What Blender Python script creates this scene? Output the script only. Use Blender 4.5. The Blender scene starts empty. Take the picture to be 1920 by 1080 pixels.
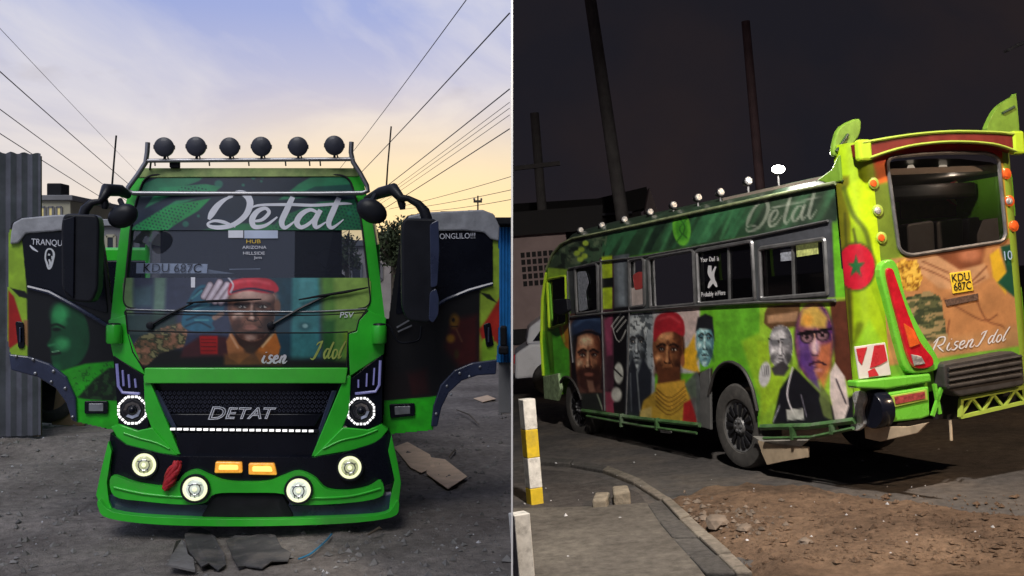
import bpy, bmesh, math, random
import numpy as np
from mathutils import Vector, Matrix
random.seed(7)
rng = np.random.default_rng(11)
R_ = math.radians
SC = bpy.context.scene
COL = SC.collection

# ------------------------------------------------------------------ camera
FP, CX, CY, CZ = 1900.0, 960.0, 540.0, 1.85      # focal length in photo pixels, principal point, eye height
cam_d = bpy.data.cameras.new('camera')
cam = bpy.data.objects.new('camera', cam_d); COL.objects.link(cam)
cam.location = (0, 0, CZ); cam.rotation_euler = (R_(90), 0, 0)
cam_d.sensor_width = 36; cam_d.lens = 36 * FP / 1920
cam_d.clip_start = 0.05; cam_d.clip_end = 2000
SC.camera = cam

# ------------------------------------------------------------------ world: dusk sky
SUN_EL, SUN_AZ = 54, 187       # soft light of the bright cloudy sky behind the camera
W = bpy.data.worlds.new('World'); SC.world = W; W.use_nodes = True
wn, wl = W.node_tree.nodes, W.node_tree.links
wn.clear()
def wnode(t, **k):
    n = wn.new(t)
    for a, b in k.items(): setattr(n, a, b)
    return n
w_out = wnode('ShaderNodeOutputWorld'); w_bg = wnode('ShaderNodeBackground')
tc = wnode('ShaderNodeTexCoord'); sep = wnode('ShaderNodeSeparateXYZ')
wl.new(tc.outputs['Generated'], sep.inputs[0])
sky = wnode('ShaderNodeTexSky', sky_type='NISHITA', sun_disc=False)
sky.sun_elevation = R_(6); sky.sun_rotation = R_(-6); sky.altitude = 1600; sky.dust_density = 2.0
# elevation gradient: warm at the horizon, lilac blue overhead
ramp = wnode('ShaderNodeValToRGB')
wl.new(sep.outputs['Z'], ramp.inputs[0])
cr = ramp.color_ramp
cr.elements[0].position = 0.0; cr.elements[0].color = (.84, .70, .58, 1)
cr.elements[1].position = 1.0; cr.elements[1].color = (.40, .47, .74, 1)
for p, c in ((.07, (.84, .73, .64)), (.12, (.72, .67, .68)), (.18, (.52, .52, .68)), (.26, (.33, .40, .72)), (.5, (.33, .41, .76))):
    e = cr.elements.new(p); e.color = (*c, 1)
# streaky clouds, laid out on a flat layer overhead
dv = wnode('ShaderNodeVectorMath', operation='DIVIDE')
zc = wnode('ShaderNodeMath', operation='MAXIMUM'); zc.inputs[1].default_value = .04
za = wnode('ShaderNodeMath', operation='ADD'); za.inputs[1].default_value = .09
wl.new(sep.outputs['Z'], zc.inputs[0]); wl.new(zc.outputs[0], za.inputs[0])
cmb = wnode('ShaderNodeCombineXYZ')
for i in range(3): wl.new(za.outputs[0], cmb.inputs[i])
wl.new(tc.outputs['Generated'], dv.inputs[0]); wl.new(cmb.outputs[0], dv.inputs[1])
mp = wnode('ShaderNodeMapping'); mp.inputs['Rotation'].default_value = (0, 0, R_(18)); mp.inputs['Scale'].default_value = (1.5, .62, 1)
wl.new(dv.outputs[0], mp.inputs[0])
nz = wnode('ShaderNodeTexNoise'); nz.inputs['Scale'].default_value = 1.25; nz.inputs['Detail'].default_value = 7; nz.inputs['Roughness'].default_value = .52
nz.inputs['Distortion'].default_value = .6
wl.new(mp.outputs[0], nz.inputs['Vector'])
cm = wnode('ShaderNodeMapRange'); cm.inputs['From Min'].default_value = .44; cm.inputs['From Max'].default_value = .68
cm.inputs['To Max'].default_value = .8
wl.new(nz.outputs['Fac'], cm.inputs['Value'])
cramp = wnode('ShaderNodeValToRGB'); wl.new(sep.outputs['Z'], cramp.inputs[0])
cc = cramp.color_ramp
cc.elements[0].position = 0; cc.elements[0].color = (.84, .70, .56, 1)
cc.elements[1].position = .8; cc.elements[1].color = (.60, .62, .76, 1)
for p, c in ((.1, (.86, .76, .70)), (.17, (.78, .74, .76)), (.3, (.68, .68, .78))):
    e = cc.elements.new(p); e.color = (*c, 1)
mx = wnode('ShaderNodeMix', data_type='RGBA')
wl.new(cm.outputs[0], mx.inputs['Factor']); wl.new(ramp.outputs[0], mx.inputs['A']); wl.new(cramp.outputs[0], mx.inputs['B'])
# yellow glow round the place where the sun went down
dp = wnode('ShaderNodeVectorMath', operation='DOT_PRODUCT'); dp.inputs[1].default_value = (-.045, .993, .105); wl.new(tc.outputs['Generated'], dp.inputs[0])
gm = wnode('ShaderNodeMapRange', interpolation_type='SMOOTHSTEP'); gm.inputs['From Min'].default_value = .95; gm.inputs['From Max'].default_value = 1.0; gm.inputs['To Max'].default_value = .9
wl.new(dp.outputs['Value'], gm.inputs['Value'])
gz_ = wnode('ShaderNodeMapRange', interpolation_type='SMOOTHSTEP'); gz_.inputs['From Min'].default_value = .215; gz_.inputs['From Max'].default_value = .06; wl.new(sep.outputs['Z'], gz_.inputs['Value'])
gmu = wnode('ShaderNodeMath', operation='MULTIPLY'); wl.new(gm.outputs[0], gmu.inputs[0]); wl.new(gz_.outputs[0], gmu.inputs[1])
mxg = wnode('ShaderNodeMix', data_type='RGBA'); mxg.inputs['B'].default_value = (1.0, .74, .36, 1); wl.new(gmu.outputs[0], mxg.inputs['Factor']); wl.new(mx.outputs['Result'], mxg.inputs['A'])
# small grey evening clouds low down
nz2 = wnode('ShaderNodeTexNoise'); nz2.inputs['Scale'].default_value = 5.5; nz2.inputs['Detail'].default_value = 6
mp2 = wnode('ShaderNodeMapping'); mp2.inputs['Scale'].default_value = (1, 1, 2.2); mp2.inputs['Location'].default_value = (.3, .1, .45)
wl.new(tc.outputs['Generated'], mp2.inputs[0]); wl.new(mp2.outputs[0], nz2.inputs['Vector'])
cm2 = wnode('ShaderNodeMapRange'); cm2.inputs['From Min'].default_value = .60; cm2.inputs['From Max'].default_value = .72; cm2.inputs['To Max'].default_value = .55
wl.new(nz2.outputs['Fac'], cm2.inputs['Value'])
mx2 = wnode('ShaderNodeMix', data_type='RGBA'); mx2.inputs['B'].default_value = (.42, .38, .42, 1)
wl.new(cm2.outputs[0], mx2.inputs['Factor']); wl.new(mxg.outputs['Result'], mx2.inputs['A'])
# the glow belongs to the sunset quarter; the opposite horizon is a dull blue grey
azr = wnode('ShaderNodeMapRange', interpolation_type='SMOOTHSTEP'); azr.inputs['From Min'].default_value = -.45; azr.inputs['From Max'].default_value = .75
wl.new(sep.outputs['Y'], azr.inputs['Value'])
ram2 = wnode('ShaderNodeValToRGB'); wl.new(sep.outputs['Z'], ram2.inputs[0])
r2 = ram2.color_ramp; r2.elements[0].color = (.20, .22, .29, 1); r2.elements[1].color = (.42, .47, .68, 1); e = r2.elements.new(.3); e.color = (.34, .38, .52, 1)
mxa = wnode('ShaderNodeMix', data_type='RGBA'); wl.new(azr.outputs[0], mxa.inputs['Factor']); wl.new(ram2.outputs[0], mxa.inputs['A']); wl.new(mx2.outputs['Result'], mxa.inputs['B'])
skm = wnode('ShaderNodeMix', data_type='RGBA', blend_type='ADD'); skm.inputs['Factor'].default_value = .006
wl.new(mxa.outputs['Result'], skm.inputs['A']); wl.new(sky.outputs[0], skm.inputs['B'])
wl.new(skm.outputs['Result'], w_bg.inputs['Color']); w_bg.inputs['Strength'].default_value = .97
wl.new(w_bg.outputs[0], w_out.inputs['Surface'])

sun_d = bpy.data.lights.new('sun', 'SUN'); sun_d.energy = 1.7; sun_d.angle = R_(32); sun_d.color = (1, .97, .93)
sun = bpy.data.objects.new('sun', sun_d); COL.objects.link(sun)
az, el = R_(SUN_AZ), R_(SUN_EL)
sv = Vector((math.sin(az) * math.cos(el), math.cos(az) * math.cos(el), math.sin(el)))
sun.rotation_euler = sv.to_track_quat('Z', 'Y').to_euler(); sun.location = (-3, -6, 12)

vs = SC.view_settings
vs.view_transform = 'Standard'; vs.look = 'None'; vs.exposure = 0; vs.gamma = 1; vs.use_curve_mapping = False
SC.cycles.use_denoising = True
SC.cycles.max_bounces = 8; SC.cycles.transparent_max_bounces = 12
SC.cycles.sample_clamp_indirect = 4

# ------------------------------------------------------------------ helpers
def lin(r, g, b):
    f = lambda c: (c / 255 / 12.92) if c <= 10 else ((c / 255 + .055) / 1.055) ** 2.4
    return (f(r), f(g), f(b))
def nlin(a):
    a = np.asarray(a, float) / 255
    return np.where(a <= .04045, a / 12.92, ((a + .055) / 1.055) ** 2.4)

def mat(name, col, rough=.5, metal=0, var=.25, vscale=6, bump=0, bscale=60, coat=0, emit=None, estr=0, dirt=None, dirt_amt=.5, spec=.5, alpha=None):
    m = bpy.data.materials.new(name); m.use_nodes = True
    n, l = m.node_tree.nodes, m.node_tree.links
    b = n['Principled BSDF']
    b.inputs['Roughness'].default_value = rough; b.inputs['Metallic'].default_value = metal
    b.inputs['Specular IOR Level'].default_value = spec
    b.inputs['Coat Weight'].default_value = coat; b.inputs['Coat Roughness'].default_value = .08
    t = n.new('ShaderNodeTexCoord')
    if var > 0:
        z = n.new('ShaderNodeTexNoise'); z.inputs['Scale'].default_value = vscale; z.inputs['Detail'].default_value = 8; z.inputs['Roughness'].default_value = .62
        l.new(t.outputs['Object'], z.inputs['Vector'])
        r = n.new('ShaderNodeMapRange'); r.inputs['From Min'].default_value = .3; r.inputs['From Max'].default_value = .7
        r.inputs['To Min'].default_value = 1 - var; r.inputs['To Max'].default_value = 1 + var
        l.new(z.outputs['Fac'], r.inputs['Value'])
        vm = n.new('ShaderNodeVectorMath'); vm.operation = 'SCALE'; vm.inputs[0].default_value = col
        l.new(r.outputs[0], vm.inputs['Scale'])
        src = vm.outputs[0]
        if dirt:
            z2 = n.new('ShaderNodeTexNoise'); z2.inputs['Scale'].default_value = vscale * .6; z2.inputs['Detail'].default_value = 10; z2.inputs['Roughness'].default_value = .7
            l.new(t.outputs['Object'], z2.inputs['Vector'])
            r2 = n.new('ShaderNodeMapRange'); r2.inputs['From Min'].default_value = .5; r2.inputs['From Max'].default_value = .72; r2.inputs['To Max'].default_value = dirt_amt
            l.new(z2.outputs['Fac'], r2.inputs['Value'])
            mm = n.new('ShaderNodeMix'); mm.data_type = 'RGBA'; mm.inputs['B'].default_value = (*dirt, 1)
            l.new(r2.outputs[0], mm.inputs['Factor']); l.new(src, mm.inputs['A']); src = mm.outputs['Result']
        l.new(src, b.inputs['Base Color'])
        r3 = n.new('ShaderNodeMapRange'); r3.inputs['To Min'].default_value = max(.02, rough - .12); r3.inputs['To Max'].default_value = min(1, rough + .12)
        l.new(z.outputs['Fac'], r3.inputs['Value']); l.new(r3.outputs[0], b.inputs['Roughness'])
    else:
        b.inputs['Base Color'].default_value = (*col, 1)
    if bump:
        z = n.new('ShaderNodeTexNoise'); z.inputs['Scale'].default_value = bscale; z.inputs['Detail'].default_value = 8
        l.new(t.outputs['Object'], z.inputs['Vector'])
        bp = n.new('ShaderNodeBump'); bp.inputs['Strength'].default_value = bump; bp.inputs['Distance'].default_value = .02
        l.new(z.outputs['Fac'], bp.inputs['Height']); l.new(bp.outputs[0], b.inputs['Normal'])
    if emit:
        b.inputs['Emission Color'].default_value = (*emit, 1); b.inputs['Emission Strength'].default_value = estr
    return m

def paint_mat(name, rough=.35, coat=.4, gain=1.0, bump=0):
    m = bpy.data.materials.new(name); m.use_nodes = True
    n, l = m.node_tree.nodes, m.node_tree.links
    b = n['Principled BSDF']; a = n.new('ShaderNodeAttribute'); a.attribute_name = 'paint'
    t = n.new('ShaderNodeTexCoord'); z = n.new('ShaderNodeTexNoise'); z.inputs['Scale'].default_value = 45; z.inputs['Detail'].default_value = 6
    l.new(t.outputs['Object'], z.inputs['Vector'])
    r = n.new('ShaderNodeMapRange'); r.inputs['To Min'].default_value = .87 * gain; r.inputs['To Max'].default_value = 1.13 * gain
    l.new(z.outputs['Fac'], r.inputs['Value'])
    vm = n.new('ShaderNodeVectorMath'); vm.operation = 'SCALE'
    l.new(a.outputs['Color'], vm.inputs[0]); l.new(r.outputs[0], vm.inputs['Scale']); l.new(vm.outputs[0], b.inputs['Base Color'])
    b.inputs['Roughness'].default_value = rough; b.inputs['Coat Weight'].default_value = coat; b.inputs['Coat Roughness'].default_value = .12
    if bump:
        bp = n.new('ShaderNodeBump'); bp.inputs['Strength'].default_value = bump; bp.inputs['Distance'].default_value = .01
        z2 = n.new('ShaderNodeTexNoise'); z2.inputs['Scale'].default_value = 4; l.new(t.outputs['Object'], z2.inputs['Vector'])
        l.new(z2.outputs['Fac'], bp.inputs['Height']); l.new(bp.outputs[0], b.inputs['Normal'])
    return m

def glass_mat(name, tint=(.6, .65, .7), refl=.06, rough=.02, film=0.0, film_col=(.05, .06, .08)):
    """see-through pane: tinted transparency, mirror reflection by angle, a thin dusty film"""
    m = bpy.data.materials.new(name); m.use_nodes = True
    n, l = m.node_tree.nodes, m.node_tree.links
    n.remove(n['Principled BSDF']); o = n['Material Output']
    tr = n.new('ShaderNodeBsdfTransparent'); tr.inputs[0].default_value = (*tint, 1)
    gl = n.new('ShaderNodeBsdfGlossy'); gl.inputs['Roughness'].default_value = rough
    df = n.new('ShaderNodeBsdfDiffuse'); df.inputs[0].default_value = (*film_col, 1)
    fr = n.new('ShaderNodeFresnel'); fr.inputs[0].default_value = 1.5
    ad = n.new('ShaderNodeMath'); ad.operation = 'ADD'; ad.inputs[1].default_value = refl; ad.use_clamp = True
    l.new(fr.outputs[0], ad.inputs[0])
    m1 = n.new('ShaderNodeMixShader'); m1.inputs[0].default_value = film
    l.new(tr.outputs[0], m1.inputs[1]); l.new(df.outputs[0], m1.inputs[2])
    m2 = n.new('ShaderNodeMixShader'); l.new(ad.outputs[0], m2.inputs[0]); l.new(m1.outputs[0], m2.inputs[1]); l.new(gl.outputs[0], m2.inputs[2])
    l.new(m2.outputs[0], o.inputs['Surface'])
    return m

def emis(name, col, s):
    return mat(name, tuple(min(.8, c) for c in col), .4, var=0, emit=col, estr=s)

def tag(o, label=None, cat=None, group=None, kind=None):
    if label: o['label'] = label
    if cat: o['category'] = cat
    if group: o['group'] = group
    if kind: o['kind'] = kind
    return o
def empty(name, mw=None, label=None, cat=None, group=None):
    o = bpy.data.objects.new(name, None); COL.objects.link(o)
    o.empty_display_size = .1
    if mw is not None: o.matrix_world = mw
    return tag(o, label, cat, group)
def link(name, me, m, parent=None, bevel=0, smooth=None, bseg=2):
    o = bpy.data.objects.new(name, me); COL.objects.link(o)
    if m is not None:
        me.materials.clear(); me.materials.append(m)
    if parent is not None: o.parent = parent
    if smooth:
        me.shade_smooth(); me.set_sharp_from_angle(angle=R_(smooth))
    if bevel:
        md = o.modifiers.new('bevel', 'BEVEL'); md.width = bevel; md.segments = bseg; md.limit_method = 'ANGLE'; md.angle_limit = R_(35)
    return o

class MB:
    def __init__(s): s.v = []; s.f = []
    def add(s, vs, fs):
        o = len(s.v); s.v += [tuple(p) for p in vs]; s.f += [tuple(i + o for i in f) for f in fs]; return s
    def box(s, c, d, M=None):
        vs = [Vector((x * d[0] / 2, y * d[1] / 2, z * d[2] / 2)) for x in (-1, 1) for y in (-1, 1) for z in (-1, 1)]
        if M is not None: vs = [M @ v for v in vs]
        c = Vector(c)
        return s.add([v + c for v in vs], [(0, 1, 3, 2), (4, 6, 7, 5), (0, 4, 5, 1), (2, 3, 7, 6), (0, 2, 6, 4), (1, 5, 7, 3)])
    def bar(s, a, b, w, h, up=(0, 0, 1)):
        a, b = Vector(a), Vector(b); d = (b - a); L = d.length; d.normalize()
        up = Vector(up); sd = d.cross(up)
        if sd.length < 1e-4: sd = d.cross(Vector((1, 0, 0)))
        sd.normalize(); u2 = sd.cross(d)
        M = Matrix((d, sd, u2)).transposed()
        return s.box((a + b) / 2, (L, w, h), M)
    def prism(s, pts, vec):
        n = len(pts); vec = Vector(vec); pts = [Vector(p) for p in pts]
        return s.add(pts + [p + vec for p in pts], [tuple(range(n)), tuple(range(2 * n - 1, n - 1, -1))] + [(i, i + n, (i + 1) % n + n, (i + 1) % n) for i in range(n)])
    def tube(s, pts, r, n=8, caps=True):
        pts = [Vector(p) for p in pts]; k = len(pts)
        rs = list(r) if hasattr(r, '__len__') else [r] * k
        vs = []; prev = None
        for i, p in enumerate(pts):
            d = (pts[min(i + 1, k - 1)] - pts[max(i - 1, 0)]).normalized()
            if prev is None:
                a = Vector((0, 0, 1)) if abs(d.z) < .9 else Vector((1, 0, 0)); prev = d.cross(a).normalized()
            a = (prev - d * prev.dot(d)).normalized(); prev = a; b = d.cross(a)
            vs += [p + (a * math.cos(2 * math.pi * j / n) + b * math.sin(2 * math.pi * j / n)) * rs[i] for j in range(n)]
        fs = [(i * n + j, i * n + (j + 1) % n, (i + 1) * n + (j + 1) % n, (i + 1) * n + j) for i in range(k - 1) for j in range(n)]
        if caps: fs += [tuple(range(n - 1, -1, -1)), tuple((k - 1) * n + j for j in range(n))]
        return s.add(vs, fs)
    def lathe(s, c, ax, prof, n=20, squash=1.0, upv=None):
        """prof: (distance along axis, radius)"""
        c, ax = Vector(c), Vector(ax).normalized()
        a = Vector(upv) if upv is not None else (Vector((0, 0, 1)) if abs(ax.z) < .9 else Vector((1, 0, 0)))
        a = (a - ax * a.dot(ax)).normalized(); b = ax.cross(a)
        vs = []
        for h, r in prof:
            vs += [c + ax * h + (a * math.cos(2 * math.pi * j / n) + b * math.sin(2 * math.pi * j / n) * squash) * r for j in range(n)]
        k = len(prof)
        fs = [(i * n + j, i * n + (j + 1) % n, (i + 1) * n + (j + 1) % n, (i + 1) * n + j) for i in range(k - 1) for j in range(n)]
        fs += [tuple(range(n - 1, -1, -1)), tuple((k - 1) * n + j for j in range(n))]
        return s.add(vs, fs)
    def mesh(s, name):
        me = bpy.data.meshes.new(name); me.from_pydata(s.v, [], s.f); me.validate()
        bm = bmesh.new(); bm.from_mesh(me); bmesh.ops.recalc_face_normals(bm, faces=bm.faces); bm.to_mesh(me); bm.free()
        return me
    def build(s, name, m, parent=None, bevel=0, smooth=None, bseg=2):
        return link(name, s.mesh(name), m, parent, bevel, smooth, bseg)

def spline(pts, n=8, closed=False):
    """Catmull-Rom through points of any dimension"""
    P = np.array(pts, float); k = len(P); out = []
    for i in range(k if closed else k - 1):
        p = [P[(i + j) % k] if closed else P[min(max(i + j, 0), k - 1)] for j in (-1, 0, 1, 2)]
        for t in np.arange(n) / n:
            out.append(.5 * (2 * p[1] + (p[2] - p[0]) * t + (2 * p[0] - 5 * p[1] + 4 * p[2] - p[3]) * t * t + (3 * p[1] - p[0] - 3 * p[2] + p[3]) * t ** 3))
    if not closed: out.append(P[-1])
    return np.array(out)
def rnd(pts, r, n=5):
    """polygon with rounded corners (r: one radius or one for each corner)"""
    P = [np.array(p, float) for p in pts]; k = len(P); out = []
    rs = list(r) if hasattr(r, '__len__') else [r] * k
    for i in range(k):
        a, b, c = P[i - 1], P[i], P[(i + 1) % k]
        d1, d2 = a - b, c - b; l1, l2 = np.linalg.norm(d1), np.linalg.norm(d2)
        q = min(rs[i], l1 * .49, l2 * .49)
        if q <= 0: out.append(tuple(b)); continue
        p1, p2 = b + d1 / l1 * q, b + d2 / l2 * q
        for j in range(n + 1):
            t = j / n; out.append(tuple((1 - t) ** 2 * p1 + 2 * t * (1 - t) * b + t * t * p2))
    return out
def polar(outline, c, angs):
    P = np.array(outline, float) - np.array(c); out = []
    Q = np.roll(P, -1, 0)
    for a in angs:
        d = np.array((math.cos(a), math.sin(a))); e = Q - P
        den = d[0] * e[:, 1] - d[1] * e[:, 0]; den = np.where(abs(den) < 1e-12, 1e-12, den)
        t = (P[:, 0] * e[:, 1] - P[:, 1] * e[:, 0]) / den; u = (P[:, 0] * d[1] - P[:, 1] * d[0]) / den
        ok = (t > 0) & (u >= -1e-9) & (u <= 1 + 1e-9)
        out.append(tuple(d * (t[ok].max() if ok.any() else 1) + np.array(c)))
    return out
def in_poly(X, Y, pts):
    ins = np.zeros(X.shape, bool); n = len(pts)
    for i in range(n):
        x1, y1 = pts[i]; x2, y2 = pts[(i + 1) % n]
        if y1 == y2: continue
        c = ((y1 > Y) != (y2 > Y)) & (X < (x2 - x1) * (Y - y1) / (y2 - y1) + x1)
        ins ^= c
    return ins
def seg_dist(X, Y, x1, y1, x2, y2):
    dx, dy = x2 - x1, y2 - y1; L = dx * dx + dy * dy + 1e-9
    t = np.clip(((X - x1) * dx + (Y - y1) * dy) / L, 0, 1)
    return np.hypot(X - x1 - t * dx, Y - y1 - t * dy), t
def vnoise(X, Y, s, seed=0, oct=4):
    """smooth value noise, 0..1"""
    r = np.random.default_rng(seed); T = r.random((64, 64)); out = np.zeros(np.shape(X)); amp = 1; tot = 0
    x, y = np.asarray(X) / s, np.asarray(Y) / s
    for o in range(oct):
        xi, yi = np.floor(x).astype(int), np.floor(y).astype(int); fx, fy = x - xi, y - yi
        fx, fy = fx * fx * (3 - 2 * fx), fy * fy * (3 - 2 * fy)
        g = lambda a, b: T[a % 64, b % 64]
        out += amp * ((g(xi, yi) * (1 - fx) + g(xi + 1, yi) * fx) * (1 - fy) + (g(xi, yi + 1) * (1 - fx) + g(xi + 1, yi + 1) * fx) * fy)
        tot += amp; amp *= .5; x, y = x * 2 + 17, y * 2 + 5
    return out / tot

class Paint:
    """airbrush on the vertices of a dense panel; coordinates are the panel's own measured plan"""
    def __init__(s, X, Y, base): s.X, s.Y = X, Y; s.C = np.tile(np.array(base, float), (len(X), 1))
    def mix(s, a, col):
        a = np.clip(a, 0, 1)[:, None]; s.C = s.C * (1 - a) + np.array(col, float) * a
    def ell(s, cx, cy, rx, ry, col, rot=0, soft=.15, a=1):
        c, q = math.cos(R_(rot)), math.sin(R_(rot)); dx, dy = s.X - cx, s.Y - cy
        d = np.hypot((dx * c + dy * q) / rx, (-dx * q + dy * c) / ry)
        s.mix(a * np.clip((1 - d) / max(soft, 1e-3) + .5, 0, 1), col)
    def poly(s, pts, col, soft=1.2, a=1, sm=False):
        if sm: pts = [tuple(p) for p in spline(pts, 6, True)]
        d = np.full(s.X.shape, 1e9)
        for i in range(len(pts)):
            q, _ = seg_dist(s.X, s.Y, *pts[i], *pts[(i + 1) % len(pts)]); d = np.minimum(d, q)
        d = np.where(in_poly(s.X, s.Y, pts), d, -d)
        s.mix(a * np.clip(d / soft + .5, 0, 1), col)
    def line(s, pts, w, col, soft=.9, a=1, sm=True):
        if sm and len(pts) > 2: pts = spline(pts, 6)
        al = np.zeros(s.X.shape)
        for i in range(len(pts) - 1):
            p, q = pts[i], pts[i + 1]
            d, t = seg_dist(s.X, s.Y, p[0], p[1], q[0], q[1])
            ww = w if len(p) < 3 else p[2] + (q[2] - p[2]) * t
            al = np.maximum(al, np.clip((ww / 2 - d) / soft + .5, 0, 1))
        s.mix(a * al, col)
    def noise(s, sc, amt, seed=1, col=None, lo=.5):
        n = vnoise(s.X, s.Y, sc, seed)
        if col is None: s.C = s.C * (1 + amt * (n - .5) * 2)[:, None]
        else: s.mix(amt * np.clip((n - lo) / .12, 0, 1), col)
    def face(s, cx, cy, w, h, dk, md, lt, turn=0, eyes=True, mouth=True, brow=(22, 15, 13)):
        """a generic painted head: cx, cy centre, w, h width and height, three tones, light from the left"""
        dk, md, lt = (np.array(c, float) for c in (dk, md, lt)); vd = dk * .45
        jaw = [(cx - w * .47, cy - h * .22), (cx - w * .48, cy + h * .05), (cx - w * .40, cy + h * .28), (cx - w * .22, cy + h * .46), (cx, cy + h * .52), (cx + w * .22, cy + h * .46), (cx + w * .40, cy + h * .28), (cx + w * .48, cy + h * .05), (cx + w * .47, cy - h * .22), (cx + w * .30, cy - h * .46), (cx, cy - h * .52), (cx - w * .30, cy - h * .46)]
        s.poly(jaw, md, soft=w * .04, sm=True); ins = in_poly(s.X, s.Y, jaw)
        d = np.hypot((s.X - cx + w * .07) / (w * .5), (s.Y - cy) / (h * .54))
        s.mix(np.where(ins, np.clip((d - .62) / .42, 0, 1), 0) * .9, dk)
        s.mix(np.where(ins, np.clip((s.X - cx - w * .12) / (w * .3), 0, 1), 0) * .75, dk)
        t = turn * w; E = lambda x, y, rx, ry, c, a=1, so=.8, rot=0: s.ell(cx + x * w + t, cy + y * h, rx * w, ry * h, c, rot, so, a)
        E(-.10, -.30, .24, .10, lt, .85); E(-.30, .09, .11, .07, lt, .9, rot=-20); E(.22, .08, .09, .06, md, .7); E(-.04, .44, .12, .06, lt, .7); E(-.02, .38, .16, .025, dk, .7)
        E(-.33, .24, .10, .14, dk, .75, rot=20); E(.32, .24, .12, .16, vd, .6, rot=-20); E(.0, -.17, .05, .05, dk, .5)
        L = lambda pts, ww, c, a=1, so=.5: s.line([(cx + x * w + t, cy + y * h) for x, y in pts], ww * h, c, max(so * ww * h, .7), a)
        for k in (-1, 1):
            ex = k * .21
            E(ex, -.085, .155, .065, dk, .85, .7); E(ex + .03 * k, -.035, .12, .022, md, .6)
            L([(ex - .15, -.125 + .02 * (k < 0)), (ex - .02 * k, -.155), (ex + .14, -.125 + .02 * (k > 0))], .034, brow, .95)
            if eyes:
                E(ex, -.062, .082, .020, (205, 198, 188), .9, .3); E(ex - .01, -.064, .034, .022, (14, 10, 10), 1, .3); E(ex - .025, -.07, .010, .006, (235, 235, 235), .9, .5)
                L([(ex - .095, -.055), (ex, -.088), (ex + .095, -.055)], .016, (12, 8, 8)); L([(ex - .07, -.042), (ex, -.034), (ex + .075, -.042)], .008, vd, .8)
                E(ex - .01, -.012, .09, .010, dk, .6)
        s.poly([(cx + t + .03 * w, cy - .10 * h), (cx + t + .10 * w, cy + .14 * h), (cx + t + .03 * w, cy + .17 * h), (cx + t, cy)], dk, w * .05, .85)
        L([(-.02, -.11), (-.025, .02), (-.02, .11)], .035, lt, .8, 1); E(-.02, .125, .055, .025, lt, .8); L([(-.12, .13), (-.10, .165), (-.04, .175), (.03, .18), (.10, .165), (.115, .135)], .018, vd, .85)
        E(-.06, .168, .030, .011, (12, 7, 6), .9, .5); E(.05, .168, .030, .011, (12, 7, 6), .9, .5); L([(-.16, .17), (-.22, .26)], .014, dk, .7); L([(.14, .17), (.20, .26)], .014, vd, .7)
        if mouth:
            s.poly([(cx + t + x * w, cy + y * h) for x, y in ((-.18, .283), (-.07, .250), (0, .258), (.07, .250), (.18, .283), (0, .29))], dk * .75, 1.2, .95)
            s.poly([(cx + t + x * w, cy + y * h) for x, y in ((-.17, .285), (0, .288), (.17, .285), (.09, .325), (-.09, .325))], md * .8 + dk * .2, 1.2, .9)
            L([(-.18, .284), (-.06, .279), (0, .284), (.06, .279), (.18, .284)], .012, (14, 7, 7)); E(-.03, .308, .06, .010, lt, .7); E(0, .35, .11, .012, vd, .6)
        n = vnoise(s.X, s.Y, max(w * .09, 2.5), 77); s.C = np.where(ins[:, None], s.C * (1 + .22 * (n - .5) * 2)[:, None], s.C)

def paint_attr(me, C):
    at_ = me.color_attributes.new('paint', 'FLOAT_COLOR', 'POINT')
    a = np.ones((len(me.vertices), 4), np.float32); a[:, :3] = np.clip(nlin(np.clip(C, 0, 255)), .002, .9)
    at_.data.foreach_set('color', a.ravel())

def grid_panel(name, us, ws, posf, keep, paintf, m, parent, pxf, thick=None):
    """dense sheet over (us x ws); keep(U, W) masks cells; paintf paints in measured plan coordinates pxf(U, W)"""
    U, Wg = np.meshgrid(us, ws, indexing='ij'); nu, nw = U.shape
    P = posf(U.ravel(), Wg.ravel())
    k = keep((U[:-1, :-1] + U[1:, 1:]) / 2, (Wg[:-1, :-1] + Wg[1:, 1:]) / 2) if keep else np.ones((nu - 1, nw - 1), bool)
    idx = np.arange(nu * nw).reshape(nu, nw)
    q = np.stack([idx[:-1, :-1][k], idx[1:, :-1][k], idx[1:, 1:][k], idx[:-1, 1:][k]], 1)
    used = np.unique(q); rm = -np.ones(nu * nw, int); rm[used] = np.arange(len(used))
    me = bpy.data.meshes.new(name); me.from_pydata(P[used].tolist(), [], rm[q].tolist()); me.update()
    X, Y = pxf(U.ravel()[used], Wg.ravel()[used])
    paint_attr(me, paintf(X, Y))
    o = link(name, me, m, parent); me.shade_smooth()
    if thick:
        md = o.modifiers.new('solid', 'SOLIDIFY'); md.thickness = thick; md.offset = 0
    return o

_tmp = []
def text_mesh(name, s, size, align='CENTER', ext=.001, shear=0, sx=1):
    c = bpy.data.curves.new(name, 'FONT'); c.body = s; c.size = size; c.align_x = align; c.align_y = 'CENTER'; c.extrude = ext; c.shear = shear
    c.resolution_u = 3
    o = bpy.data.objects.new('tmp_text', c); COL.objects.link(o)
    bpy.context.view_layer.update()
    me = bpy.data.meshes.new_from_object(o.evaluated_get(bpy.context.evaluated_depsgraph_get()))
    bpy.data.objects.remove(o); bpy.data.curves.remove(c)
    if sx != 1:
        for v in me.vertices: v.co.x *= sx
    me.name = name
    return me
def text(name, s, size, m, parent, M, **k):
    me = text_mesh(name, s, size, **k); o = link(name, me, m, parent); o.matrix_local = M; return o
def frame3(o, ex, ey):
    """matrix with origin o, x along ex, y along ey (made square)"""
    ex = Vector(ex).normalized(); ey = Vector(ey); ey = (ey - ex * ey.dot(ex)).normalized(); ez = ex.cross(ey)
    M = Matrix((ex, ey, ez)).transposed().to_4x4(); M.translation = Vector(o); return M
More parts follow.
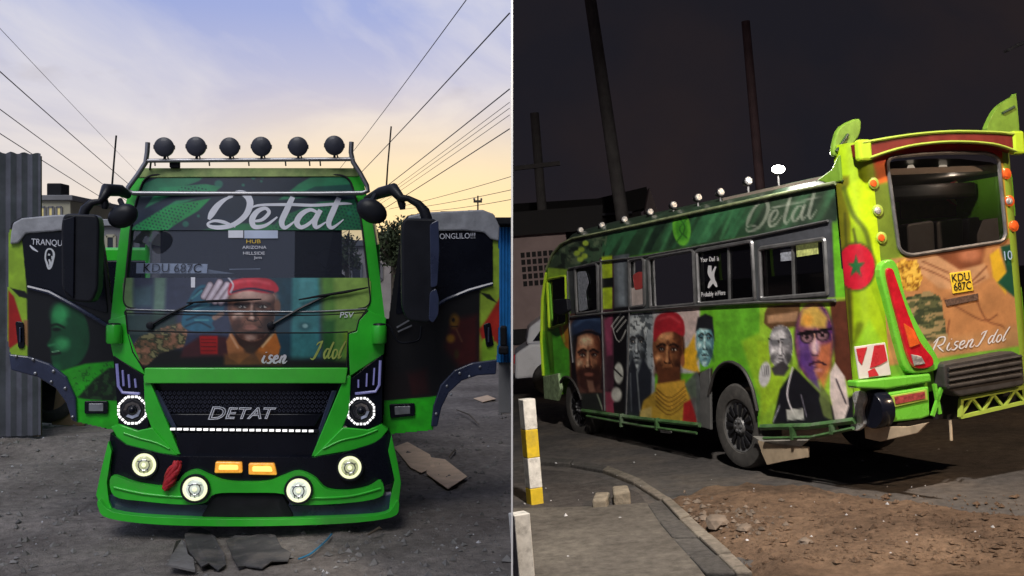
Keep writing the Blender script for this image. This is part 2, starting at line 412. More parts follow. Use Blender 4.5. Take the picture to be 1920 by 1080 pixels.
def ribbons(name, strokes, posf, m, parent, lift):
    """brush-lettering: strokes of (x, y, width) turned into ribbons on a surface, each one a hair above the last"""
    mb = MB()
    for si, st in enumerate(strokes):
        P = spline(st, 7); n = len(P); L = []; Rr = []
        for i in range(n):
            d = P[min(i + 1, n - 1), :2] - P[max(i - 1, 0), :2]; d = d / (np.linalg.norm(d) + 1e-9); nn = np.array((-d[1], d[0])) * max(P[i, 2], .5) / 2
            L.append(P[i, :2] + nn); Rr.append(P[i, :2] - nn)
        off = lift + si * .0006
        vs = [posf(p[0], p[1], off) for p in L] + [posf(p[0], p[1], off) for p in Rr]
        mb.add(vs, [(i, i + 1, n + i + 1, n + i) for i in range(n - 1)])
    return mb.build(name, m, parent)

# pixel of the photograph -> point in the place
CAM = Vector((0, 0, CZ))
def ray(px, py): return Vector(((px - CX) / FP, 1.0, -(py - CY) / FP))
def at(px, py, Y): return CAM + ray(px, py) * Y
def hit(px, py, p0, n):
    d = ray(px, py); return CAM + d * ((Vector(p0) - CAM).dot(n) / d.dot(n))
# ------------------------------------------------------------------ materials
GREEN = lin(44, 205, 30)
M_green = mat('green_paint', (.035, .54, .03), .34, var=.14, vscale=3.5, coat=.4, dirt=(.16, .24, .12), dirt_amt=.35, bump=.05, bscale=4)
M_greenbar = mat('green_bar_paint', (.07, .60, .05), .35, var=.1, vscale=3, coat=.4, dirt=(.12, .25, .1), dirt_amt=.25)
M_lime = mat('lime_paint', (.42, .62, .03), .35, var=.12, vscale=3, coat=.4)
M_black = mat('black_plastic', (.010, .011, .016), .42, var=.3, vscale=5, spec=.3)
M_gloss = mat('gloss_black', (.006, .007, .013), .2, var=.2, vscale=4, spec=.32)
M_matte = mat('matte_black', (.012, .012, .015), .7, var=.3, vscale=8, spec=.2)
M_rubber = mat('rubber', (.018, .018, .02), .75, var=.4, vscale=20, bump=.2, bscale=90, dirt=(.1, .09, .08), dirt_amt=.4)
M_navy = mat('navy_trim', (.03, .04, .085), .28, var=.3, vscale=4, coat=.5)
M_chrome = mat('chrome_tube', (.36, .36, .38), .4, metal=.9, var=.12, vscale=5, dirt=(.2, .18, .16), dirt_amt=.3)
M_steel = mat('steel', (.35, .36, .38), .4, metal=.8, var=.3, vscale=9)
M_white = mat('white_vinyl', (.72, .74, .82), .4, var=.08, vscale=8)
M_silvertxt = mat('silver_vinyl', (.62, .64, .68), .3, var=.1, vscale=8)
M_lav = mat('lavender_led_bar', (.17, .17, .38), .3, var=.1, emit=(.30, .30, .68), estr=.22)
M_led = emis('white_led', (1, .98, .95), 1.15)
M_lens_y = mat('warm_lens', (.6, .62, .4), .12, var=.5, vscale=26, emit=(.80, .84, .45), estr=.30, coat=.5)
M_lens_yr = emis('lens_rim_glow', (.90, .95, .55), .95)
M_lens_w = mat('lamp_lens', (.7, .75, .7), .1, var=.5, vscale=22, emit=(.85, .95, .75), estr=.36, coat=.5)
M_amber = mat('amber_lens', (.85, .4, .06), .2, var=.45, vscale=30, emit=(1, .40, .04), estr=.55, coat=.6)
M_amber_c = emis('amber_core', (1, .66, .16), 1.15)
M_red = mat('red_ribbon', (.42, .012, .02), .55, var=.5, vscale=25)
M_glass_w = glass_mat('windscreen_glass', (.62, .68, .78), .06, .02, .10, (.20, .23, .33))
M_int = mat('cabin_lining', (.030, .036, .055), .7, var=.3, vscale=3)
M_seat = mat('seat_cloth', (.03, .032, .04), .9, var=.3, vscale=12)
M_paint = paint_mat('mural_paint', .42, .04)
M_film = paint_mat('sun_strip_film', .35, .1)
M_yel = mat('yellow_vinyl', (.75, .52, .04), .4, var=.1)
M_padgrey = mat('grey_canvas_trim', (.33, .34, .37), .5, var=.3, vscale=7, bump=.4, bscale=12)
M_chrome2 = mat('lamp_reflector', (.5, .5, .52), .2, metal=1, var=.3, vscale=30)

# ------------------------------------------------------------------ minibus facing us (dusk side)
LBW = at(465, 1000, FP / 248.0); LBW.z = 0
ML = Matrix.Translation(LBW) @ Matrix.Rotation(R_(8), 4, 'Z'); MLi = ML.inverted()
BUS = empty('minibus', ML, 'green minibus facing us at dusk with both cab doors wide open and lamps lit', 'minibus')
_c = MLi @ CAM; _c = np.array(_c); _rot = np.array(MLi.to_3x3())
def front_y(x, z):
    b = .11 * np.minimum(np.abs(x), 1.3) ** 2.4
    return b + np.maximum(z - 1.5, 0) * .20
def fl_np(px, py, off=0.0, surf=front_y):
    px = np.atleast_1d(np.asarray(px, float)); py = np.atleast_1d(np.asarray(py, float))
    D = np.stack([(px - CX) / FP, np.ones_like(px), -(py - CY) / FP], 1) @ _rot.T
    y = np.zeros(len(px)) + off
    for _ in range(6):
        t = (y - _c[1]) / D[:, 1]; P = _c + D * t[:, None]
        y = (surf(P[:, 0], P[:, 2]) if surf else 0) + off
    t = (y - _c[1]) / D[:, 1]
    return _c + D * t[:, None]
def F3(px, py, off=0.0): return Vector(fl_np(px, py, off)[0])
def PL(px, py, ly): return Vector(fl_np(px, py, ly, None)[0])       # flat plane at depth ly

def panel(name, pts, off, thick, m, parent=BUS, step=24, bevel=.006, surf=True, smooth=40):
    """a sheet cut to an outline (photo measurements) and bent to the cab front, given thickness"""
    bm = bmesh.new(); vs = [bm.verts.new((p[0], 0, p[1])) for p in pts]; bm.faces.new(vs)
    xs = [p[0] for p in pts]; zs = [p[1] for p in pts]
    if surf:
        for x in np.arange(min(xs) + step, max(xs), step):
            bmesh.ops.bisect_plane(bm, geom=bm.verts[:] + bm.edges[:] + bm.faces[:], plane_co=(x, 0, 0), plane_no=(1, 0, 0))
        for z in np.arange(min(zs) + step, max(zs), step):
            bmesh.ops.bisect_plane(bm, geom=bm.verts[:] + bm.edges[:] + bm.faces[:], plane_co=(0, 0, z), plane_no=(0, 0, 1))
    P = fl_np([v.co.x for v in bm.verts], [v.co.z for v in bm.verts], off, front_y if surf else None)
    for v, p in zip(bm.verts, P): v.co = p
    if thick:
        r = bmesh.ops.extrude_face_region(bm, geom=bm.faces[:])
        for e in r['geom']:
            if isinstance(e, bmesh.types.BMVert): e.co.y += thick
    bmesh.ops.recalc_face_normals(bm, faces=bm.faces)
    me = bpy.data.meshes.new(name); bm.to_mesh(me); bm.free()
    return link(name, me, m, parent, bevel if thick else 0, smooth)
def ring(name, outer, inner, off, thick, m, parent=BUS, n=96, c=None, offi=None, surfdepth=True):
    c = c or tuple(np.mean(np.array(inner), 0)); A = [2 * math.pi * i / n for i in range(n)]
    po, pi_ = np.array(polar(outer, c, A)), np.array(polar(inner, c, A)); sf = front_y if surfdepth else None
    a, b = fl_np(po[:, 0], po[:, 1], off, sf), fl_np(pi_[:, 0], pi_[:, 1], off if offi is None else offi, sf)
    d = np.array((0, thick, 0)); vs = np.concatenate([a, b, b + d, a + d]).tolist()
    fs = []
    for i in range(n):
        j = (i + 1) % n
        for k in range(4): k2 = (k + 1) % 4; fs.append((k * n + i, k * n + j, k2 * n + j, k2 * n + i))
    return MB().add(vs, fs).build(name, m, parent, 0, 40)
def ftube(name, pts, off, r, m, parent=BUS, n=8, closed=False, sm=5):
    P = spline([(p[0], p[1]) for p in pts], sm, closed) if sm else np.array(pts, float)
    if closed: P = np.vstack([P, P[:1]])
    return MB().tube([F3(p[0], p[1], off) for p in P], r, n).build(name, m, parent, 0, 60)
FWD = Vector((0, -1, 0))

GLASS_O = rnd([(272, 328), (654, 328), (676, 400), (696, 578), (230, 578), (248, 400)], [22, 22, 60, 22, 22, 60], 6)
# --- cab shell
FR_O = rnd([(252, 316), (676, 316), (700, 420), (727, 640), (203, 640), (226, 420)], [34, 34, 60, 10, 10, 60], 6)
ring('cab_front_frame', FR_O, GLASS_O, -.004, .12, M_green)
MB().tube([F3(p[0], p[1], -.008) for p in list(GLASS_O) + [GLASS_O[0]]], .009, 6).build('windscreen_gasket', M_rubber, BUS, 0, 60)
ws = panel('windscreen', GLASS_O, .012, 0, M_glass_w)
# roof edge weathering strip, pale and chipped
M_roofedge = mat('weathered_roof_paint', (.30, .40, .13), .6, var=.35, vscale=9, dirt=(.10, .22, .05), dirt_amt=.8)
panel('roof_edge', rnd([(262, 315), (668, 315), (676, 331), (254, 333)], 8), -.012, .10, M_roofedge)
# cab roof and passenger body behind
def body_loft(name, secs, m, cap=True, parent=BUS):
    n = len(secs[0]); vs = [p for s_ in secs for p in s_]; fs = []
    for i in range(len(secs) - 1):
        for j in range(n - 1): fs.append((i * n + j, i * n + j + 1, (i + 1) * n + j + 1, (i + 1) * n + j))
    return MB().add(vs, fs).build(name, m, parent, 0, 40)
arc = [(-.99, 2.22), (-.95, 2.48), (-.86, 2.66), (-.6, 2.74), (0, 2.765), (.6, 2.74), (.86, 2.66), (.95, 2.48), (.99, 2.22)]
body_loft('cab_roof', [[(x * (.97 if y < .6 else 1), y + .12 * abs(x) ** 2, z + (0 if y > .5 else -.02)) for x, z in arc] for y in (.33, .6, 1.25)], M_green)
sec = [(-1.0, .5), (-1.0, 1.2), (-1.0, 1.62)]
side = lambda s: [(s * 1.0, .5), (s * 1.0, 1.55)]
body_loft('passenger_roof', [[(x, y, z) for x, z in arc] for y in (1.25, 3, 5, 6.6)], M_green)
for s in (-1, 1):
    mb = MB()
    mb.prism([(s * 1.0, 1.2, .5), (s * 1.0, 6.6, .5), (s * 1.0, 6.6, 1.55), (s * 1.0, 1.2, 1.55)], (-s * .04, 0, 0))
    for y in (1.2, 2.5, 3.8, 5.1, 6.5): mb.box((s * .98, y + .05, 1.9), (.04, .1, .7))
    mb.build('side_wall', M_green, BUS)
    MB().prism([(s * .985, 1.25, 1.55), (s * .985, 6.55, 1.55), (s * .985, 6.55, 2.23), (s * .985, 1.25, 2.23)], (-s * .006, 0, 0)).build('side_window', M_glass_w, BUS)
MB().box((0, 4, .52), (1.96, 5.4, .06)).build('floor', M_matte, BUS)
MB().box((0, 6.58, 1.1), (1.96, .05, 1.15)).build('rear_wall', M_green, BUS)
# cabin: bulkhead with openings, dashboard, seats, steering wheel
MB().box((-.135, 1.5, 1.75), (1.59, .05, 1.7)).build('bulkhead', M_int, BUS, .01)
MB().prism([(-.93, .16, 1.42), (-.93, .62, 1.42), (-.93, .62, 1.72), (-.93, .22, 1.66)], (1.86, 0, 0)).build('dashboard', M_int, BUS, .02)
for sx in (-.45, .45):
    mb = MB(); mb.box((sx, 1.1, 1.25), (.5, .5, .14)); mb.box((sx, 1.33, 1.62), (.5, .14, .72)); mb.box((sx, 1.34, 2.08), (.26, .1, .18))
    mb.build('seat', M_seat, BUS, .05, None, 3)
mb = MB(); wc = Vector((-.42, .72, 1.78)); ring_pts = [wc + Vector((math.cos(a) * .21, -math.sin(a) * .08, math.sin(a) * .19)) for a in np.linspace(0, 2 * math.pi, 25)]
mb.tube(ring_pts, .014, 6); mb.tube([wc, wc + Vector((0, -.2, -.2))], .02, 6)
mb.tube([wc + Vector((-.2, 0, 0)), wc + Vector((.2, 0, 0))], .012, 6); mb.build('steering_wheel', M_black, BUS, 0, 50)
# black tinted glass mirror hanging inside
MB().prism([PL(591, 478, .45), PL(612, 464, .45), PL(636, 474, .45), (PL(638, 494, .45)), PL(608, 503, .45), PL(592, 487, .45)], (0, .05, 0)).build('interior_mirror', M_matte, BUS, .008)
# number plate board lying behind the glass
MB().prism([F3(256, 493, .02), F3(389, 495, .02), F3(388, 512.5, .02), F3(255, 512.5, .02)], (0, .006, 0)).build('plate_board', mat('plate_white', (.75, .77, .82), .4, var=.1), BUS)
text('plate_lettering', 'KDU 687C', .098, M_matte, BUS, frame3(F3(323, 503.5, .0175), F3(400, 504.5, .0175) - F3(250, 503, .0175), F3(323, 494, .0175) - F3(323, 513, .0175)), sx=1.0)
MB().prism([F3(390, 505, .05), F3(440, 513, .05), F3(388, 513, .05)], (0, .01, 0)).build('dash_paper', M_padgrey, BUS)
MB().prism([F3(430, 504, .05), F3(488, 503, .05), F3(488, 505, .05), F3(430, 506, .05)], (0, .004, 0)).build('dash_strip', M_padgrey, BUS)

# --- sun strip with airbrushed graphics
def strip_paint(X, Y):
    p = Paint(X, Y, (26, 40, 58))
    p.poly([(268, 345), (330, 318), (400, 318), (372, 340), (300, 365), (262, 368)], (40, 120, 84), 2)
    p.poly([(300, 352), (385, 345), (415, 350), (402, 362), (320, 388), (270, 392)], (44, 138, 92), 2)
    p.poly([(238, 435), (300, 388), (395, 372), (372, 395), (330, 420), (308, 436)], (34, 148, 78), 2)
    p.poly([(252, 400), (330, 362), (420, 368), (330, 376), (258, 420)], (24, 40, 60), 3)
    p.poly([(522, 375), (560, 345), (590, 328), (660, 328), (672, 350), (560, 372)], (44, 130, 90), 2)
    p.poly([(540, 372), (590, 350), (664, 345), (672, 362), (600, 366)], (30, 82, 76), 2)
    p.poly([(500, 436), (530, 405), (600, 378), (690, 372), (696, 436)], (36, 110, 74), 3)
    p.poly([(380, 432), (420, 420), (500, 418), (560, 436)], (38, 120, 72), 4)
    # half-tone dots
    for pol in ([(240, 434), (300, 392), (382, 376), (330, 418), (308, 434)], [(500, 434), (532, 408), (600, 380), (690, 376), (690, 434)], [(330, 352), (380, 348), (395, 358), (335, 372)]):
        ins = in_poly(X, Y, pol); a = R_(12); sx, sy = X * math.cos(a) + Y * math.sin(a), -X * math.sin(a) + Y * math.cos(a)
        q = np.floor(sy / 6.0); dx = ((sx + (q % 2) * 3.5) % 7.0) - 3.5; dy = (sy % 6.0) - 3
        p.mix(np.where(ins, np.clip((2.0 - np.hypot(dx, dy)) / .8, 0, 1), 0) * .85, (18, 46, 56))
    for (x, y, r) in ((348, 420, 6), (372, 405, 3), (475, 333, 4), (456, 347, 3), (490, 340, 2.5), (492, 332, 3), (410, 345, 8), (655, 400, 4)):
        p.ell(x, y, r, r * .9, (40, 126, 100), soft=.5, a=.8)
    p.noise(26, .16, 4); return p.C
in_glass = lambda m_: (lambda U, V: in_poly(U, V, m_))
grid_panel('sun_strip', np.arange(236, 692, 1.6), np.arange(326, 433, 1.6), lambda U, V: fl_np(U, V, -.002), in_glass([(276, 330), (650, 330), (668, 350), (676, 400), (682, 432), (244, 432), (250, 400), (260, 345)]), strip_paint, M_film, ws, lambda U, V: (U, V))
cz = lambda x, y, w: (180 + x / 3.177, 240 + y / 3.177, w / 3.177)
DETAT = [[cz(*q) for q in st] for st in (
    [(815, 408, 8), (770, 425, 20), (725, 462, 34), (690, 510, 38), (672, 545, 16)],
    [(770, 425, 10), (840, 385, 24), (895, 400, 38), (918, 450, 40), (890, 520, 34), (820, 575, 28), (745, 592, 26), (685, 588, 22), (666, 570, 14), (705, 553, 16), (765, 562, 20), (830, 590, 8)],
    [(920, 555, 10), (985, 548, 20), (1030, 505, 22), (1008, 478, 20), (960, 498, 30), (930, 545, 36), (945, 588, 28), (1010, 580, 20), (1080, 530, 10)],
    [(1172, 410, 30), (1135, 490, 36), (1106, 560, 34), (1128, 594, 22), (1190, 550, 8)],
    [(905, 500, 4), (960, 462, 14), (1150, 456, 18), (1300, 460, 18), (1470, 450, 16), (1525, 452, 6)],
    [(1322, 505, 16), (1275, 487, 22), (1222, 515, 32), (1196, 562, 34), (1222, 592, 24), (1275, 565, 20), (1318, 512, 12)],
    [(1338, 488, 28), (1304, 552, 34), (1314, 592, 22), (1370, 560, 8)],
    [(1448, 415, 30), (1410, 500, 36), (1386, 565, 32), (1408, 594, 20), (1475, 545, 6)])]
ribbons('script_lettering', DETAT, lambda x, y, o: F3(x, y, -o), M_white, ws, .004)
# stickers on the glass
panel('sticker', [(428, 432), (456, 432), (456, 446), (428, 446)], -.003, .001, M_white, ws, 60)
panel('sticker', [(458, 432), (521, 432), (521, 447), (458, 447)], -.003, .001, mat('pale_blue_vinyl', (.5, .58, .75), .4, var=.1), ws, 60)
def ftext(name, s, px, py, size, m, parent, sx=1.0, off=-.006, **k):
    return text(name, s, size, m, parent, frame3(F3(px, py, off), F3(px + 20, py, off) - F3(px - 20, py, off), F3(px, py - 20, off) - F3(px, py + 20, off)), sx=sx, **k)
ftext('sticker_lettering', 'HUB', 475, 453, .042, M_yel, ws, 1.35, ext=.0008)
ftext('sticker_lettering', 'ARIZONA', 477, 464, .034, M_white, ws, 1.2, ext=.0008)
ftext('sticker_lettering', 'HILLSIDE', 476, 475, .034, M_white, ws, 1.25, ext=.0008)
ftext('sticker_lettering', 'Janis', 484, 483, .03, M_white, ws, 1.1, ext=.0008)
panel('sticker', [(358, 520), (366, 520), (365.5, 539), (358, 539)], -.018, .001, M_white, ws, 60)

# --- mural across the lower windscreen, cowl and bonnet, glass reflection painted in at left
def front_mural(X, Y):
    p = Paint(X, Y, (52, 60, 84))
    p.poly([(225, 515), (250, 515), (250, 590), (225, 590)], (110, 140, 96), 8); p.poly([(290, 515), (312, 515), (308, 600), (286, 600)], (96, 124, 112), 8)  # left end paints the windscreen's bluish reflection and its pale stripes
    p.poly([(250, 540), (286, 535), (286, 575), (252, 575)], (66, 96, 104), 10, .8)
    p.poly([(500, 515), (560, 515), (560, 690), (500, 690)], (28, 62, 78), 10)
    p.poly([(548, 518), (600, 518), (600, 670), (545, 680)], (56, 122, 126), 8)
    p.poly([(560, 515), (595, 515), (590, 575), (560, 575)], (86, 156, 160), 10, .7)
    p.poly([(600, 515), (720, 515), (720, 700), (612, 700)], (92, 140, 62), 14)
    p.poly([(625, 515), (720, 515), (720, 600), (630, 590)], (142, 176, 84), 10, .9)
    p.poly([(645, 622), (720, 622), (720, 690), (650, 690)], (120, 150, 30), 10, .7)
    p.poly([(604, 600), (628, 600), (626, 690), (606, 690)], (28, 84, 40), 9, .8)
    p.ell(572, 612, 12, 8, (40, 90, 96), soft=.7); p.ell(572, 611, 5, 4, (130, 170, 170), soft=.6)
    p.poly([(225, 590), (330, 586), (330, 625), (225, 640)], (34, 58, 52), 10, .8)
    # dark lower edge
    p.poly([(200, 655), (300, 648), (420, 668), (660, 676), (700, 700), (200, 700)], (14, 16, 17), 14)
    # sleeve: camouflage arm from the left
    arm = [(232, 668), (262, 632), (300, 616), (340, 604), (352, 622), (345, 650), (300, 662), (270, 690), (232, 690)]
    p.poly(arm, (112, 86, 62), 4, sm=False)
    n1 = vnoise(X, Y * 1.4, 13, 21); ins = in_poly(X, Y, arm)
    p.mix(np.where(ins & (n1 > .52), .85, 0), (50, 58, 40)); p.mix(np.where(ins & (n1 < .38), .8, 0), (160, 112, 88)); p.mix(np.where(ins & (n1 > .64), .8, 0), (150, 142, 98))
    # torso, red panel
    p.poly([(345, 650), (380, 628), (425, 632), (440, 690), (330, 690)], (66, 30, 36), 6)
    p.poly([(374, 630), (408, 630), (408, 664), (376, 664)], (168, 26, 26), 3)
    for k in range(4): p.line([(378, 636 + k * 7), (405, 636 + k * 7)], 1.6, (90, 16, 18), sm=False)
    p.poly([(300, 672), (430, 668), (560, 680), (560, 700), (300, 700)], (14, 14, 16), 7)
    # glove and cuff
    glove = [(340, 604), (352, 566), (366, 542), (384, 534), (402, 548), (420, 566), (416, 588), (398, 604), (402, 618), (380, 622), (352, 618)]
    p.poly(glove, (36, 96, 122), 3, sm=True)
    for q in ([(354, 570), (372, 546), (386, 540)], [(352, 585), (384, 566), (412, 570)], [(350, 600), (380, 590), (405, 596)], [(348, 612), (372, 604), (395, 614)]):
        p.line(q, 3.2, (16, 46, 66), 2.5, .9)
    for q in ([(360, 560), (378, 545)], [(362, 580), (392, 572)], [(366, 600), (390, 600)]): p.line(q, 3, (96, 176, 180), 2.5, .7)
    # fingers raised to the brow
    for (a, b, w) in (((382, 556), (394, 534), 10), ((392, 562), (412, 529), 11), ((403, 566), (426, 534), 11), ((414, 568), (430, 545), 10)):
        p.line([a, b], w + 2, (84, 62, 66), 2, sm=False); p.line([a, b], w, (188, 172, 186), 2, sm=False); p.line([a, b], w * .4, (226, 214, 226), 3, .8, sm=False)
    p.line([(402, 596), (416, 588)], 9, (150, 120, 106), 2.5, sm=False)
    # neck, collar
    p.poly([(440, 618), (505, 612), (508, 660), (440, 660)], (56, 34, 26), 5)
    p.poly([(424, 640), (434, 622), (448, 646), (470, 664), (448, 682), (428, 670)], (176, 112, 66), 3)
    p.poly([(516, 620), (526, 650), (520, 676), (490, 682), (476, 660), (500, 642)], (186, 106, 40), 3)
    p.line([(512, 626), (492, 650)], 4, (226, 182, 130), 3); p.line([(432, 628), (446, 652)], 4, (216, 160, 120), 3)
    p.poly([(420, 664), (470, 658), (530, 668), (528, 690), (420, 690)], (120, 76, 40), 7, .8)
    p.ell(470, 655, 12, 8, (62, 44, 34), soft=.6)
    # head
    p.ell(474, 560, 44, 40, (110, 78, 68), soft=.2)
    p.face(472, 582, 92, 112, (54, 30, 24), (134, 90, 72), (236, 200, 182), turn=.02)
    p.ell(474, 556, 40, 12, (196, 158, 146), soft=.7, a=.8); p.ell(520, 575, 6, 14, (110, 76, 60), soft=.5)
    p.ell(476, 618, 30, 14, (60, 36, 28), soft=.8, a=.45); p.ell(470, 614, 13, 5, (178, 116, 100), soft=.6, a=.8)
    # red beret
    p.poly([(428, 552), (432, 530), (452, 522), (490, 520), (514, 528), (522, 545), (500, 550), (465, 545), (440, 550)], (190, 40, 58), 3, sm=True)
    p.line([(440, 530), (475, 526), (505, 532)], 6, (226, 84, 96), 5, .8); p.line([(434, 548), (470, 541), (512, 548)], 4, (40, 36, 62), 2)
    p.line([(428, 520), (437, 534), (432, 548)], 3, (206, 206, 214), 2)
    # uneven brushwork tone, coarse and fine
    p.noise(30, .14, 3); p.noise(9, .1, 8)
    p.poly([(262, 690), (262, 684), (660, 684), (660, 692)], (12, 12, 12), 4, .8)
    return p.C
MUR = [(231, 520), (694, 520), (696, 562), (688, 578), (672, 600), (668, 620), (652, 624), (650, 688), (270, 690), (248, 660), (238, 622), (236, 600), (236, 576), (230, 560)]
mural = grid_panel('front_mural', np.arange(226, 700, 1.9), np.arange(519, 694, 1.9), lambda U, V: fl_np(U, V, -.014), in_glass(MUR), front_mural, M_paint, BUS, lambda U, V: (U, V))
panel('bonnet_panel', [(232, 584), (690, 584), (668, 622), (655, 695), (268, 695), (236, 625)], -.008, .05, M_black)
SEAM = mat('panel_gap', (.006, .006, .007), .8, var=0)
ftube('panel_seam', [(240, 620), (360, 623), (465, 624), (600, 624), (652, 622)], -.012, .006, SEAM)
ftube('chrome_strip', [(236, 580), (350, 583), (465, 584), (590, 584), (688, 579)], -.02, .006, M_steel)
ftube('cowl_seam', [(236, 587), (350, 590), (465, 591), (590, 591), (684, 586)], -.012, .005, SEAM)
ftube('mural_seam', [(690, 582), (673, 600), (668, 620), (653, 625), (650, 688)], -.018, .006, SEAM, sm=0)
ftube('mural_seam', [(235, 582), (237, 600), (239, 622), (249, 660), (268, 690)], -.018, .006, SEAM, sm=0)
# lettering at the foot of the mural
def strokes_script(ox, oy, s, sl, paths):
    return [[(ox + (x + (1 - y) * sl) * s, oy + y * s, w * s) for x, y, w in st] for st in paths]
RISEN = [[(.05, 0, .16), (-.05, .55, .2), (-.1, 1, .12)], [(-.2, .25, .08), (.1, -.1, .14), (.5, -.05, .2), (.5, .4, .18), (.1, .52, .12)], [(.15, .5, .1), (.4, .75, .2), (.7, 1, .1)],
         [(.95, .4, .14), (.88, .8, .2), (1.05, .98, .1), (1.2, .8, .06)], [(1.0, .12, .14), (1.02, .18, .14)],
         [(1.6, .42, .1), (1.4, .4, .16), (1.35, .6, .16), (1.58, .75, .18), (1.45, .98, .16), (1.22, .95, .08)],
         [(1.7, .75, .08), (2.0, .62, .14), (1.98, .42, .14), (1.78, .5, .2), (1.75, .85, .2), (1.95, .98, .14), (2.2, .75, .06)],
         [(2.3, .42, .14), (2.22, .98, .2)], [(2.25, .7, .08), (2.45, .42, .16), (2.58, .5, .2), (2.5, .9, .2), (2.65, .98, .1), (2.8, .8, .05)]]
IDOL = [[(.3, -.05, .08), (.0, .05, .12), (-.1, .2, .08)], [(.25, -.05, .14), (.1, .55, .2), (-.1, 1.0, .16), (-.35, .95, .06)],
        [(.95, .45, .12), (.75, .42, .14), (.62, .7, .18), (.75, .97, .14), (.95, .7, .1)], [(1.12, 0, .14), (.95, .7, .2), (1.05, .97, .1), (1.2, .8, .06)],
        [(1.5, .45, .12), (1.3, .5, .16), (1.28, .85, .18), (1.45, .97, .14), (1.6, .7, .14), (1.5, .45, .1)], [(2.0, -.05, .12), (1.8, .5, .18), (1.78, .95, .14), (1.98, .8, .06)]]
M_cream = mat('cream_lettering', (.62, .60, .66), .4, var=.1); M_olive = mat('olive_lettering', (.36, .42, .10), .4, var=.2)
ribbons('script_lettering', strokes_script(470, 657, 24, .25, RISEN[3:]), lambda x, y, o: F3(x, y, -o), M_cream, mural, .018)
ribbons('script_lettering', strokes_script(590, 641, 32, .25, [[(a * .78, b, c * .7) for a, b, c in st] for st in IDOL]), lambda x, y, o: F3(x, y, -o), M_olive, mural, .018)
ftext('marking', 'PSV', 649, 591, .062, M_white, BUS, 1.1, -.024, shear=.15)

# --- wipers
def wiper(arm, blade):
    w = MB().tube([F3(x, y, -.035) for x, y in arm], [.011] * (len(arm) - 1) + [.007], 6).build('wiper', M_black, BUS, 0, 50)
    MB().tube([F3(x, y, -.045) for x, y in blade], [.006, .011, .013, .006], 6).build('blade', M_matte, w, 0, 50)
wiper([(284, 609), (320, 588), (362, 568)], [(350, 568), (390, 565), (440, 563), (490, 561)])
wiper([(510, 609), (560, 580), (600, 560), (625, 551)], [(560, 562), (600, 555), (650, 547), (690, 539)])
MB().lathe(F3(508, 610, -.0), FWD, [(0, .03), (.05, .026), (.055, .01)], 12).build('wiper_pivot', M_black, BUS, 0, 40)
MB().lathe(F3(283, 610, -.0), FWD, [(0, .03), (.05, .026), (.055, .01)], 12).build('wiper_pivot', M_black, BUS, 0, 40)

# --- corner panels, pods
panel('corner_panel', [(203, 600), (236, 590), (240, 622), (258, 668), (272, 704), (212, 668), (206, 640)], -.02, .10, M_green)
panel('corner_panel', [(672, 602), (690, 582), (724, 596), (720, 664), (656, 706), (653, 626), (668, 621)], -.02, .10, M_green)
for x in (214, 711):
    o = MB().lathe(F3(x, 644, -.06), (0, 0, 1), [(0, .050), (.012, .058), (.125, .058), (.14, .052)], 16).build('indicator_pod', M_green, BUS, 0, 40)
    MB().lathe(F3(x, 609.5, -.06), (0, 0, 1), [(0, .05), (.012, .045), (.016, .02)], 16).build('cap', M_black, o, 0, 40)
# --- grille
panel('green_bar', rnd([(271, 690), (652, 690), (648, 719), (270, 719)], 3), -.07, .08, M_greenbar)
panel('grille_backing', [(266, 712), (656, 712), (592, 856), (322, 856)], .03, .03, M_gloss)
for pts in ([(269, 704), (274, 704), (284, 722), (338, 852), (318, 852), (284, 802), (272, 770)], [(652, 704), (658, 706), (655, 770), (642, 802), (604, 854), (584, 856), (640, 722)]):
    panel('grille_cheek', pts, -.05, .10, M_green, step=20)
for pts in ([(284, 732), (296, 732), (352, 842), (344, 842)], [(622, 732), (632, 732), (592, 842), (584, 842)]):
    panel('grille_edge', pts, -.012, .03, M_navy)
mb = MB()
for r_ in range(5):
    y0 = 733 + r_ * 8.2
    for k in range(-2, 45):
        x0 = 286 + k * 8.2 + (4.1 if r_ % 2 else 0)
        if x0 < 290 + r_ * 4 or x0 > 622 - r_ * 4: continue
        pts = [(x0 - 3.6, y0 + 4), (x0, y0), (x0 + 3.6, y0 + 4), (x0, y0 + 8)]
        o_ = [F3(a, b, -.012) for a, b in pts]; c_ = sum(o_, Vector()) / 4; i_ = [c_ + (q - c_) * .62 for q in o_]; bk = [q + Vector((0, .02, 0)) for q in i_]
        mb.add(o_ + i_ + bk, [(j, (j + 1) % 4, 4 + (j + 1) % 4, 4 + j) for j in range(4)] + [(4 + j, 4 + (j + 1) % 4, 8 + (j + 1) % 4, 8 + j) for j in range(4)])
gm = mb.build('grille_mesh', mat('grille_plastic', (.04, .043, .07), .4, var=.2, spec=.3), BUS); gm['kind'] = 'stuff'
panel('grille_lower', [(316, 776), (604, 776), (590, 800), (332, 800)], -.010, .03, M_gloss)
panel('grille_valance', [(330, 812), (596, 814), (588, 862), (334, 860)], -.03, .05, M_gloss)
me = text_mesh('grille_lettering', 'DETAT', .125, ext=.004, shear=.25, sx=1.1)
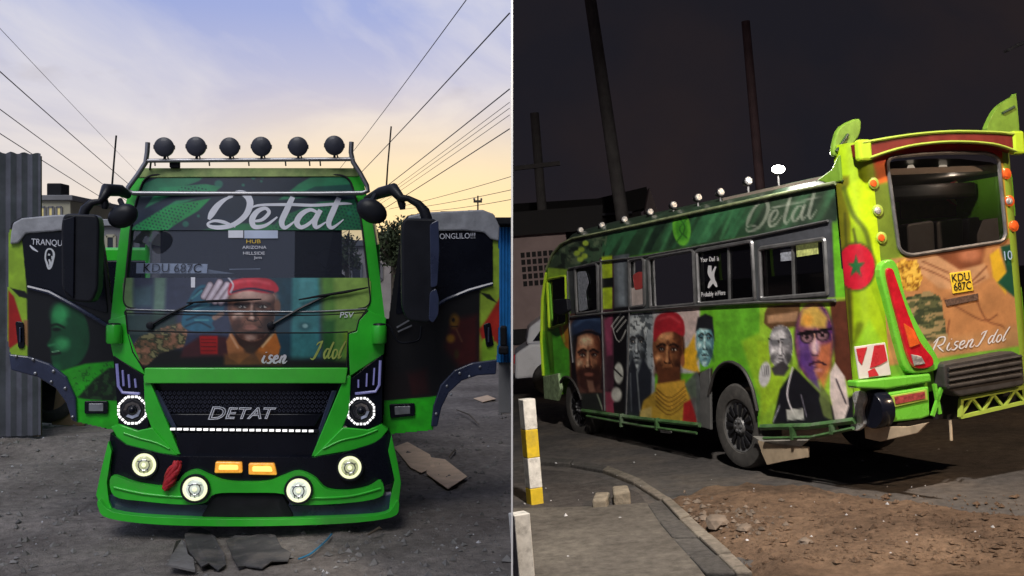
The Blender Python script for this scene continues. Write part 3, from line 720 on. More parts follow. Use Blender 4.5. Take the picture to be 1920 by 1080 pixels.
for k, (x, ch) in enumerate(zip((404, 430, 453, 477, 499), 'DETAT')):
    c = bpy.data.curves.new('t', 'FONT'); c.body = ch; c.size = .135 if k == 0 else .118; c.align_x = 'CENTER'; c.align_y = 'CENTER'; c.shear = .28; c.fill_mode = 'NONE'; c.bevel_depth = .0030; c.resolution_u = 4
    o = bpy.data.objects.new('t', c); COL.objects.link(o); bpy.context.view_layer.update()
    m2 = bpy.data.meshes.new_from_object(o.evaluated_get(bpy.context.evaluated_depsgraph_get())); bpy.data.objects.remove(o)
    q = link('grille_letter', m2, M_white, BUS); q.matrix_local = frame3(F3(x, 776, -.03), F3(x + 20, 776, -.03) - F3(x - 20, 776, -.03), (0, 0, 1)) @ Matrix.Diagonal((1.25, 1, 1, 1))
for k in range(22):
    x = 324 + k * 12.35; y = 804.5 + 3.5 * (k / 21)
    c = F3(x, y, -.045)
    if k == 0: led = MB().box((0, 0, 0), (.034, .012, .016)).mesh('led')
    o = link('led_segment', led, M_led, BUS); o.location = c
panel('led_bar', [(316, 801), (598, 805), (598, 813), (316, 809)], -.036, .02, M_black)
# --- headlamps
def headlamp(outline, cx, cy, rx, flip):
    h = panel('headlamp', outline, -.035, .10, M_gloss, step=16)
    ctr = F3(cx, cy, -.03); r = rx / 248
    mb = MB()
    for k in range(8):
        a0, a1 = R_(22.5 + 45 * k), R_(22.5 + 45 * (k + 1))
        for t in (.16, .5, .84):
            p = Vector((math.cos(a0), 0, math.sin(a0))).lerp(Vector((math.cos(a1), 0, math.sin(a1))), t) * r
            a = (a0 + a1) / 2; M = Matrix.Rotation(-(a + math.pi / 2), 3, 'Y')
            mb.box(ctr + p + Vector((0, -.03, 0)), (r * .175, .014, r * .15), M)
    mb.build('ring_light', M_led, h)
    MB().lathe(ctr, FWD, [(0, r * .80), (.02, r * .80), (.03, r * .72)], 8).build('ring_backing', M_black, h)
    MB().lathe(ctr, FWD, [(.03, r * .62), (.04, r * .60), (.034, r * .40), (.02, r * .38)], 8).build('reflector', M_chrome2, h)
    MB().lathe(ctr, FWD, [(.02, r * .34), (.045, r * .30), (.06, r * .18), (.064, 0.002)], 16).build('projector_lens', M_gloss, h, 0, 40)
    return h
h1 = headlamp(rnd([(212, 666), (272, 706), (279, 805), (256, 808), (222, 795)], [4, 6, 10, 10, 8]), 250, 768, 26.5, 1)
h2 = headlamp(rnd([(656, 712), (718, 664), (716, 795), (690, 806), (650, 806)], [6, 4, 8, 10, 10]), 677, 770, 26.5, -1)
for h, b, bars in ((h1, [(219, 682), (222, 724), (230, 736), (262, 738)], [((230, 694), (232, 724)), ((241, 702), (243, 727)), ((253, 710), (255, 727))]),
                   (h2, [(713, 676), (711, 722), (704, 734), (666, 738)], [((702, 690), (700, 722)), ((688, 700), (687, 725)), ((672, 712), (672, 727))])):
    for a, c in bars: MB().bar(F3(*a, -.045), F3(*c, -.045), .012, .024, (0, 1, 0)).build('light_bar', M_lav, h, .003)
    MB().tube([F3(x, y, -.045) for x, y in rnd(b, 6)[0:]] if False else [F3(x, y, -.045) for x, y in b], .011, 6).build('light_bar', M_lav, h, 0, 50)
# --- cheeks under the lamps
panel('fender_cheek', [(208, 800), (224, 796), (258, 808), (285, 802), (332, 854), (300, 850), (252, 842), (222, 826)], -.07, .12, M_green, step=16)
panel('fender_cheek', [(588, 857), (642, 802), (690, 806), (716, 796), (728, 806), (712, 826), (676, 842), (630, 850)], -.07, .12, M_green, step=16)
ftube('cheek_crease', [(232, 812), (262, 822), (292, 830), (318, 842)], -.072, .008, M_green)
ftube('cheek_crease', [(606, 842), (640, 826), (676, 818), (708, 806)], -.072, .008, M_green)
# --- bumper
bp = panel('bumper', [(207, 812), (236, 834), (300, 850), (335, 856), (588, 858), (640, 850), (700, 832), (731, 810), (742, 860), (736, 906), (690, 918), (600, 922), (330, 922), (250, 914), (210, 902), (203, 850)], -.10, .25, M_gloss, step=22)
panel('bumper_band', spline([(209, 893), (250, 905), (300, 913), (330, 906), (345, 889), (368, 882), (392, 892), (424, 903), (465, 905), (503, 903), (530, 893), (560, 884), (590, 896), (612, 917), (650, 921), (690, 914), (714, 902), (718, 928), (680, 940), (610, 946), (566, 947), (546, 944), (530, 926), (465, 924), (404, 926), (384, 943), (340, 946), (270, 940), (214, 930)], 4, True).tolist(), -.17, .12, M_green, bp, step=18)
panel('bumper_intake', rnd([(404, 924), (528, 924), (552, 970), (376, 970)], 8), -.14, .10, M_matte, bp)
panel('bumper_strip', [(202, 928), (300, 943), (465, 948), (640, 946), (738, 926), (744, 955), (722, 968), (465, 974), (212, 966), (198, 950)], -.12, .12, M_navy, bp)
panel('bumper_lip', spline([(186, 938), (212, 960), (300, 970), (465, 974), (640, 970), (722, 963), (744, 940), (748, 950), (734, 970), (640, 982), (465, 987), (300, 984), (204, 972), (184, 952)], 4, True).tolist(), -.21, .16, M_green, bp, step=20)
panel('bumper_flare', [(203, 828), (209, 846), (200, 905), (204, 940), (214, 964), (190, 954), (180, 928), (190, 880)], -.15, .2, M_green, bp, step=16)
panel('bumper_flare', [(734, 816), (746, 870), (752, 905), (748, 940), (728, 966), (732, 935), (740, 900), (728, 846)], -.15, .2, M_green, bp, step=16)
ftube('bumper_rib', [(214, 914), (270, 926), (340, 932), (384, 930)], -.172, .010, M_green, bp)
ftube('bumper_rib', [(546, 932), (600, 934), (660, 930), (714, 916)], -.172, .010, M_green, bp)
def round_lamp(name, cx, cy, r, off, lens, rim, parent):
    c = F3(cx, cy, off); r /= 248
    o = MB().lathe(c, FWD, [(-.08, r * 1.1), (.0, r * 1.22), (.02, r * 1.18), (.02, r * 1.02), (.0, r)], 28).build(name, M_black, parent, 0, 40)
    MB().lathe(c, FWD, [(.0, r), (.016, r * .98), (.018, r * .80), (.012, r * .78)], 28).build('glow_rim', rim, o, 0, 30)
    MB().lathe(c, FWD, [(.0, r * .79), (.012, r * .77), (.024, r * .5), (.03, .003)], 28).build('lens', lens, o, 0, 50)
    MB().lathe(c, FWD, [(.028, r * .20), (.036, r * .15), (.038, .002)], 12).build('bulb', M_lens_yr, o, 0, 50)
    MB().tube([c + Vector((math.cos(a) * r * .46, -.026, math.sin(a) * r * .46)) for a in np.linspace(0, 2 * math.pi, 25)], r * .05, 6, False).build('lens_ring', M_chrome2, o, 0, 50)
    for k in (-1, 0, 1): MB().bar(c + Vector((k * r * .34, -.024, -r * (.62 if k else .72))), c + Vector((k * r * .34, -.024, -r * .28)), r * .05, .006).build('lens_rib', M_chrome2, o)
    MB().bar(c + Vector((-r * .55, -.022, r * .34)), c + Vector((r * .55, -.022, r * .34)), r * .09, .006).build('lens_rib', M_chrome2, o)
    return o
round_lamp('fog_lamp', 271, 871, 21, -.115, M_lens_y, M_lens_yr, BUS)
round_lamp('fog_lamp', 656, 876, 21.5, -.115, M_lens_y, M_lens_yr, BUS)
round_lamp('driving_lamp', 366, 916, 22, -.19, M_lens_w, M_lens_yr, BUS)
round_lamp('driving_lamp', 560, 919, 22, -.19, M_lens_w, M_lens_yr, BUS)
for pts in ([(404, 866), (453, 867), (454, 887), (402, 887)], [(466, 869), (514, 869), (519, 891), (466, 890)]):
    o = panel('amber_lamp', rnd(pts, 3), -.14, .05, M_amber, BUS, 30)
    cx_, cy_ = np.mean(pts, 0); P = [(cx_ + (x - cx_) * .72, cy_ + (y - cy_) * .45) for x, y in pts]
    panel('amber_core', rnd(P, 3), -.152, .014, M_amber_c, o, 40, .003)
# red ribbon tied to the bumper
mb = MB()
for k in range(18):
    a = k * 1.7; pts = []
    for t in np.linspace(0, 1, 6):
        x = 332 - 20 * t + 5 * math.sin(a + t * 6) + 3 * math.cos(a * 2.3); y = 868 + 48 * t + 4 * math.cos(a * 1.3 + t * 5)
        pts.append(F3(x, y, -.19 - .02 * math.sin(a + t * 4)))
    mb.tube([Vector(q) for q in spline([tuple(q) for q in pts], 3)], [.007 + .013 * math.sin(math.pi * (i + 1) / 18) for i in range(16)], 8)
mb.build('red_ribbon', M_red, BUS, 0, 70)
# --- front wheels in the shade of the body
for sx in (-.84, .84):
    wh = MB().lathe((sx - .11 * np.sign(sx), 1.0, .40), (np.sign(sx), 0, 0), [(0, .30), (.0, .38), (.03, .40), (.2, .40), (.23, .38), (.23, .24), (.19, .22)], 28).build('wheel', M_rubber, BUS, 0, 40)
    MB().lathe((sx + .06 * np.sign(sx), 1.0, .40), (np.sign(sx), 0, 0), [(0, .23), (.02, .21), (.0, .1), (.05, .08), (.05, .002)], 20).build('rim', M_steel, wh, 0, 40)
MB().box((0, 1.2, .45), (1.5, .5, .12)).box((-.4, 3.2, .5), (.12, 5.5, .16)).box((.4, 3.2, .5), (.12, 5.5, .16)).build('chassis', M_matte, BUS)

# --- roof rack with six covered spot lamps
RO = .02
def rk(px, py, ly=.22): return PL(px, py, ly)
rack = MB()
rack.tube([rk(277, 267), rk(276, 285), rk(273, 305), rk(258, 328), rk(240, 352), rk(240, 358), rk(250, 362.5), rk(350, 363), rk(465, 363.5), rk(600, 363), rk(680, 362), rk(690, 358), rk(688, 348), rk(676, 326), rk(662, 304), rk(658, 286), rk(659, 266)], .019, 8)
rack.build('roof_rack', M_chrome, BUS, 0, 60)
MB().tube([rk(272, 301.5), rk(465, 300), rk(664, 298.5)], .016, 8).build('rack_bar', M_chrome, BUS, 0, 60)
mb = MB()
for x in (290, 392, 466, 535, 580, 600): mb.tube([rk(x, 300, .24), rk(x + 1, 311, .26)], .006, 5)
mb.tube([rk(283, 303, .24), rk(281, 318, .3)], .008, 5); mb.tube([rk(664, 302, .24), rk(664, 316, .3)], .008, 5)
mb.build('rack_bracket', M_black, BUS)
MB().box(rk(328, 309, .26), (.075, .05, .05)).build('rack_junction_box', M_matte, BUS, .008)
M_cover = mat('lamp_cover', (.028, .031, .048), .5, var=.25, vscale=14, coat=.15)
for i, (x, y, r) in enumerate(((308, 276, 18), (368, 275, 18.2), (431, 276, 18), (490, 275, 18.4), (559, 275, 18.4), (627, 273, 18.6))):
    c = rk(x, y, .2); r /= 248
    o = MB().lathe(c, FWD, [(-.09, r * .35), (-.07, r * .75), (-.02, r), (.0, r * 1.03), (.014, r * 1.03), (.018, r * .96), (.028, r * .6), (.032, .004)], 26).build('spot_lamp', M_cover, BUS, 0, 40)
    mb = MB(); mb.tube([c + Vector((0, .03, -r * .9)), rk(x, 301, .22)], .011, 6); mb.tube([c + Vector((.02, .03, -r * .95)), rk(x + 8, 300, .22)], .006, 5)
    for sgn in (-1, 1): mb.box(c + Vector((sgn * r * .98, .0, 0)), (.014, .03, .03))
    mb.build('bracket', M_black, o)
# --- aerials standing at the mirror arms
MB().tube([PL(209.5, 356, .2), PL(214, 300, .2), PL(218, 254, .2)], [.008, .007, .007], 6).build('aerial', M_matte, BUS, 0, 60)
MB().tube([PL(724.5, 350, .2), PL(727, 310, .2), PL(733.5, 237, .2)], [.008, .007, .007], 6).build('aerial', M_matte, BUS, 0, 60)
# --- mirrors
def mirror(arm, arm_r, box, small, srot, stem):
    a = MB().tube([PL(x, y, d) for x, y, d in arm], arm_r, 9).build('mirror_arm', M_black, BUS, 0, 60)
    MB().tube([PL(x, y, d) for x, y, d in stem], [.022, .03, .02], 8).build('mirror_stem', M_black, BUS, 0, 60)
    x0, x1, y0, y1 = box
    pts = rnd([(x0 + 5, y0), (x1 - 4, y0 + 2), (x1, y0 + 20), (x1 - 3, y1 - 25), (x1 - 14, y1), (x0 + 12, y1 - 4), (x0 + 1, y1 - 30), (x0, y0 + 20)], 10, 4)
    m_ = MB().prism([PL(x, y, -.22) for x, y in pts], (0, .16, 0)).build('wing_mirror', M_black, BUS, .028, None, 3)
    return m_
wm = mirror([(240, 366, .1), (225, 357, .0), (200, 356, -.1), (192, 372, -.14), (186, 378, -.15), (172, 380, -.15), (160, 392, -.15), (154, 412, -.15)], [.03, .045, .05, .03, .022, .028, .036, .038], (114, 186, 400, 568), None, 0, [(196, 372, -.12), (197, 384, -.12), (196, 392, -.12)])
wm2 = mirror([(686, 374, .1), (712, 362, .0), (738, 355, -.1), (752, 372, -.14), (765, 372, -.15), (784, 382, -.15), (796, 396, -.15), (802, 416, -.15)], [.026, .045, .05, .034, .024, .032, .042, .044], (752, 822, 408, 606), None, 0, [(748, 370, -.12), (754, 384, -.12), (755, 393, -.12)])
# brighter side plate and clamp on the right mirror, small plates on both
MB().prism([PL(x, y, -.235) for x, y in rnd([(806, 548), (818, 540), (823, 560), (822, 590), (812, 606), (804, 600)], 5, 3)], (0, .03, 0)).build('clamp_plate', M_navy, wm2, .004)
MB().prism([PL(x, y, -.24) for x, y in rnd([(806, 420), (822, 412), (824, 470), (820, 536), (808, 540)], 5, 3)], (0, .03, 0)).build('side_face', M_navy, wm2, .006)
MB().prism([PL(x, y, -.24) for x, y in [(118, 412), (140, 405), (138, 560), (120, 545)]], (0, .02, 0)).build('side_face', M_gloss, wm, .006)
for px, py, rx, ry, rot in ((231, 405, 27, 21, -28), (697, 396, 30, 22, 28)):
    c = PL(px, py, -.16); M = Matrix.Rotation(R_(rot), 3, 'Y'); mb = MB()
    vs = []; n = 20; prof = [(-.06, .3), (-.05, .75), (-.02, 1.0), (.02, .98), (.04, .8), (.05, .35)]
    for h_, q in prof: vs += [c + M @ Vector((math.cos(2 * math.pi * j / n) * rx / 248 * q, h_, math.sin(2 * math.pi * j / n) * ry / 248 * q)) for j in range(n)]
    fs = [(i * n + j, i * n + (j + 1) % n, (i + 1) * n + (j + 1) % n, (i + 1) * n + j) for i in range(5) for j in range(n)] + [tuple(range(n)), tuple(range(5 * n, 6 * n))]
    o = mb.add(vs, fs).build('kerb_mirror', M_black, BUS, 0, 50)
    MB().tube([c + Vector((0, 0, ry / 248 * .8)), PL(px + (-6 if px < 400 else 6), py - 30, -.1)], .02, 7).build('stem', M_black, o, 0, 50)

for xs in ((690, 748), (196, 236)):
    MB().prism([PL(xs[0], 598, .40), PL(xs[1], 598, .40), PL(xs[1], 800, .40), PL(xs[0], 804, .40)], (0, .08, 0)).build('hinge_post', M_matte, BUS)
# --- the two open cab doors (outer faces towards us)
def door(outline, paintf, win, trim_pts, cap_pts, lime, arch, bolts, marker, slot, lam):
    d = MB().prism([PL(x, y, .305) for x, y in outline], (0, .06, 0)).build('cab_door', M_black, BUS, .01)
    xs = [p[0] for p in outline]; ys = [p[1] for p in outline]
    grid_panel('door_mural', np.arange(min(xs), max(xs) + 2, 2.0), np.arange(min(ys), max(ys) + 2, 2.0), lambda U, V: fl_np(U, V, .300, None), lambda U, V: in_poly(U, V, outline), paintf, M_paint, d, lambda U, V: (U, V))
    MB().prism([PL(x, y, .288) for x, y in rnd(win, 6, 3)], (0, .008, 0)).build('door_window', M_gloss, d, .003)
    MB().tube([PL(x, y, .285) for x, y in trim_pts], .016, 7).build('window_trim', M_navy, d, 0, 50)
    MB().prism([PL(x, y, .27) for x, y in cap_pts], (0, .10, 0)).build('canvas_cap', M_padgrey, d, .012)
    MB().prism([PL(x, y, .27) for x, y in arch], (0, .06, 0)).build('arch_flare', M_navy, d, .010)
    for x, y in bolts: MB().lathe(PL(x, y, .262), FWD, [(-.01, .012), (.006, .011), (.01, .004)], 8).build('bolt', M_steel, d, 0, 40)
    c = [PL(x, y, .275) for x, y in rnd(marker, 3, 3)]
    k = MB().prism(c, (0, .03, 0)).build('side_lamp', M_gloss, d, .006)
    mx_, my_ = np.mean(marker, 0)
    MB().prism([PL(mx_ + (x - mx_) * .62, my_ + (y - my_) * .6, .27) for x, y in marker], (0, .008, 0)).build('lens', M_steel, k, .003)
    s_ = MB().prism([PL(x, y, .285) for x, y in rnd(slot, 5, 3)], (0, .02, 0)).build('door_handle', M_gloss, d, .006)
    mx_, my_ = np.mean(slot, 0)
    MB().bar(PL(mx_, my_ - 14, .27), PL(mx_, my_ + 14, .27), .02, .012).build('lever', M_navy, s_, .004)
    return d
LD = [(16, 440), (22, 418), (40, 408), (165, 402), (186, 412), (197, 480), (212, 590), (218, 670), (222, 806), (214, 806), (140, 790), (134, 764), (116, 722), (86, 692), (20, 664), (14, 636)]
def left_door_paint(X, Y):
    p = Paint(X, Y, (13, 15, 20))
    p.poly([(0, 430), (40, 430), (50, 540), (52, 675), (0, 680)], (150, 190, 50), 2)
    p.poly([(16, 545), (26, 556), (44, 612), (46, 634), (16, 655)], (168, 30, 24), 3)
    p.poly([(20, 540), (46, 546), (60, 562), (36, 556)], (14, 16, 16), 2); p.poly([(44, 600), (52, 600), (52, 650), (46, 645)], (150, 110, 70), 2)
    # green face in profile
    p.poly([(96, 600), (104, 572), (128, 566), (158, 590), (168, 640), (150, 680), (112, 694), (98, 680), (94, 655), (88, 646), (96, 630)], (20, 74, 44), 4, sm=True)
    p.ell(112, 590, 16, 20, (52, 150, 86), soft=.9); p.ell(116, 645, 14, 12, (56, 150, 88), soft=.9); p.ell(106, 690, 10, 10, (28, 96, 52), soft=.9)
    p.line([(94, 612), (106, 608), (120, 614)], 4, (6, 24, 14), 3); p.ell(106, 618, 8, 3.5, (6, 22, 14), soft=.6); p.line([(92, 648), (104, 646), (112, 652)], 4, (50, 130, 80), 3)
    p.line([(96, 664), (112, 662)], 5, (8, 24, 16), 3); p.line([(98, 660), (110, 658)], 2, (120, 170, 130), 2); p.line([(130, 600), (140, 640), (130, 680)], 9, (20, 72, 44), 8)
    p.poly([(98, 712), (112, 696), (160, 682), (224, 676), (224, 812), (130, 800), (140, 760)], (40, 170, 30), 4)
    p.poly([(98, 712), (140, 690), (175, 686), (140, 735)], (44, 150, 34), 8, .8)
    p.poly([(146, 745), (176, 712), (204, 690), (226, 690), (226, 756), (160, 748)], (12, 26, 14), 4, .95)
    n = vnoise(X, Y, 9, 5); p.mix(np.where(in_poly(X, Y, [(150, 745), (200, 690), (226, 690), (226, 756)]) & (n > .58), .7, 0), (46, 86, 44))
    p.mix(np.where(in_poly(X, Y, [(100, 700), (220, 676), (220, 740), (130, 745)]) & (vnoise(X, Y, 6, 9) > .64), .55, 0), (20, 70, 20))
    p.poly([(130, 748), (230, 752), (230, 812), (130, 812)], (40, 184, 28), 2)
    p.noise(20, .15, 2); return p.C
ld = door(LD, left_door_paint, [(40, 436), (112, 434), (170, 430), (190, 470), (202, 588), (150, 572), (92, 542), (50, 534)], [(52, 538), (92, 548), (140, 574), (204, 612)],
          [(20, 436), (24, 418), (40, 409), (100, 403), (166, 401), (184, 412), (180, 428), (120, 432), (48, 438), (34, 456), (18, 458)], None,
          [(16, 664), (52, 668), (92, 682), (124, 706), (142, 746), (144, 792), (134, 788), (124, 756), (104, 728), (72, 708), (20, 694)], [(30, 668), (62, 674), (100, 696), (122, 728), (136, 782), (66, 700), (96, 716)],
          [(158, 752), (202, 752), (202, 776), (158, 776)], [(28, 602), (44, 604), (46, 652), (34, 654)], None)
def dtext(s, px, py, size, parent, rot=0, sx=1):
    ex = PL(px + 20, py + rot, .28) - PL(px - 20, py - rot, .28)
    text('door_lettering', s, size, M_white, parent, frame3(PL(px, py, .284), ex, (0, 0, 1)), sx=sx, ext=.0015)
dtext('TRANQU', 88, 455, .066, ld, 1.0, .82)
ribbons('speech_tick', [[(56, 460, 2), (62, 466, 4), (71, 472, 1.5)]], lambda x, y, o: PL(x, y, .284 - o), M_white, ld, .001)
ribbons('skull_sticker', [[(86, 472, 3), (90, 467, 3), (97, 468, 3), (101, 476, 4), (99, 488, 4), (95, 500, 5), (91, 503, 4), (88, 494, 4), (85, 484, 3), (86, 472, 3)], [(90, 477, 4), (94, 478, 3)], [(92, 486, 3), (94, 494, 4), (92, 499, 2)], [(97, 480, 2), (98, 486, 3)]], lambda x, y, o: PL(x, y, .284 - o), M_silvertxt, ld, .001)
RD = [(724, 640), (734, 560), (748, 470), (752, 420), (764, 404), (800, 398), (905, 394), (926, 402), (934, 420), (937, 560), (934, 640), (930, 674), (900, 680), (862, 694), (834, 722), (818, 766), (812, 806), (730, 814), (718, 806)]
def right_door_paint(X, Y):
    p = Paint(X, Y, (12, 12, 15))
    p.poly([(922, 430), (945, 430), (945, 700), (898, 690), (900, 545), (924, 530)], (152, 184, 56), 2)
    p.poly([(898, 618), (912, 600), (945, 545), (945, 660), (930, 640), (905, 640)], (176, 42, 30), 4)
    p.poly([(900, 548), (918, 552), (932, 568), (914, 560)], (16, 20, 16), 2); p.poly([(905, 636), (925, 630), (930, 680), (900, 686)], (132, 178, 44), 2)
    p.poly([(850, 600), (895, 590), (898, 680), (860, 690), (830, 650)], (70, 14, 14), 16, .9)
    p.poly([(760, 700), (800, 690), (806, 740), (770, 745)], (52, 10, 12), 14, .8); p.poly([(724, 690), (760, 700), (770, 745), (722, 750)], (20, 10, 12), 10)
    p.ell(852, 602, 9, 14, (120, 84, 20), soft=.8); p.ell(845, 635, 8, 8, (140, 98, 26), soft=.8); p.line([(856, 618), (866, 640)], 3, (110, 70, 50), 3); p.ell(856, 664, 5, 9, (60, 44, 16), soft=.8)
    p.ell(850, 600, 3, 4, (16, 12, 8), soft=.5); p.line([(846, 612), (858, 612)], 2, (20, 12, 8), 2)
    p.poly([(715, 752), (808, 744), (830, 740), (820, 820), (715, 820)], (44, 190, 30), 2)
    p.noise(18, .2, 6); return p.C
rd = door(RD, right_door_paint, [(768, 438), (920, 434), (924, 440), (924, 530), (900, 540), (868, 546), (812, 574), (742, 590), (752, 470)], [(812, 578), (836, 562), (880, 544), (924, 532)],
          [(752, 468), (756, 430), (766, 405), (800, 398), (905, 393), (926, 401), (937, 424), (936, 452), (920, 448), (908, 436), (870, 432), (780, 434), (764, 470)], None,
          [(930, 702), (896, 704), (866, 714), (842, 736), (828, 764), (820, 800), (808, 800), (812, 762), (826, 722), (852, 694), (886, 680), (932, 674)], [(900, 688), (862, 700), (838, 724), (818, 776), (880, 706), (846, 740)],
          [(730, 758), (778, 756), (778, 780), (732, 784)], [(906, 608), (920, 604), (926, 648), (912, 652)], None)
dtext('ONGLILO!!!', 858, 443, .064, rd, -.4, .88)
mb = MB(); mb.bar(PL(744, 614, .27), PL(768, 600, .27), .02, .012); mb.bar(PL(746, 622, .27), PL(772, 610, .27), .02, .012); mb.build('step_bar', M_steel, rd)
ftube('door_stay', [(712, 606), (730, 612), (746, 640), (768, 642), (786, 636), (790, 612)], -.0, .008, M_black)

# ------------------------------------------------------------------ dusk side: yard, fence, houses, wires
def axis(lo, hi, f0, f1, fine, coarse):
    a = list(np.arange(f0, f1, fine)); x = f0; s = fine
    while x > lo: s = min(s * 1.35, coarse); x -= s; a.insert(0, max(x, lo))
    x = a[-1]; s = fine
    while x < hi: s = min(s * 1.35, coarse); x += s; a.append(min(x, hi))
    return np.unique(np.array(a))
def sheet(name, xs, ys, zf, m, keep=None):
    X, Y = np.meshgrid(xs, ys, indexing='ij'); Z = zf(X, Y); n, k = X.shape
    idx = np.arange(n * k).reshape(n, k); q = np.stack([idx[:-1, :-1], idx[1:, :-1], idx[1:, 1:], idx[:-1, 1:]], -1)
    if keep is not None:
        q = q[keep((X[:-1, :-1] + X[1:, 1:]) / 2, (Y[:-1, :-1] + Y[1:, 1:]) / 2)]
    q = q.reshape(-1, 4); used = np.unique(q); rm = -np.ones(n * k, int); rm[used] = np.arange(len(used))
    me = bpy.data.meshes.new(name); me.from_pydata(np.stack([X, Y, Z], -1).reshape(-1, 3)[used].tolist(), [], rm[q].tolist()); me.update()
    o = link(name, me, m); me.shade_smooth(); return o
def ground_mat(name, c1, c2, c3, scale=1.0, rough=.9, bump=.5, speck=None):
    m = bpy.data.materials.new(name); m.use_nodes = True; n, l = m.node_tree.nodes, m.node_tree.links; b = n['Principled BSDF']
    g = n.new('ShaderNodeNewGeometry')
    def noise(s, d=8, r=.6):
        z = n.new('ShaderNodeTexNoise'); z.inputs['Scale'].default_value = s; z.inputs['Detail'].default_value = d; z.inputs['Roughness'].default_value = r
        l.new(g.outputs['Position'], z.inputs['Vector']); return z
    a, f = noise(.8 * scale), noise(9 * scale, 8, .7); rp = n.new('ShaderNodeValToRGB'); l.new(a.outputs['Fac'], rp.inputs[0])
    e = rp.color_ramp.elements; e[0].position = .32; e[0].color = (*c1, 1); e[1].position = .7; e[1].color = (*c3, 1); q = e.new(.5); q.color = (*c2, 1)
    mr = n.new('ShaderNodeMapRange'); mr.inputs['From Min'].default_value = .3; mr.inputs['From Max'].default_value = .7; mr.inputs['To Min'].default_value = .6; mr.inputs['To Max'].default_value = 1.4
    l.new(f.outputs['Fac'], mr.inputs['Value'])
    vm = n.new('ShaderNodeVectorMath'); vm.operation = 'SCALE'; l.new(rp.outputs[0], vm.inputs[0]); l.new(mr.outputs[0], vm.inputs['Scale']); src = vm.outputs[0]
    if speck:
        v = n.new('ShaderNodeTexVoronoi'); v.inputs['Scale'].default_value = 26 * scale; l.new(g.outputs['Position'], v.inputs['Vector'])
        s2 = n.new('ShaderNodeMapRange'); s2.inputs['From Min'].default_value = .10; s2.inputs['From Max'].default_value = .16; s2.inputs['To Min'].default_value = .7; s2.inputs['To Max'].default_value = 0
        l.new(v.outputs['Distance'], s2.inputs['Value']); s3 = n.new('ShaderNodeMath'); s3.operation = 'MULTIPLY'
        z3 = noise(3 * scale); s4 = n.new('ShaderNodeMapRange'); s4.inputs['From Min'].default_value = .52; s4.inputs['From Max'].default_value = .62; l.new(z3.outputs['Fac'], s4.inputs['Value'])
        l.new(s2.outputs[0], s3.inputs[0]); l.new(s4.outputs[0], s3.inputs[1])
        mm = n.new('ShaderNodeMix'); mm.data_type = 'RGBA'; mm.inputs['B'].default_value = (*speck, 1); l.new(s3.outputs[0], mm.inputs['Factor']); l.new(src, mm.inputs['A']); src = mm.outputs['Result']
    l.new(src, b.inputs['Base Color']); b.inputs['Roughness'].default_value = rough; b.inputs['Specular IOR Level'].default_value = .2
    bz = noise(34 * scale, 8, .7); bp = n.new('ShaderNodeBump'); bp.inputs['Strength'].default_value = bump; bp.inputs['Distance'].default_value = .03
    l.new(bz.outputs['Fac'], bp.inputs['Height']); l.new(bp.outputs[0], b.inputs['Normal'])
    return m
M_dirt = ground_mat('trodden_dirt', (.14, .122, .112), (.20, .178, .163), (.28, .25, .228), 1.3, .92, 1.0, speck=(.24, .23, .21))
def zl(X, Y):
    near = np.clip((Y - 3) / 3, 0, 1) * np.clip((30 - Y) / 10, 0, 1)
    h = (vnoise(X + 50, Y, 1.3, 31) - .5) * .07 + (vnoise(X + 9, Y, .35, 32) - .5) * .05 + (vnoise(X + 3, Y, .13, 33, 3) - .5) * .03
    heap = .16 * np.exp(-(((X + 4.9) / .9) ** 2 + ((Y - 11.6) / .5) ** 2)) * (.5 + vnoise(X, Y, .3, 8))
    return h * near + heap - .01
g_l = sheet('ground', axis(-220, -.006, -6.5, -.02, .04, 14), axis(-30, 420, 5.5, 13, .04, 20), zl, M_dirt); tag(g_l, 'grey brown trodden dirt of the yard under the facing minibus', kind='structure')

# added divider with a white end, keeps dusk light out of the night street
M_wall = mat('whitewash', (.85, .85, .84), .8, var=.04, vscale=2)
WY0, WT = 5.5, .010
mb = MB()
prof = [(WY0, -1.0), (190, -1.0), (190, 70), (-1.25, 70), (-1.25, -1.0), (-1.2, -1.0), (-1.2, 2.1), (WY0 - .01, 4.4)]
prof = [(WY0 + .05, -1.0)] + prof[1:-1] + [(WY0 + .05, 4.4)]
dw = empty('wall', None); mb.prism([(-WT / 2 + .001, y, z) for y, z in prof], (WT - .002, 0, 0))
mb.build('panel', mat('divider_dark', (.045, .045, .05), .9, var=.3, vscale=1.5), dw)  # divider body made dark so the minibus does not mirror a bright face
MB().box((0, WY0 + .024, 1.7), (WT, .05, 5.4)).build('end_post', M_wall, dw)
tag(dw, 'thin tall added divider wall, white end seen edge on, keeping dusk light off the night street', 'wall')

def GL(px, py, z=0.0):
    d = ray(px, py); t = (z - CZ) / d.z; p = CAM + d * t; return p
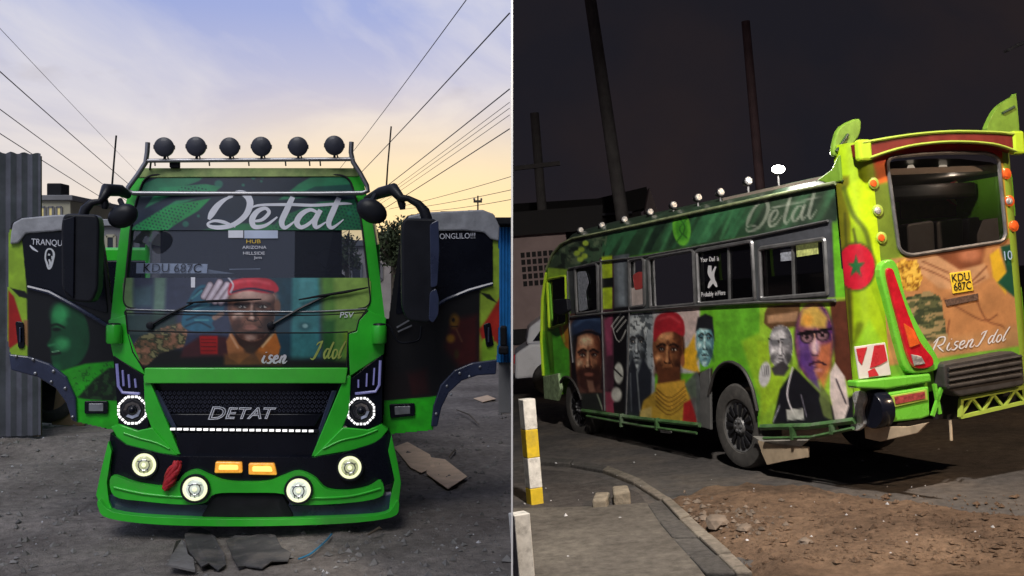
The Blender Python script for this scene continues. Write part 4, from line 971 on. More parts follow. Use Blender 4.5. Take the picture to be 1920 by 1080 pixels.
# corrugated sheet fence on the left
M_zinc = mat('weathered_zinc_sheet', (.12, .125, .155), .55, metal=.2, var=.3, vscale=2.5, dirt=(.06, .056, .06), dirt_amt=.7, bump=.1, bscale=8)
fz = empty('sheet_fence', Matrix.Translation(Vector((-5.86, 12.6, 0))), 'tall grey corrugated metal sheet fence at the left edge of the dirt yard', 'fence')
d_ = Vector((-.96, -.28, 0)).normalized(); nrm = Vector((d_.y, -d_.x, 0))
for k in range(9):
    mb = MB(); n = 28; w_ = .86; top = 3.52 + .05 * math.sin(k * 2.1); vs = []
    for i in range(n + 1):
        t = k * .82 + w_ * i / n; off = .018 * math.sin(i / n * 2 * math.pi * 7) + .006 * (k % 2)
        p = d_ * t + nrm * off; vs += [p + Vector((0, 0, .02)), p + Vector((0, 0, top + .012 * math.sin(i * 1.3)))]
    mb.add(vs, [(2 * i, 2 * i + 2, 2 * i + 3, 2 * i + 1) for i in range(n)])
    o = mb.build('metal_sheet', M_zinc, fz, 0, 60)
for k in range(5):
    MB().box(d_ * (k * 1.75 + .05) + nrm * .07 + Vector((0, 0, 1.75)), (.08, .08, 3.5)).build('post', mat('old_timber', (.12, .09, .06), .85, var=.4, vscale=8) if k == 0 else bpy.data.materials['old_timber'], fz)
for z in (.6, 1.9, 3.2): MB().bar(d_ * .03 + nrm * .045 + Vector((0, 0, z)), d_ * 7.1 + nrm * .045 + Vector((0, 0, z)), .05, .07).build('rail', bpy.data.materials['old_timber'], fz)
# clutter under the left door
M_ply = mat('brown_plywood', (.16, .11, .06), .8, var=.35, vscale=6, dirt=(.05, .045, .04), dirt_amt=.7)
b0 = GL(104, 806); o = MB().box((0, 0, .42), (.42, .03, .86)).build('plywood_board', M_ply, None, .004); o.location = (b0.x - .05, b0.y + .5, 0); o.rotation_euler = (R_(-14), R_(4), R_(12)); tag(o, 'brown plywood board leaning behind the left open cab door', 'board')
M_drum = mat('blue_grey_drum', (.10, .14, .20), .5, var=.3, vscale=6, dirt=(.12, .1, .08), dirt_amt=.5)
o = MB().lathe((0, 0, 0), (0, 0, 1), [(0, .26), (.02, .28), (.3, .28), (.31, .29), (.33, .28), (.6, .28), (.61, .29), (.63, .28), (.86, .28), (.88, .26)], 24).build('steel_drum', M_drum, None, 0, 40); o.location = (GL(30, 806).x - .05, GL(30, 806).y, 0); tag(o, 'dusty blue grey drum standing against the corrugated fence', 'drum')
o = MB().lathe((0, 0, .0), (0, 0, 1), [(0, .24), (0, .34), (.03, .38), (.17, .38), (.2, .34), (.2, .24), (.1, .22), (0, .24)], 28).build('worn_tyre', M_rubber, None, 0, 40); o.location = GL(72, 800) + Vector((0, .35, 0)); o.rotation_euler = (R_(72), 0, R_(20)); o.location.z = .37; tag(o, 'worn black tyre propped under the left open cab door', 'tyre')

# houses and things beyond
def windows(parent, face_o, ex, spots, w, h, m_frame, m_pane):
    ex = Vector(ex).normalized(); nn = Vector((0, 0, 1)).cross(ex) * -1
    for (a, z) in spots:
        c = Vector(face_o) + ex * a + Vector((0, 0, z)); f = MB()
        for s in (-1, 1): f.bar(c + ex * s * w / 2 - Vector((0, 0, h / 2)), c + ex * s * w / 2 + Vector((0, 0, h / 2)), .1, .08, nn); f.bar(c - ex * w / 2 + Vector((0, 0, s * h / 2)), c + ex * w / 2 + Vector((0, 0, s * h / 2)), .1, .08, nn)
        o = f.build('window', m_frame, parent)
        MB().bar(c - ex * w / 2, c + ex * w / 2, .03, h, (0, 0, 1)).build('pane', m_pane, o)
M_cream = mat('cream_render', (.42, .40, .30), .85, var=.15, vscale=.6, dirt=(.2, .19, .16), dirt_amt=.4)
M_greyr = mat('grey_render', (.20, .20, .21), .85, var=.2, vscale=.6)
M_pane = mat('window_pane', (.03, .035, .045), .12, var=.2, vscale=1)
M_panelit = mat('bright_pane', (.5, .42, .2), .2, var=.2, emit=(.9, .75, .3), estr=.25)
def block(name, px0, px1, ytop, Y, depth, m, label, cat, roof=None):
    a, b = at(px0, ytop, Y), at(px1, ytop, Y); h = a.z; w = b.x - a.x
    e = empty(name, Matrix.Translation(Vector((a.x, Y, 0))), label, cat)
    MB().box((w / 2, depth / 2, h / 2), (w, depth, h)).build('walls', m, e, .03)
    MB().box((w / 2, depth / 2, h + .12), (w + .3, depth + .3, .24)).build('roof', roof or m, e, .03)
    return e, w, h
e, w, h = block('apartment_block', 66, 132, 376, 46, 8, M_cream, 'cream flat roofed apartment block above the left door, far behind the fence', 'building', M_greyr)
windows(e, (0, -.03, 0), (1, 0, 0), [(.35, h - .55), (.72, h - .55), (1.1, h - .55)], .22, .5, M_greyr, M_panelit)
windows(e, (0, -.03, 0), (1, 0, 0), [(.3, h - 1.6), (.9, h - 1.6), (.3, h - 3), (.9, h - 3)], .4, .8, M_greyr, M_pane)
MB().box((.15, 2, h + .55), (.7, .9, .8)).build('water_tank', M_matte, e, .05)
e, w, h = block('grey_house', 150, 262, 424, 36, 6, M_greyr, 'grey low house seen between the left cab door and the windscreen pillar', 'building', mat('pale_roof_sheet', (.32, .33, .36), .5, var=.2, vscale=2))
windows(e, (0, -.03, 0), (1, 0, 0), [(.4, h - .6), (1.1, h - .6), (1.7, h - .6)], .3, .5, M_cream, M_pane)
e, w, h = block('pale_wall_house', 640, 946, 462, 40, 6, mat('pale_plaster', (.42, .38, .36), .85, var=.25, vscale=.8, dirt=(.2, .17, .15), dirt_amt=.6), 'pale plastered low house behind the tree, right of the facing minibus', 'building', M_greyr)
windows(e, (0, -.03, 0), (1, 0, 0), [(.6, h - 1), (1.4, h - 1), (3, h - 1.2), (5, h - 1.2)], .4, .6, M_greyr, M_pane)
# green parked minibus behind
gb = empty('parked_minibus', Matrix.Translation(Vector((at(240, 500, 15).x - .45, 15, 0))), 'second green minibus with a yellow panel parked behind the open left door', 'minibus')
MB().prism(rnd([(-1, 0), (1, 0), (1, 2.0), (.9, 2.35), (-.9, 2.35), (-1, 2.0)], .15) and [(x, 0, z + .35) for x, z in rnd([(-1, 0), (1, 0), (1, 1.75), (.9, 2.1), (-.9, 2.1), (-1, 1.75)], .15)], (0, 5, 0)).build('body', M_green, gb, .04)
MB().box((0, -.02, 1.95), (1.6, .05, .62)).build('rear_window', M_gloss, gb, .03)
MB().box((-.35, -.05, 1.45), (.42, .03, .42)).build('yellow_panel', M_yel, gb, .01)
text('panel_lettering', '2U', .36, M_matte, gb, frame3((-.35, -.07, 1.45), (1, 0, 0), (0, 0, 1)))
for s in (-1, 1):
    MB().lathe((s * .8, 1, .38), (1, 0, 0), [(-.1, .2), (-.1, .36), (-.06, .38), (.06, .38), (.1, .36), (.1, .2)], 20).build('wheel', M_rubber, gb, 0, 40)
    MB().box((s * .86, -.02, 1.1), (.12, .05, .36)).build('tail_lamp', M_red, gb, .02)
# blue shack at the right edge of the yard
M_blue = mat('blue_sheet', (.02, .19, .50), .45, var=.2, vscale=3, dirt=(.02, .08, .2), dirt_amt=.5)
xb = at(934, 500, 15).x
sh = empty('blue_shack', Matrix.Translation(Vector((0, 15, 0))), 'bright blue corrugated shack at the right edge of the dirt yard', 'shack')
for k in range(2):
    mb = MB(); n = 14; vs = []
    for i in range(n + 1):
        x = xb + (-.012 - xb) * (k + i / n) / 2; y = .012 * math.sin(i / n * math.pi * 4); vs += [(x, y, .75), (x, y, 2.75)]
    mb.add(vs, [(2 * i, 2 * i + 2, 2 * i + 3, 2 * i + 1) for i in range(n)]).build('metal_sheet', M_blue, sh, 0, 60)
MB().box((xb - .01, 1.5, 1.75), (.02, 3, 2)).build('side_sheet', M_blue, sh)
MB().box(((xb - .02) / 2 - .012, 1.4, 2.83), (-xb + .04, 3.3, .1)).build('roof', M_matte, sh, .01)
MB().box(((xb - .02) / 2, .1, .37), (-xb - .03, .12, .74)).build('plinth', M_greyr, sh)
MB().box((xb / 2 - .02, -.25, .95), (-xb - .06, .35, .12)).box((xb / 2 - .02, -.2, 1.15), (.1, .2, .3)).build('dark_bench', M_matte, sh, .03)

# trees beyond
def tree(name, base, H, rx, rz, m_leaf, m_bark, label, seed, nleaf=2600, lean=0, trunk_r=.14, group=None):
    r = np.random.default_rng(seed); t = empty(name, Matrix.Translation(Vector(base)), label, 'tree', group)
    mb = MB(); top = H - rz * .9
    mb.tube([(0, 0, 0), (.05, 0, top * .5), (lean * .5, .05, top), (lean, 0, H - rz * .3)], [trunk_r, trunk_r * .8, trunk_r * .6, trunk_r * .15], 8)
    for k in range(7):
        a = r.random() * 6.28; z0 = top * (.75 + .3 * r.random())
        e1 = Vector((math.cos(a) * rx * .5, math.sin(a) * rx * .5, z0 + rz * .5)); e2 = Vector((math.cos(a) * rx * .85, math.sin(a) * rx * .8, z0 + rz * (.6 + .5 * r.random())))
        mb.tube([(lean * .4, 0, z0), e1, e2], [trunk_r * .45, trunk_r * .3, trunk_r * .08], 6)
    mb.build('trunk', m_bark, t, 0, 60)
    cl = r.normal(size=(34, 3)); cl /= np.linalg.norm(cl, axis=1)[:, None]; cl *= (r.random((34, 1)) ** .45); cl = cl * np.array((rx, rx, rz)) * .85 + np.array((lean, 0, H - rz))
    cs = .22 + .3 * r.random(34); k = r.integers(0, 34, nleaf)
    c = cl[k] + r.normal(size=(nleaf, 3)) * (cs[k] * rx * .55)[:, None]
    a = r.normal(size=(nleaf, 3)); a /= np.linalg.norm(a, axis=1)[:, None]; b = r.normal(size=(nleaf, 3)); b -= a * (a * b).sum(1)[:, None]; b /= np.linalg.norm(b, axis=1)[:, None]
    s = (.05 + .06 * r.random(nleaf))[:, None] * max(rx, .8)
    V = np.stack([c - a * s, c + b * s * .5, c + a * s, c - b * s * .5], 1).reshape(-1, 3)
    me = bpy.data.meshes.new('crown'); me.from_pydata(V.tolist(), [], [(4 * i, 4 * i + 1, 4 * i + 2, 4 * i + 3) for i in range(nleaf)]); me.update()
    link('crown', me, m_leaf, t); return t
M_leaf = mat('dusty_leaves', (.055, .075, .03), .7, var=.5, vscale=3); M_bark = mat('bark', (.09, .07, .05), .9, var=.4, vscale=10)
p = at(737, 540, 31); tree('leafy_tree', (p.x, 31, 0), at(737, 404, 31).z, .62, .95, M_leaf, M_bark, 'dark leafy tree between the facing minibus and its right open door', 3)
p = at(650, 540, 34); tree('leafy_tree', (p.x, 34, 0), at(650, 428, 34).z, .55, .8, M_leaf, M_bark, 'small tree glimpsed through the right end of the windscreen', 5, 1500)

# poles and overhead wires
M_pole = mat('timber_pole', (.07, .06, .05), .85, var=.3, vscale=4)
def utility_pole(x, y, h, arms, label, r=.12):
    e = empty('utility_pole', Matrix.Translation(Vector((x, y, 0))), label, 'pole', 'utility poles of the yard')
    MB().tube([(0, 0, -.3), (0, 0, h)], [r, r * .7], 10).build('shaft', M_pole, e, 0, 60)
    for z, w in arms:
        MB().box((0, -.1, z), (w, .1, .1)).build('crossarm', M_pole, e)
        for s in (-1, 1): MB().lathe((s * w * .42, -.1, z + .05), (0, 0, 1), [(0, .03), (.05, .05), (.09, .02)], 8).build('insulator', M_greyr, e, 0, 40)
    return e
utility_pole(-.2605 * 60 - 5, 60, 7.6, [(7.2, 1.2), (6.3, 1.2)], 'utility pole hidden behind the facing minibus that carries the left wires')
utility_pole(-.2605 * 60 + 4, 60, 7.6, [(7.2, 1.2), (6.05, 1.2)], 'utility pole hidden behind the facing minibus that carries the right wires')
p = at(896, 540, 42); utility_pole(p.x, 42, at(896, 367, 42).z, [(at(896, 378, 42).z, .35)], 'thin distant utility pole above the right open cab door', .045)
M_wire = mat('black_cable', (.03, .03, .035), .6, var=0)
def wire(p, q, r, sag, label):
    p, q = Vector(p), Vector(q); pts = [p.lerp(q, t) - Vector((0, 0, sag * 4 * t * (1 - t))) for t in np.linspace(0, 1, 14)]
    o = MB().tube(pts, r, 5).build('overhead_wire', M_wire, None, 0, 60); tag(o, label, 'wire', 'overhead wires above the yard'); return o
def lat_wire(px, py, lat, r, label, ynear):
    Y = lat * FP / (px - 465); H = CZ + (540 - py) / FP * Y
    a = Vector((-.2605 * ynear + lat, ynear, H)); b = Vector((-.2605 * 60 + lat, 60, H)); return wire(a, b, r, 0.12, label)
for (py, r, nm) in ((50, .006, 'topmost'), (130, .012, 'second highest'), (200, .010, 'third highest'), (245, .010, 'lowest')):
    lat_wire(5, py, -5 , r, nm + ' of the four black wires crossing the sky left of the minibus', 6)
for (px, py, r, nm) in ((868, 5, .010, 'steepest black wire right of the roof lamps, topmost of the right set'), (958, 22, .012, 'second steepest thick black wire right of the roof lamps'),
                        (958, 165, .010, 'third black wire down in the right half of the dusk sky'), (958, 190, .005, 'upper of the three thin close wires right of the minibus'),
                        (958, 201, .005, 'middle of the three thin close wires right of the minibus'), (958, 214, .005, 'lower of the three thin close wires right of the minibus'), (958, 240, .009, 'thick wire just below the three thin close wires')):
    Y = 4 * FP / (px - 465); lat_wire(px, py, 4, r, nm, max(15.5, 15.5))
for (a, b, nm) in (((958, 331), (730, 392), 'upper nearly level wire above the right open door'), ((958, 356), (760, 392), 'middle nearly level wire above the right open door'), ((958, 374), (800, 396), 'lower nearly level wire above the right open door')):
    wire(at(*a, 30), at(*b, 48), .010, .05, nm)

# litter and stones
M_card = mat('cardboard', (.62, .45, .31), .85, var=.2, vscale=5, dirt=(.38, .26, .17), dirt_amt=.5)
def zl1(x, y): return float(zl(np.array([x]), np.array([y]))[0])
def flat_piece(name, pts, h, m, label, cat, curl=.03, seed=0, group=None):
    r = np.random.default_rng(seed); P = [GL(*q) for q in pts]; n = len(P); vs = []
    c = sum(P, Vector()) / n; o_ = Vector((c.x, c.y, zl1(c.x, c.y)))
    for p_ in P: z = max(zl1(p_.x, p_.y), o_.z - .01) - o_.z + .012 + curl * r.random(); vs.append(Vector((p_.x - c.x, p_.y - c.y, z)))
    o = MB().prism(vs, (0, 0, h)).build(name, m); o.location = o_; return tag(o, label, cat, group)
flat_piece('cardboard_sheet', [(738, 842), (764, 832), (806, 856), (816, 880), (790, 888), (770, 880)], .006, M_card, 'near left flap of the flattened brown cardboard right of the bumper', 'cardboard', .02, 1)
flat_piece('cardboard_sheet', [(800, 860), (834, 866), (876, 900), (840, 919), (800, 894)], .006, M_card, 'right flap of the flattened brown cardboard, farther from the bumper', 'cardboard', .03, 2)
flat_piece('cardboard_sheet', [(888, 746), (914, 741), (930, 749), (905, 754)], .006, M_card, 'small pale cardboard scrap on the dirt by the right wheel arch', 'cardboard', .02, 3)
M_scrap = mat('grey_rubber_scrap', (.06, .058, .06), .9, var=.4, vscale=5, dirt=(.16, .14, .125), dirt_amt=.85, bump=.5, bscale=14, spec=.2)
flat_piece('rubber_scrap', [(314, 1079), (322, 1056), (330, 1034), (340, 1019), (347, 1032), (352, 1050), (362, 1066), (366, 1079)], .014, mat('pale_scrap', (.15, .145, .145), .9, var=.4, vscale=8, dirt=(.1, .09, .08), dirt_amt=.6, spec=.2), 'pale pointed rubber scrap on the dirt at the lower left', 'scrap', .05, 4)
flat_piece('rubber_scrap', [(346, 1014), (356, 1004), (374, 999), (392, 1003), (404, 1014), (410, 1032), (420, 1048), (424, 1066), (410, 1078), (392, 1070), (378, 1076), (366, 1058), (352, 1040)], .010, M_scrap, 'dark flat rubber mat piece below the facing bumper', 'scrap', .03, 5)
flat_piece('rubber_scrap', [(424, 1022), (440, 1010), (470, 1012), (496, 1004), (516, 1010), (528, 1030), (546, 1044), (540, 1060), (510, 1064), (492, 1074), (462, 1068), (446, 1074), (436, 1050)], .008, M_scrap, 'wide dark mat lying on the dirt under the bumper centre', 'scrap', .02, 6)
M_twine = mat('blue_twine', (.02, .14, .26), .7, var=.2)
pts = [GL(x, y) + Vector((0, 0, .03 + zl1(*GL(x, y).xy))) for x, y in ((560, 1056), (580, 1048), (596, 1036), (612, 1016), (622, 1006))]
tag(MB().tube([Vector(q) for q in spline([tuple(p_) for p_ in pts], 5)], .007, 5).build('blue_twine', M_twine, None, 0, 60), 'short length of blue twine on the dirt below the bumper', 'twine')
for i, (a, b) in enumerate((((856, 772), (898, 800)), ((748, 812), (762, 806)), ((690, 1010), (716, 1000)), ((842, 862), (852, 846)))):
    p0, p1 = GL(*a), GL(*b); mid = (p0 + p1) / 2; 
    o = MB().tube([p0 + Vector((0, 0, .03)), mid + Vector((.03, 0, .06)), p1 + Vector((0, 0, .03))], [.008, .012, .005], 5).build('dry_twig', M_bark, None, 0, 60)
    tag(o, ('long dry twig on the dirt right of the right cab door', 'short twig on the dirt beside the right bumper flare', 'dry twig on the dirt just below the right of the bumper', 'thin twig lying on the flattened cardboard')[i], 'twig')
def stones(name, n, posf, smin, smax, m, seed, label, zf):
    r = np.random.default_rng(seed); V = []; Fc = []
    base = np.array([(1, 0, 0), (-1, 0, 0), (0, 1, 0), (0, -1, 0), (0, 0, .8), (0, 0, -.6)]); tri = [(0, 2, 4), (2, 1, 4), (1, 3, 4), (3, 0, 4), (2, 0, 5), (1, 2, 5), (3, 1, 5), (0, 3, 5)]
    for i in range(n):
        x, y = posf(r); s = smin + (smax - smin) * r.random() ** 4; a = r.random() * 6.28; c_, s_ = math.cos(a), math.sin(a)
        v = base * (s * (.6 + .8 * r.random(3))) + r.normal(size=(6, 3)) * s * .12
        v = np.stack([v[:, 0] * c_ - v[:, 1] * s_ + x, v[:, 0] * s_ + v[:, 1] * c_ + y, v[:, 2] + zf(x, y) + s * .15], 1)
        o = len(V); V += v.tolist(); Fc += [(p_[0] + o, p_[1] + o, p_[2] + o) for p_ in tri]
    me = bpy.data.meshes.new(name); me.from_pydata(V, [], Fc); me.update(); o = link(name, me, m); return tag(o, label, kind='stuff')
M_stone = mat('grey_stones', (.15, .145, .14), .9, var=.5, vscale=5)
def posl(r):
    while True:
        y = 6.2 + 9 * r.random() ** 1.3; x = -.03 - (y * .53) * r.random()
        if r.random() < .35 or abs(x + 2.3) > 1.0: return x, y
stones('gravel', 2600, posl, .006, .035, M_stone, 4, 'loose pebbles and grit scattered over the dirt yard', zl1)
M_bits = mat('pale_litter', (.4, .4, .42), .7, var=.3, vscale=9)
stones('litter_bits', 160, posl, .006, .022, M_bits, 9, 'tiny pale litter crumbs scattered over the dirt yard', zl1)

# ------------------------------------------------------------------ night side: minibus driving off, seen from behind
RM = np.array([[-0.3541, 0.9317, -0.0812], [0.9345, 0.3559, 0.009], [-0.0373, 0.0727, 0.9967]])
RU, RV, RW = (Vector(RM[:, i]) for i in range(3)); RV = (RV - RU * RV.dot(RU)).normalized(); RU.normalize(); RW = RV.cross(RU)
RT = Vector((2.834, 7.799, -1.656 + CZ))
MR = Matrix((RV, RU, RW)).transposed().to_4x4(); MR.translation = RT; MRi = MR.inverted()
_rc = np.array(MRi @ CAM); _rr = np.array(MRi.to_3x3()); _mr = np.array(MR)
BW, BL = 1.733, 6.35
NB = empty('minibus', MR, 'green minibus driving away at night with painted portraits along its side', 'minibus')
def rays_r(px, py):
    px = np.atleast_1d(np.asarray(px, float)); py = np.atleast_1d(np.asarray(py, float))
    return np.stack([(px - CX) / FP, np.ones_like(px), -(py - CY) / FP], 1) @ _rr.T
def side_np(px, py, off=0.0):
    D = rays_r(px, py); t = (-off - _rc[0]) / D[:, 0]; return _rc + D * t[:, None]
def rear_np(px, py, off=0.0):
    D = rays_r(px, py); t = (-off - _rc[1]) / D[:, 1]; return _rc + D * t[:, None]
def S(px, py, off=0.0): return Vector(side_np(px, py, off)[0])
def B(px, py, off=0.0): return Vector(rear_np(px, py, off)[0])
def plan(P):
    """local points -> measured plan (photo pixel) coordinates"""
    Wp = P @ _mr[:3, :3].T + _mr[:3, 3] - np.array(CAM); return FP * Wp[:, 0] / Wp[:, 1] + CX, -FP * Wp[:, 2] / Wp[:, 1] + CY

M_npaint = paint_mat('night_mural_paint', .34, .35, 1.22, bump=.05)
M_ncorner = paint_mat('night_rear_paint', .34, .4, .92, bump=.05)
M_ngreen = mat('green_body_paint', (.16, .46, .03), .3, var=.15, vscale=3, coat=.5, dirt=(.12, .16, .06), dirt_amt=.5)
M_ndark = mat('dark_green_paint', (.022, .045, .026), .4, var=.35, vscale=4, coat=.3)
M_alu = mat('window_alloy', (.24, .24, .25), .4, metal=.7, var=.3, vscale=8)
M_nglass = glass_mat('tinted_side_glass', (.12, .125, .15), .0, .03, .04, (.03, .03, .036))
M_rglass = glass_mat('rear_glass', (.85, .85, .86), .0, .03, .02, (.1, .1, .1))
M_tread = mat('dusty_tyre', (.055, .052, .050), .85, var=.3, vscale=16, dirt=(.13, .12, .11), dirt_amt=.6)
M_rimn = mat('grey_wheel', (.16, .16, .165), .5, metal=.4, var=.3, vscale=10)
M_tail = mat('red_tail_lens', (.42, .01, .02), .15, var=.35, vscale=12, coat=1, emit=(.6, .02, .02), estr=.10)
M_tail2 = mat('orange_tail_lens', (.65, .10, .02), .15, var=.3, vscale=14, coat=1, emit=(.8, .15, .02), estr=.12)
M_silver = mat('silver_tape', (.5, .5, .5), .35, metal=.5, var=.4, vscale=20, bump=.6, bscale=30)
M_hgreen = mat('bezel_green', (.14, .50, .04), .28, var=.1, vscale=5, coat=.6)
M_nrub = mat('ribbed_black_rubber', (.035, .032, .032), .55, var=.3, vscale=10)
M_dkred = mat('dark_red_panel', (.16, .018, .015), .35, var=.25, vscale=8, coat=.4)
M_limeline = mat('lime_edge', (.34, .46, .07), .4, var=.1)
M_beige = mat('beige_mudflap', (.42, .33, .23), .7, var=.2, vscale=8)

WINS = [[(1424, 466), (1546, 448), (1552, 551), (1428, 561)], [(1306, 470), (1410, 452), (1416, 561), (1311, 570)], [(1216, 484), (1300, 469), (1304, 570), (1220, 577)],
        [(1180, 488), (1207, 484), (1209, 573), (1182, 577)], [(1078, 502), (1120, 494), (1122, 583), (1082, 589)], [(1026, 524), (1061, 517), (1063, 606), (1030, 616)]]
ARCH_R = [(1330, 830), (1329, 740), (1340, 700), (1356, 682), (1374, 680), (1394, 694), (1410, 726), (1420, 770), (1424, 830)]
ARCH_F = [(1044, 790), (1046, 730), (1056, 708), (1070, 710), (1082, 728), (1090, 750), (1092, 800)]
SIDE_O = [(1564, 344), (1500, 356), (1400, 377.5), (1300, 399), (1200, 421), (1110, 440), (1075, 448), (1052, 458), (1036, 476), (1024, 505), (1017, 560), (1015, 640), (1020, 706), (1046, 714), (1046, 738), (1088, 768), (1200, 783), (1312, 796), (1330, 798), (1424, 800), (1604, 790), (1596, 690), (1584, 556)]
def side_keep(U, V):
    P = np.stack([np.zeros(U.size), U.ravel(), V.ravel()], 1); X, Y = plan(P)
    k = in_poly(X, Y, SIDE_O)
    for h in WINS + [ARCH_R, ARCH_F]: k &= ~in_poly(X, Y, h)
    return k.reshape(U.shape)
def side_paint(X, Y):
    p = Paint(X, Y, (96, 168, 38))
    # roof band
    p.poly([(1570, 335), (1300, 392), (1030, 445), (1010, 520), (1130, 490), (1300, 462), (1420, 440), (1570, 415)], (40, 66, 46), 3)
    st = vnoise(X * .9 + Y * .5, Y * .12, 16, 41); band = in_poly(X, Y, [(1570, 335), (1030, 445), (1010, 520), (1130, 488), (1420, 438), (1570, 412)])
    p.mix(np.where(band, np.clip((st - .5) / .15, 0, 1), 0) * .75, (58, 116, 76)); p.mix(np.where(band, np.clip((.42 - st) / .12, 0, 1), 0) * .8, (22, 36, 30))
    p.poly([(1400, 372), (1560, 338), (1570, 420), (1420, 448)], (66, 76, 64), 40, .55)
    for q in ([(1238, 475), (1262, 420)], [(1310, 455), (1345, 395)], [(1352, 448), (1376, 385)], [(1200, 478), (1222, 430)]): p.line(q, 6, (70, 130, 84), 5, .6, sm=False)
    tx = lambda x, y, w: (1398 + (x - 388) * .52, 412 - ((x - 388) * .52) * .22 + (y - 398) * .82, w * .55)
    for st_ in DETAT: p.line([tx(*q) for q in st_], 4, (168, 172, 160), 2, .62)
    p.ell(1278, 428, 17, 33, (92, 168, 52), rot=-6, soft=.12); p.ell(1278, 428, 11, 24, (60, 132, 40), rot=-6, soft=.3, a=.8); p.line([(1272, 405), (1284, 428), (1270, 452)], 2.5, (40, 92, 34)); p.line([(1288, 410), (1274, 430), (1288, 446)], 2.5, (44, 96, 36))
    p.poly([(1030, 455), (1130, 440), (1130, 500), (1012, 525)], (70, 84, 66), 6, .7)
    n = vnoise(X, Y, 12, 6); fr = in_poly(X, Y, [(1025, 450), (1140, 432), (1130, 500), (1012, 530)]); p.mix(np.where(fr & (n > .58), .8, 0), (26, 34, 28)); p.mix(np.where(fr & (n < .36), .6, 0), (120, 134, 104))
    for x, y in ((1082, 475), (1090, 468), (1096, 480), (1088, 486), (1098, 456)): p.ell(x, y, 6, 5, (168, 196, 70), soft=.5)
    # window band behind the frames
    p.poly([(1064, 505), (1215, 478), (1420, 440), (1560, 412), (1566, 562), (1215, 582), (1070, 592)], (62, 66, 68), 3)
    p.poly([(1420, 446), (1556, 418), (1566, 560), (1420, 566)], (66, 68, 74), 3)
    # cab front door: green and lime
    p.poly([(1010, 500), (1064, 505), (1066, 610), (1030, 620), (1012, 620)], (140, 176, 60), 3)
    p.poly([(1014, 640), (1064, 596), (1080, 700), (1050, 712), (1016, 710)], (82, 176, 44), 3)
    p.poly([(1046, 600), (1070, 590), (1072, 660), (1060, 650), (1050, 625)], (196, 120, 44), 3, .9); p.line([(1052, 600), (1058, 640)], 4, (186, 196, 60), 2)
    p.poly([(1016, 704), (1050, 700), (1050, 760), (1016, 760)], (112, 150, 104), 3)
    # portrait 1: dark cap, long hair and beard
    p.poly([(1066, 588), (1140, 590), (1146, 775), (1070, 770)], (96, 62, 52), 4)
    p.ell(1104, 650, 36, 62, (26, 18, 20), soft=.15); p.face(1103, 672, 52, 108, (84, 44, 30), (192, 130, 96), (246, 204, 166))
    p.poly([(1070, 630), (1082, 632), (1078, 680), (1084, 730), (1072, 736)], (24, 16, 16), 4); p.poly([(1124, 630), (1138, 632), (1142, 730), (1126, 730), (1130, 680)], (24, 16, 16), 4)
    p.poly([(1084, 694), (1103, 688), (1122, 694), (1124, 720), (1104, 738), (1086, 722)], (56, 30, 24), 7, .9); p.ell(1104, 702, 9, 3.5, (150, 90, 74), soft=.6); p.poly([(1100, 712), (1112, 714), (1116, 734), (1104, 736)], (178, 134, 112), 4, .7)
    p.poly([(1070, 640), (1072, 606), (1092, 592), (1118, 592), (1138, 604), (1140, 640), (1122, 626), (1104, 618), (1084, 626)], (38, 54, 84), 3, sm=True); p.line([(1078, 610), (1100, 598), (1126, 602)], 6, (66, 88, 124), 5, .8); p.line([(1074, 632), (1104, 622), (1136, 634)], 5, (14, 18, 28), 3)
    p.poly([(1076, 738), (1140, 736), (1142, 775), (1076, 770)], (40, 44, 40), 4); p.line([(1120, 740), (1130, 768)], 3, (150, 160, 140), 2)
    # door: lime upright, rose strip, black panel with raised fist outline
    p.poly([(1124, 484), (1150, 480), (1154, 776), (1130, 772)], (70, 40, 52), 2)
    p.poly([(1128, 482), (1148, 479), (1148, 578), (1130, 580)], (170, 196, 40), 2); p.poly([(1128, 522), (1150, 520), (1150, 538), (1128, 540)], (16, 18, 16), 2)
    p.poly([(1132, 600), (1148, 590), (1148, 665), (1138, 668)], (148, 66, 96), 5); p.poly([(1134, 735), (1152, 735), (1154, 776), (1136, 774)], (150, 60, 84), 4)
    p.poly([(1150, 480), (1180, 476), (1182, 576), (1154, 580)], (84, 90, 96), 2); p.poly([(1156, 486), (1170, 484), (1172, 572), (1160, 572)], (130, 140, 150), 6, .8)
    p.poly([(1150, 578), (1180, 574), (1182, 782), (1152, 776)], (16, 15, 16), 2)
    for q in ([(1146, 612), (1164, 588)], [(1150, 618), (1170, 592)], [(1156, 622), (1174, 600)], [(1148, 612), (1156, 636), (1164, 638), (1174, 618)]): p.line(q, 1.6, (200, 200, 196), 1)
    p.ell(1160, 700, 9, 20, (196, 198, 190), soft=.3); p.ell(1156, 740, 10, 14, (200, 200, 192), soft=.4); p.line([(1150, 690), (1166, 706)], 3, (30, 30, 30)); p.line([(1152, 722), (1170, 726)], 4, (24, 24, 24)); p.poly([(1150, 756), (1172, 752), (1174, 776), (1152, 776)], (24, 22, 22), 3)
    # portrait 2: grey painted man in a long coat
    p.poly([(1178, 588), (1228, 582), (1228, 786), (1172, 780)], (146, 154, 160), 3); n = vnoise(X, Y, 7, 12)
    p.face(1194, 646, 38, 92, (52, 58, 64), (140, 148, 154), (214, 220, 222)); p.poly([(1176, 612), (1186, 594), (1206, 592), (1214, 612), (1210, 640), (1206, 618), (1184, 620), (1178, 640)], (190, 196, 198), 3)
    p.mix(np.where(in_poly(X, Y, [(1178, 588), (1226, 584), (1226, 700), (1178, 700)]) & (n > .60), .7, 0), (44, 50, 56))
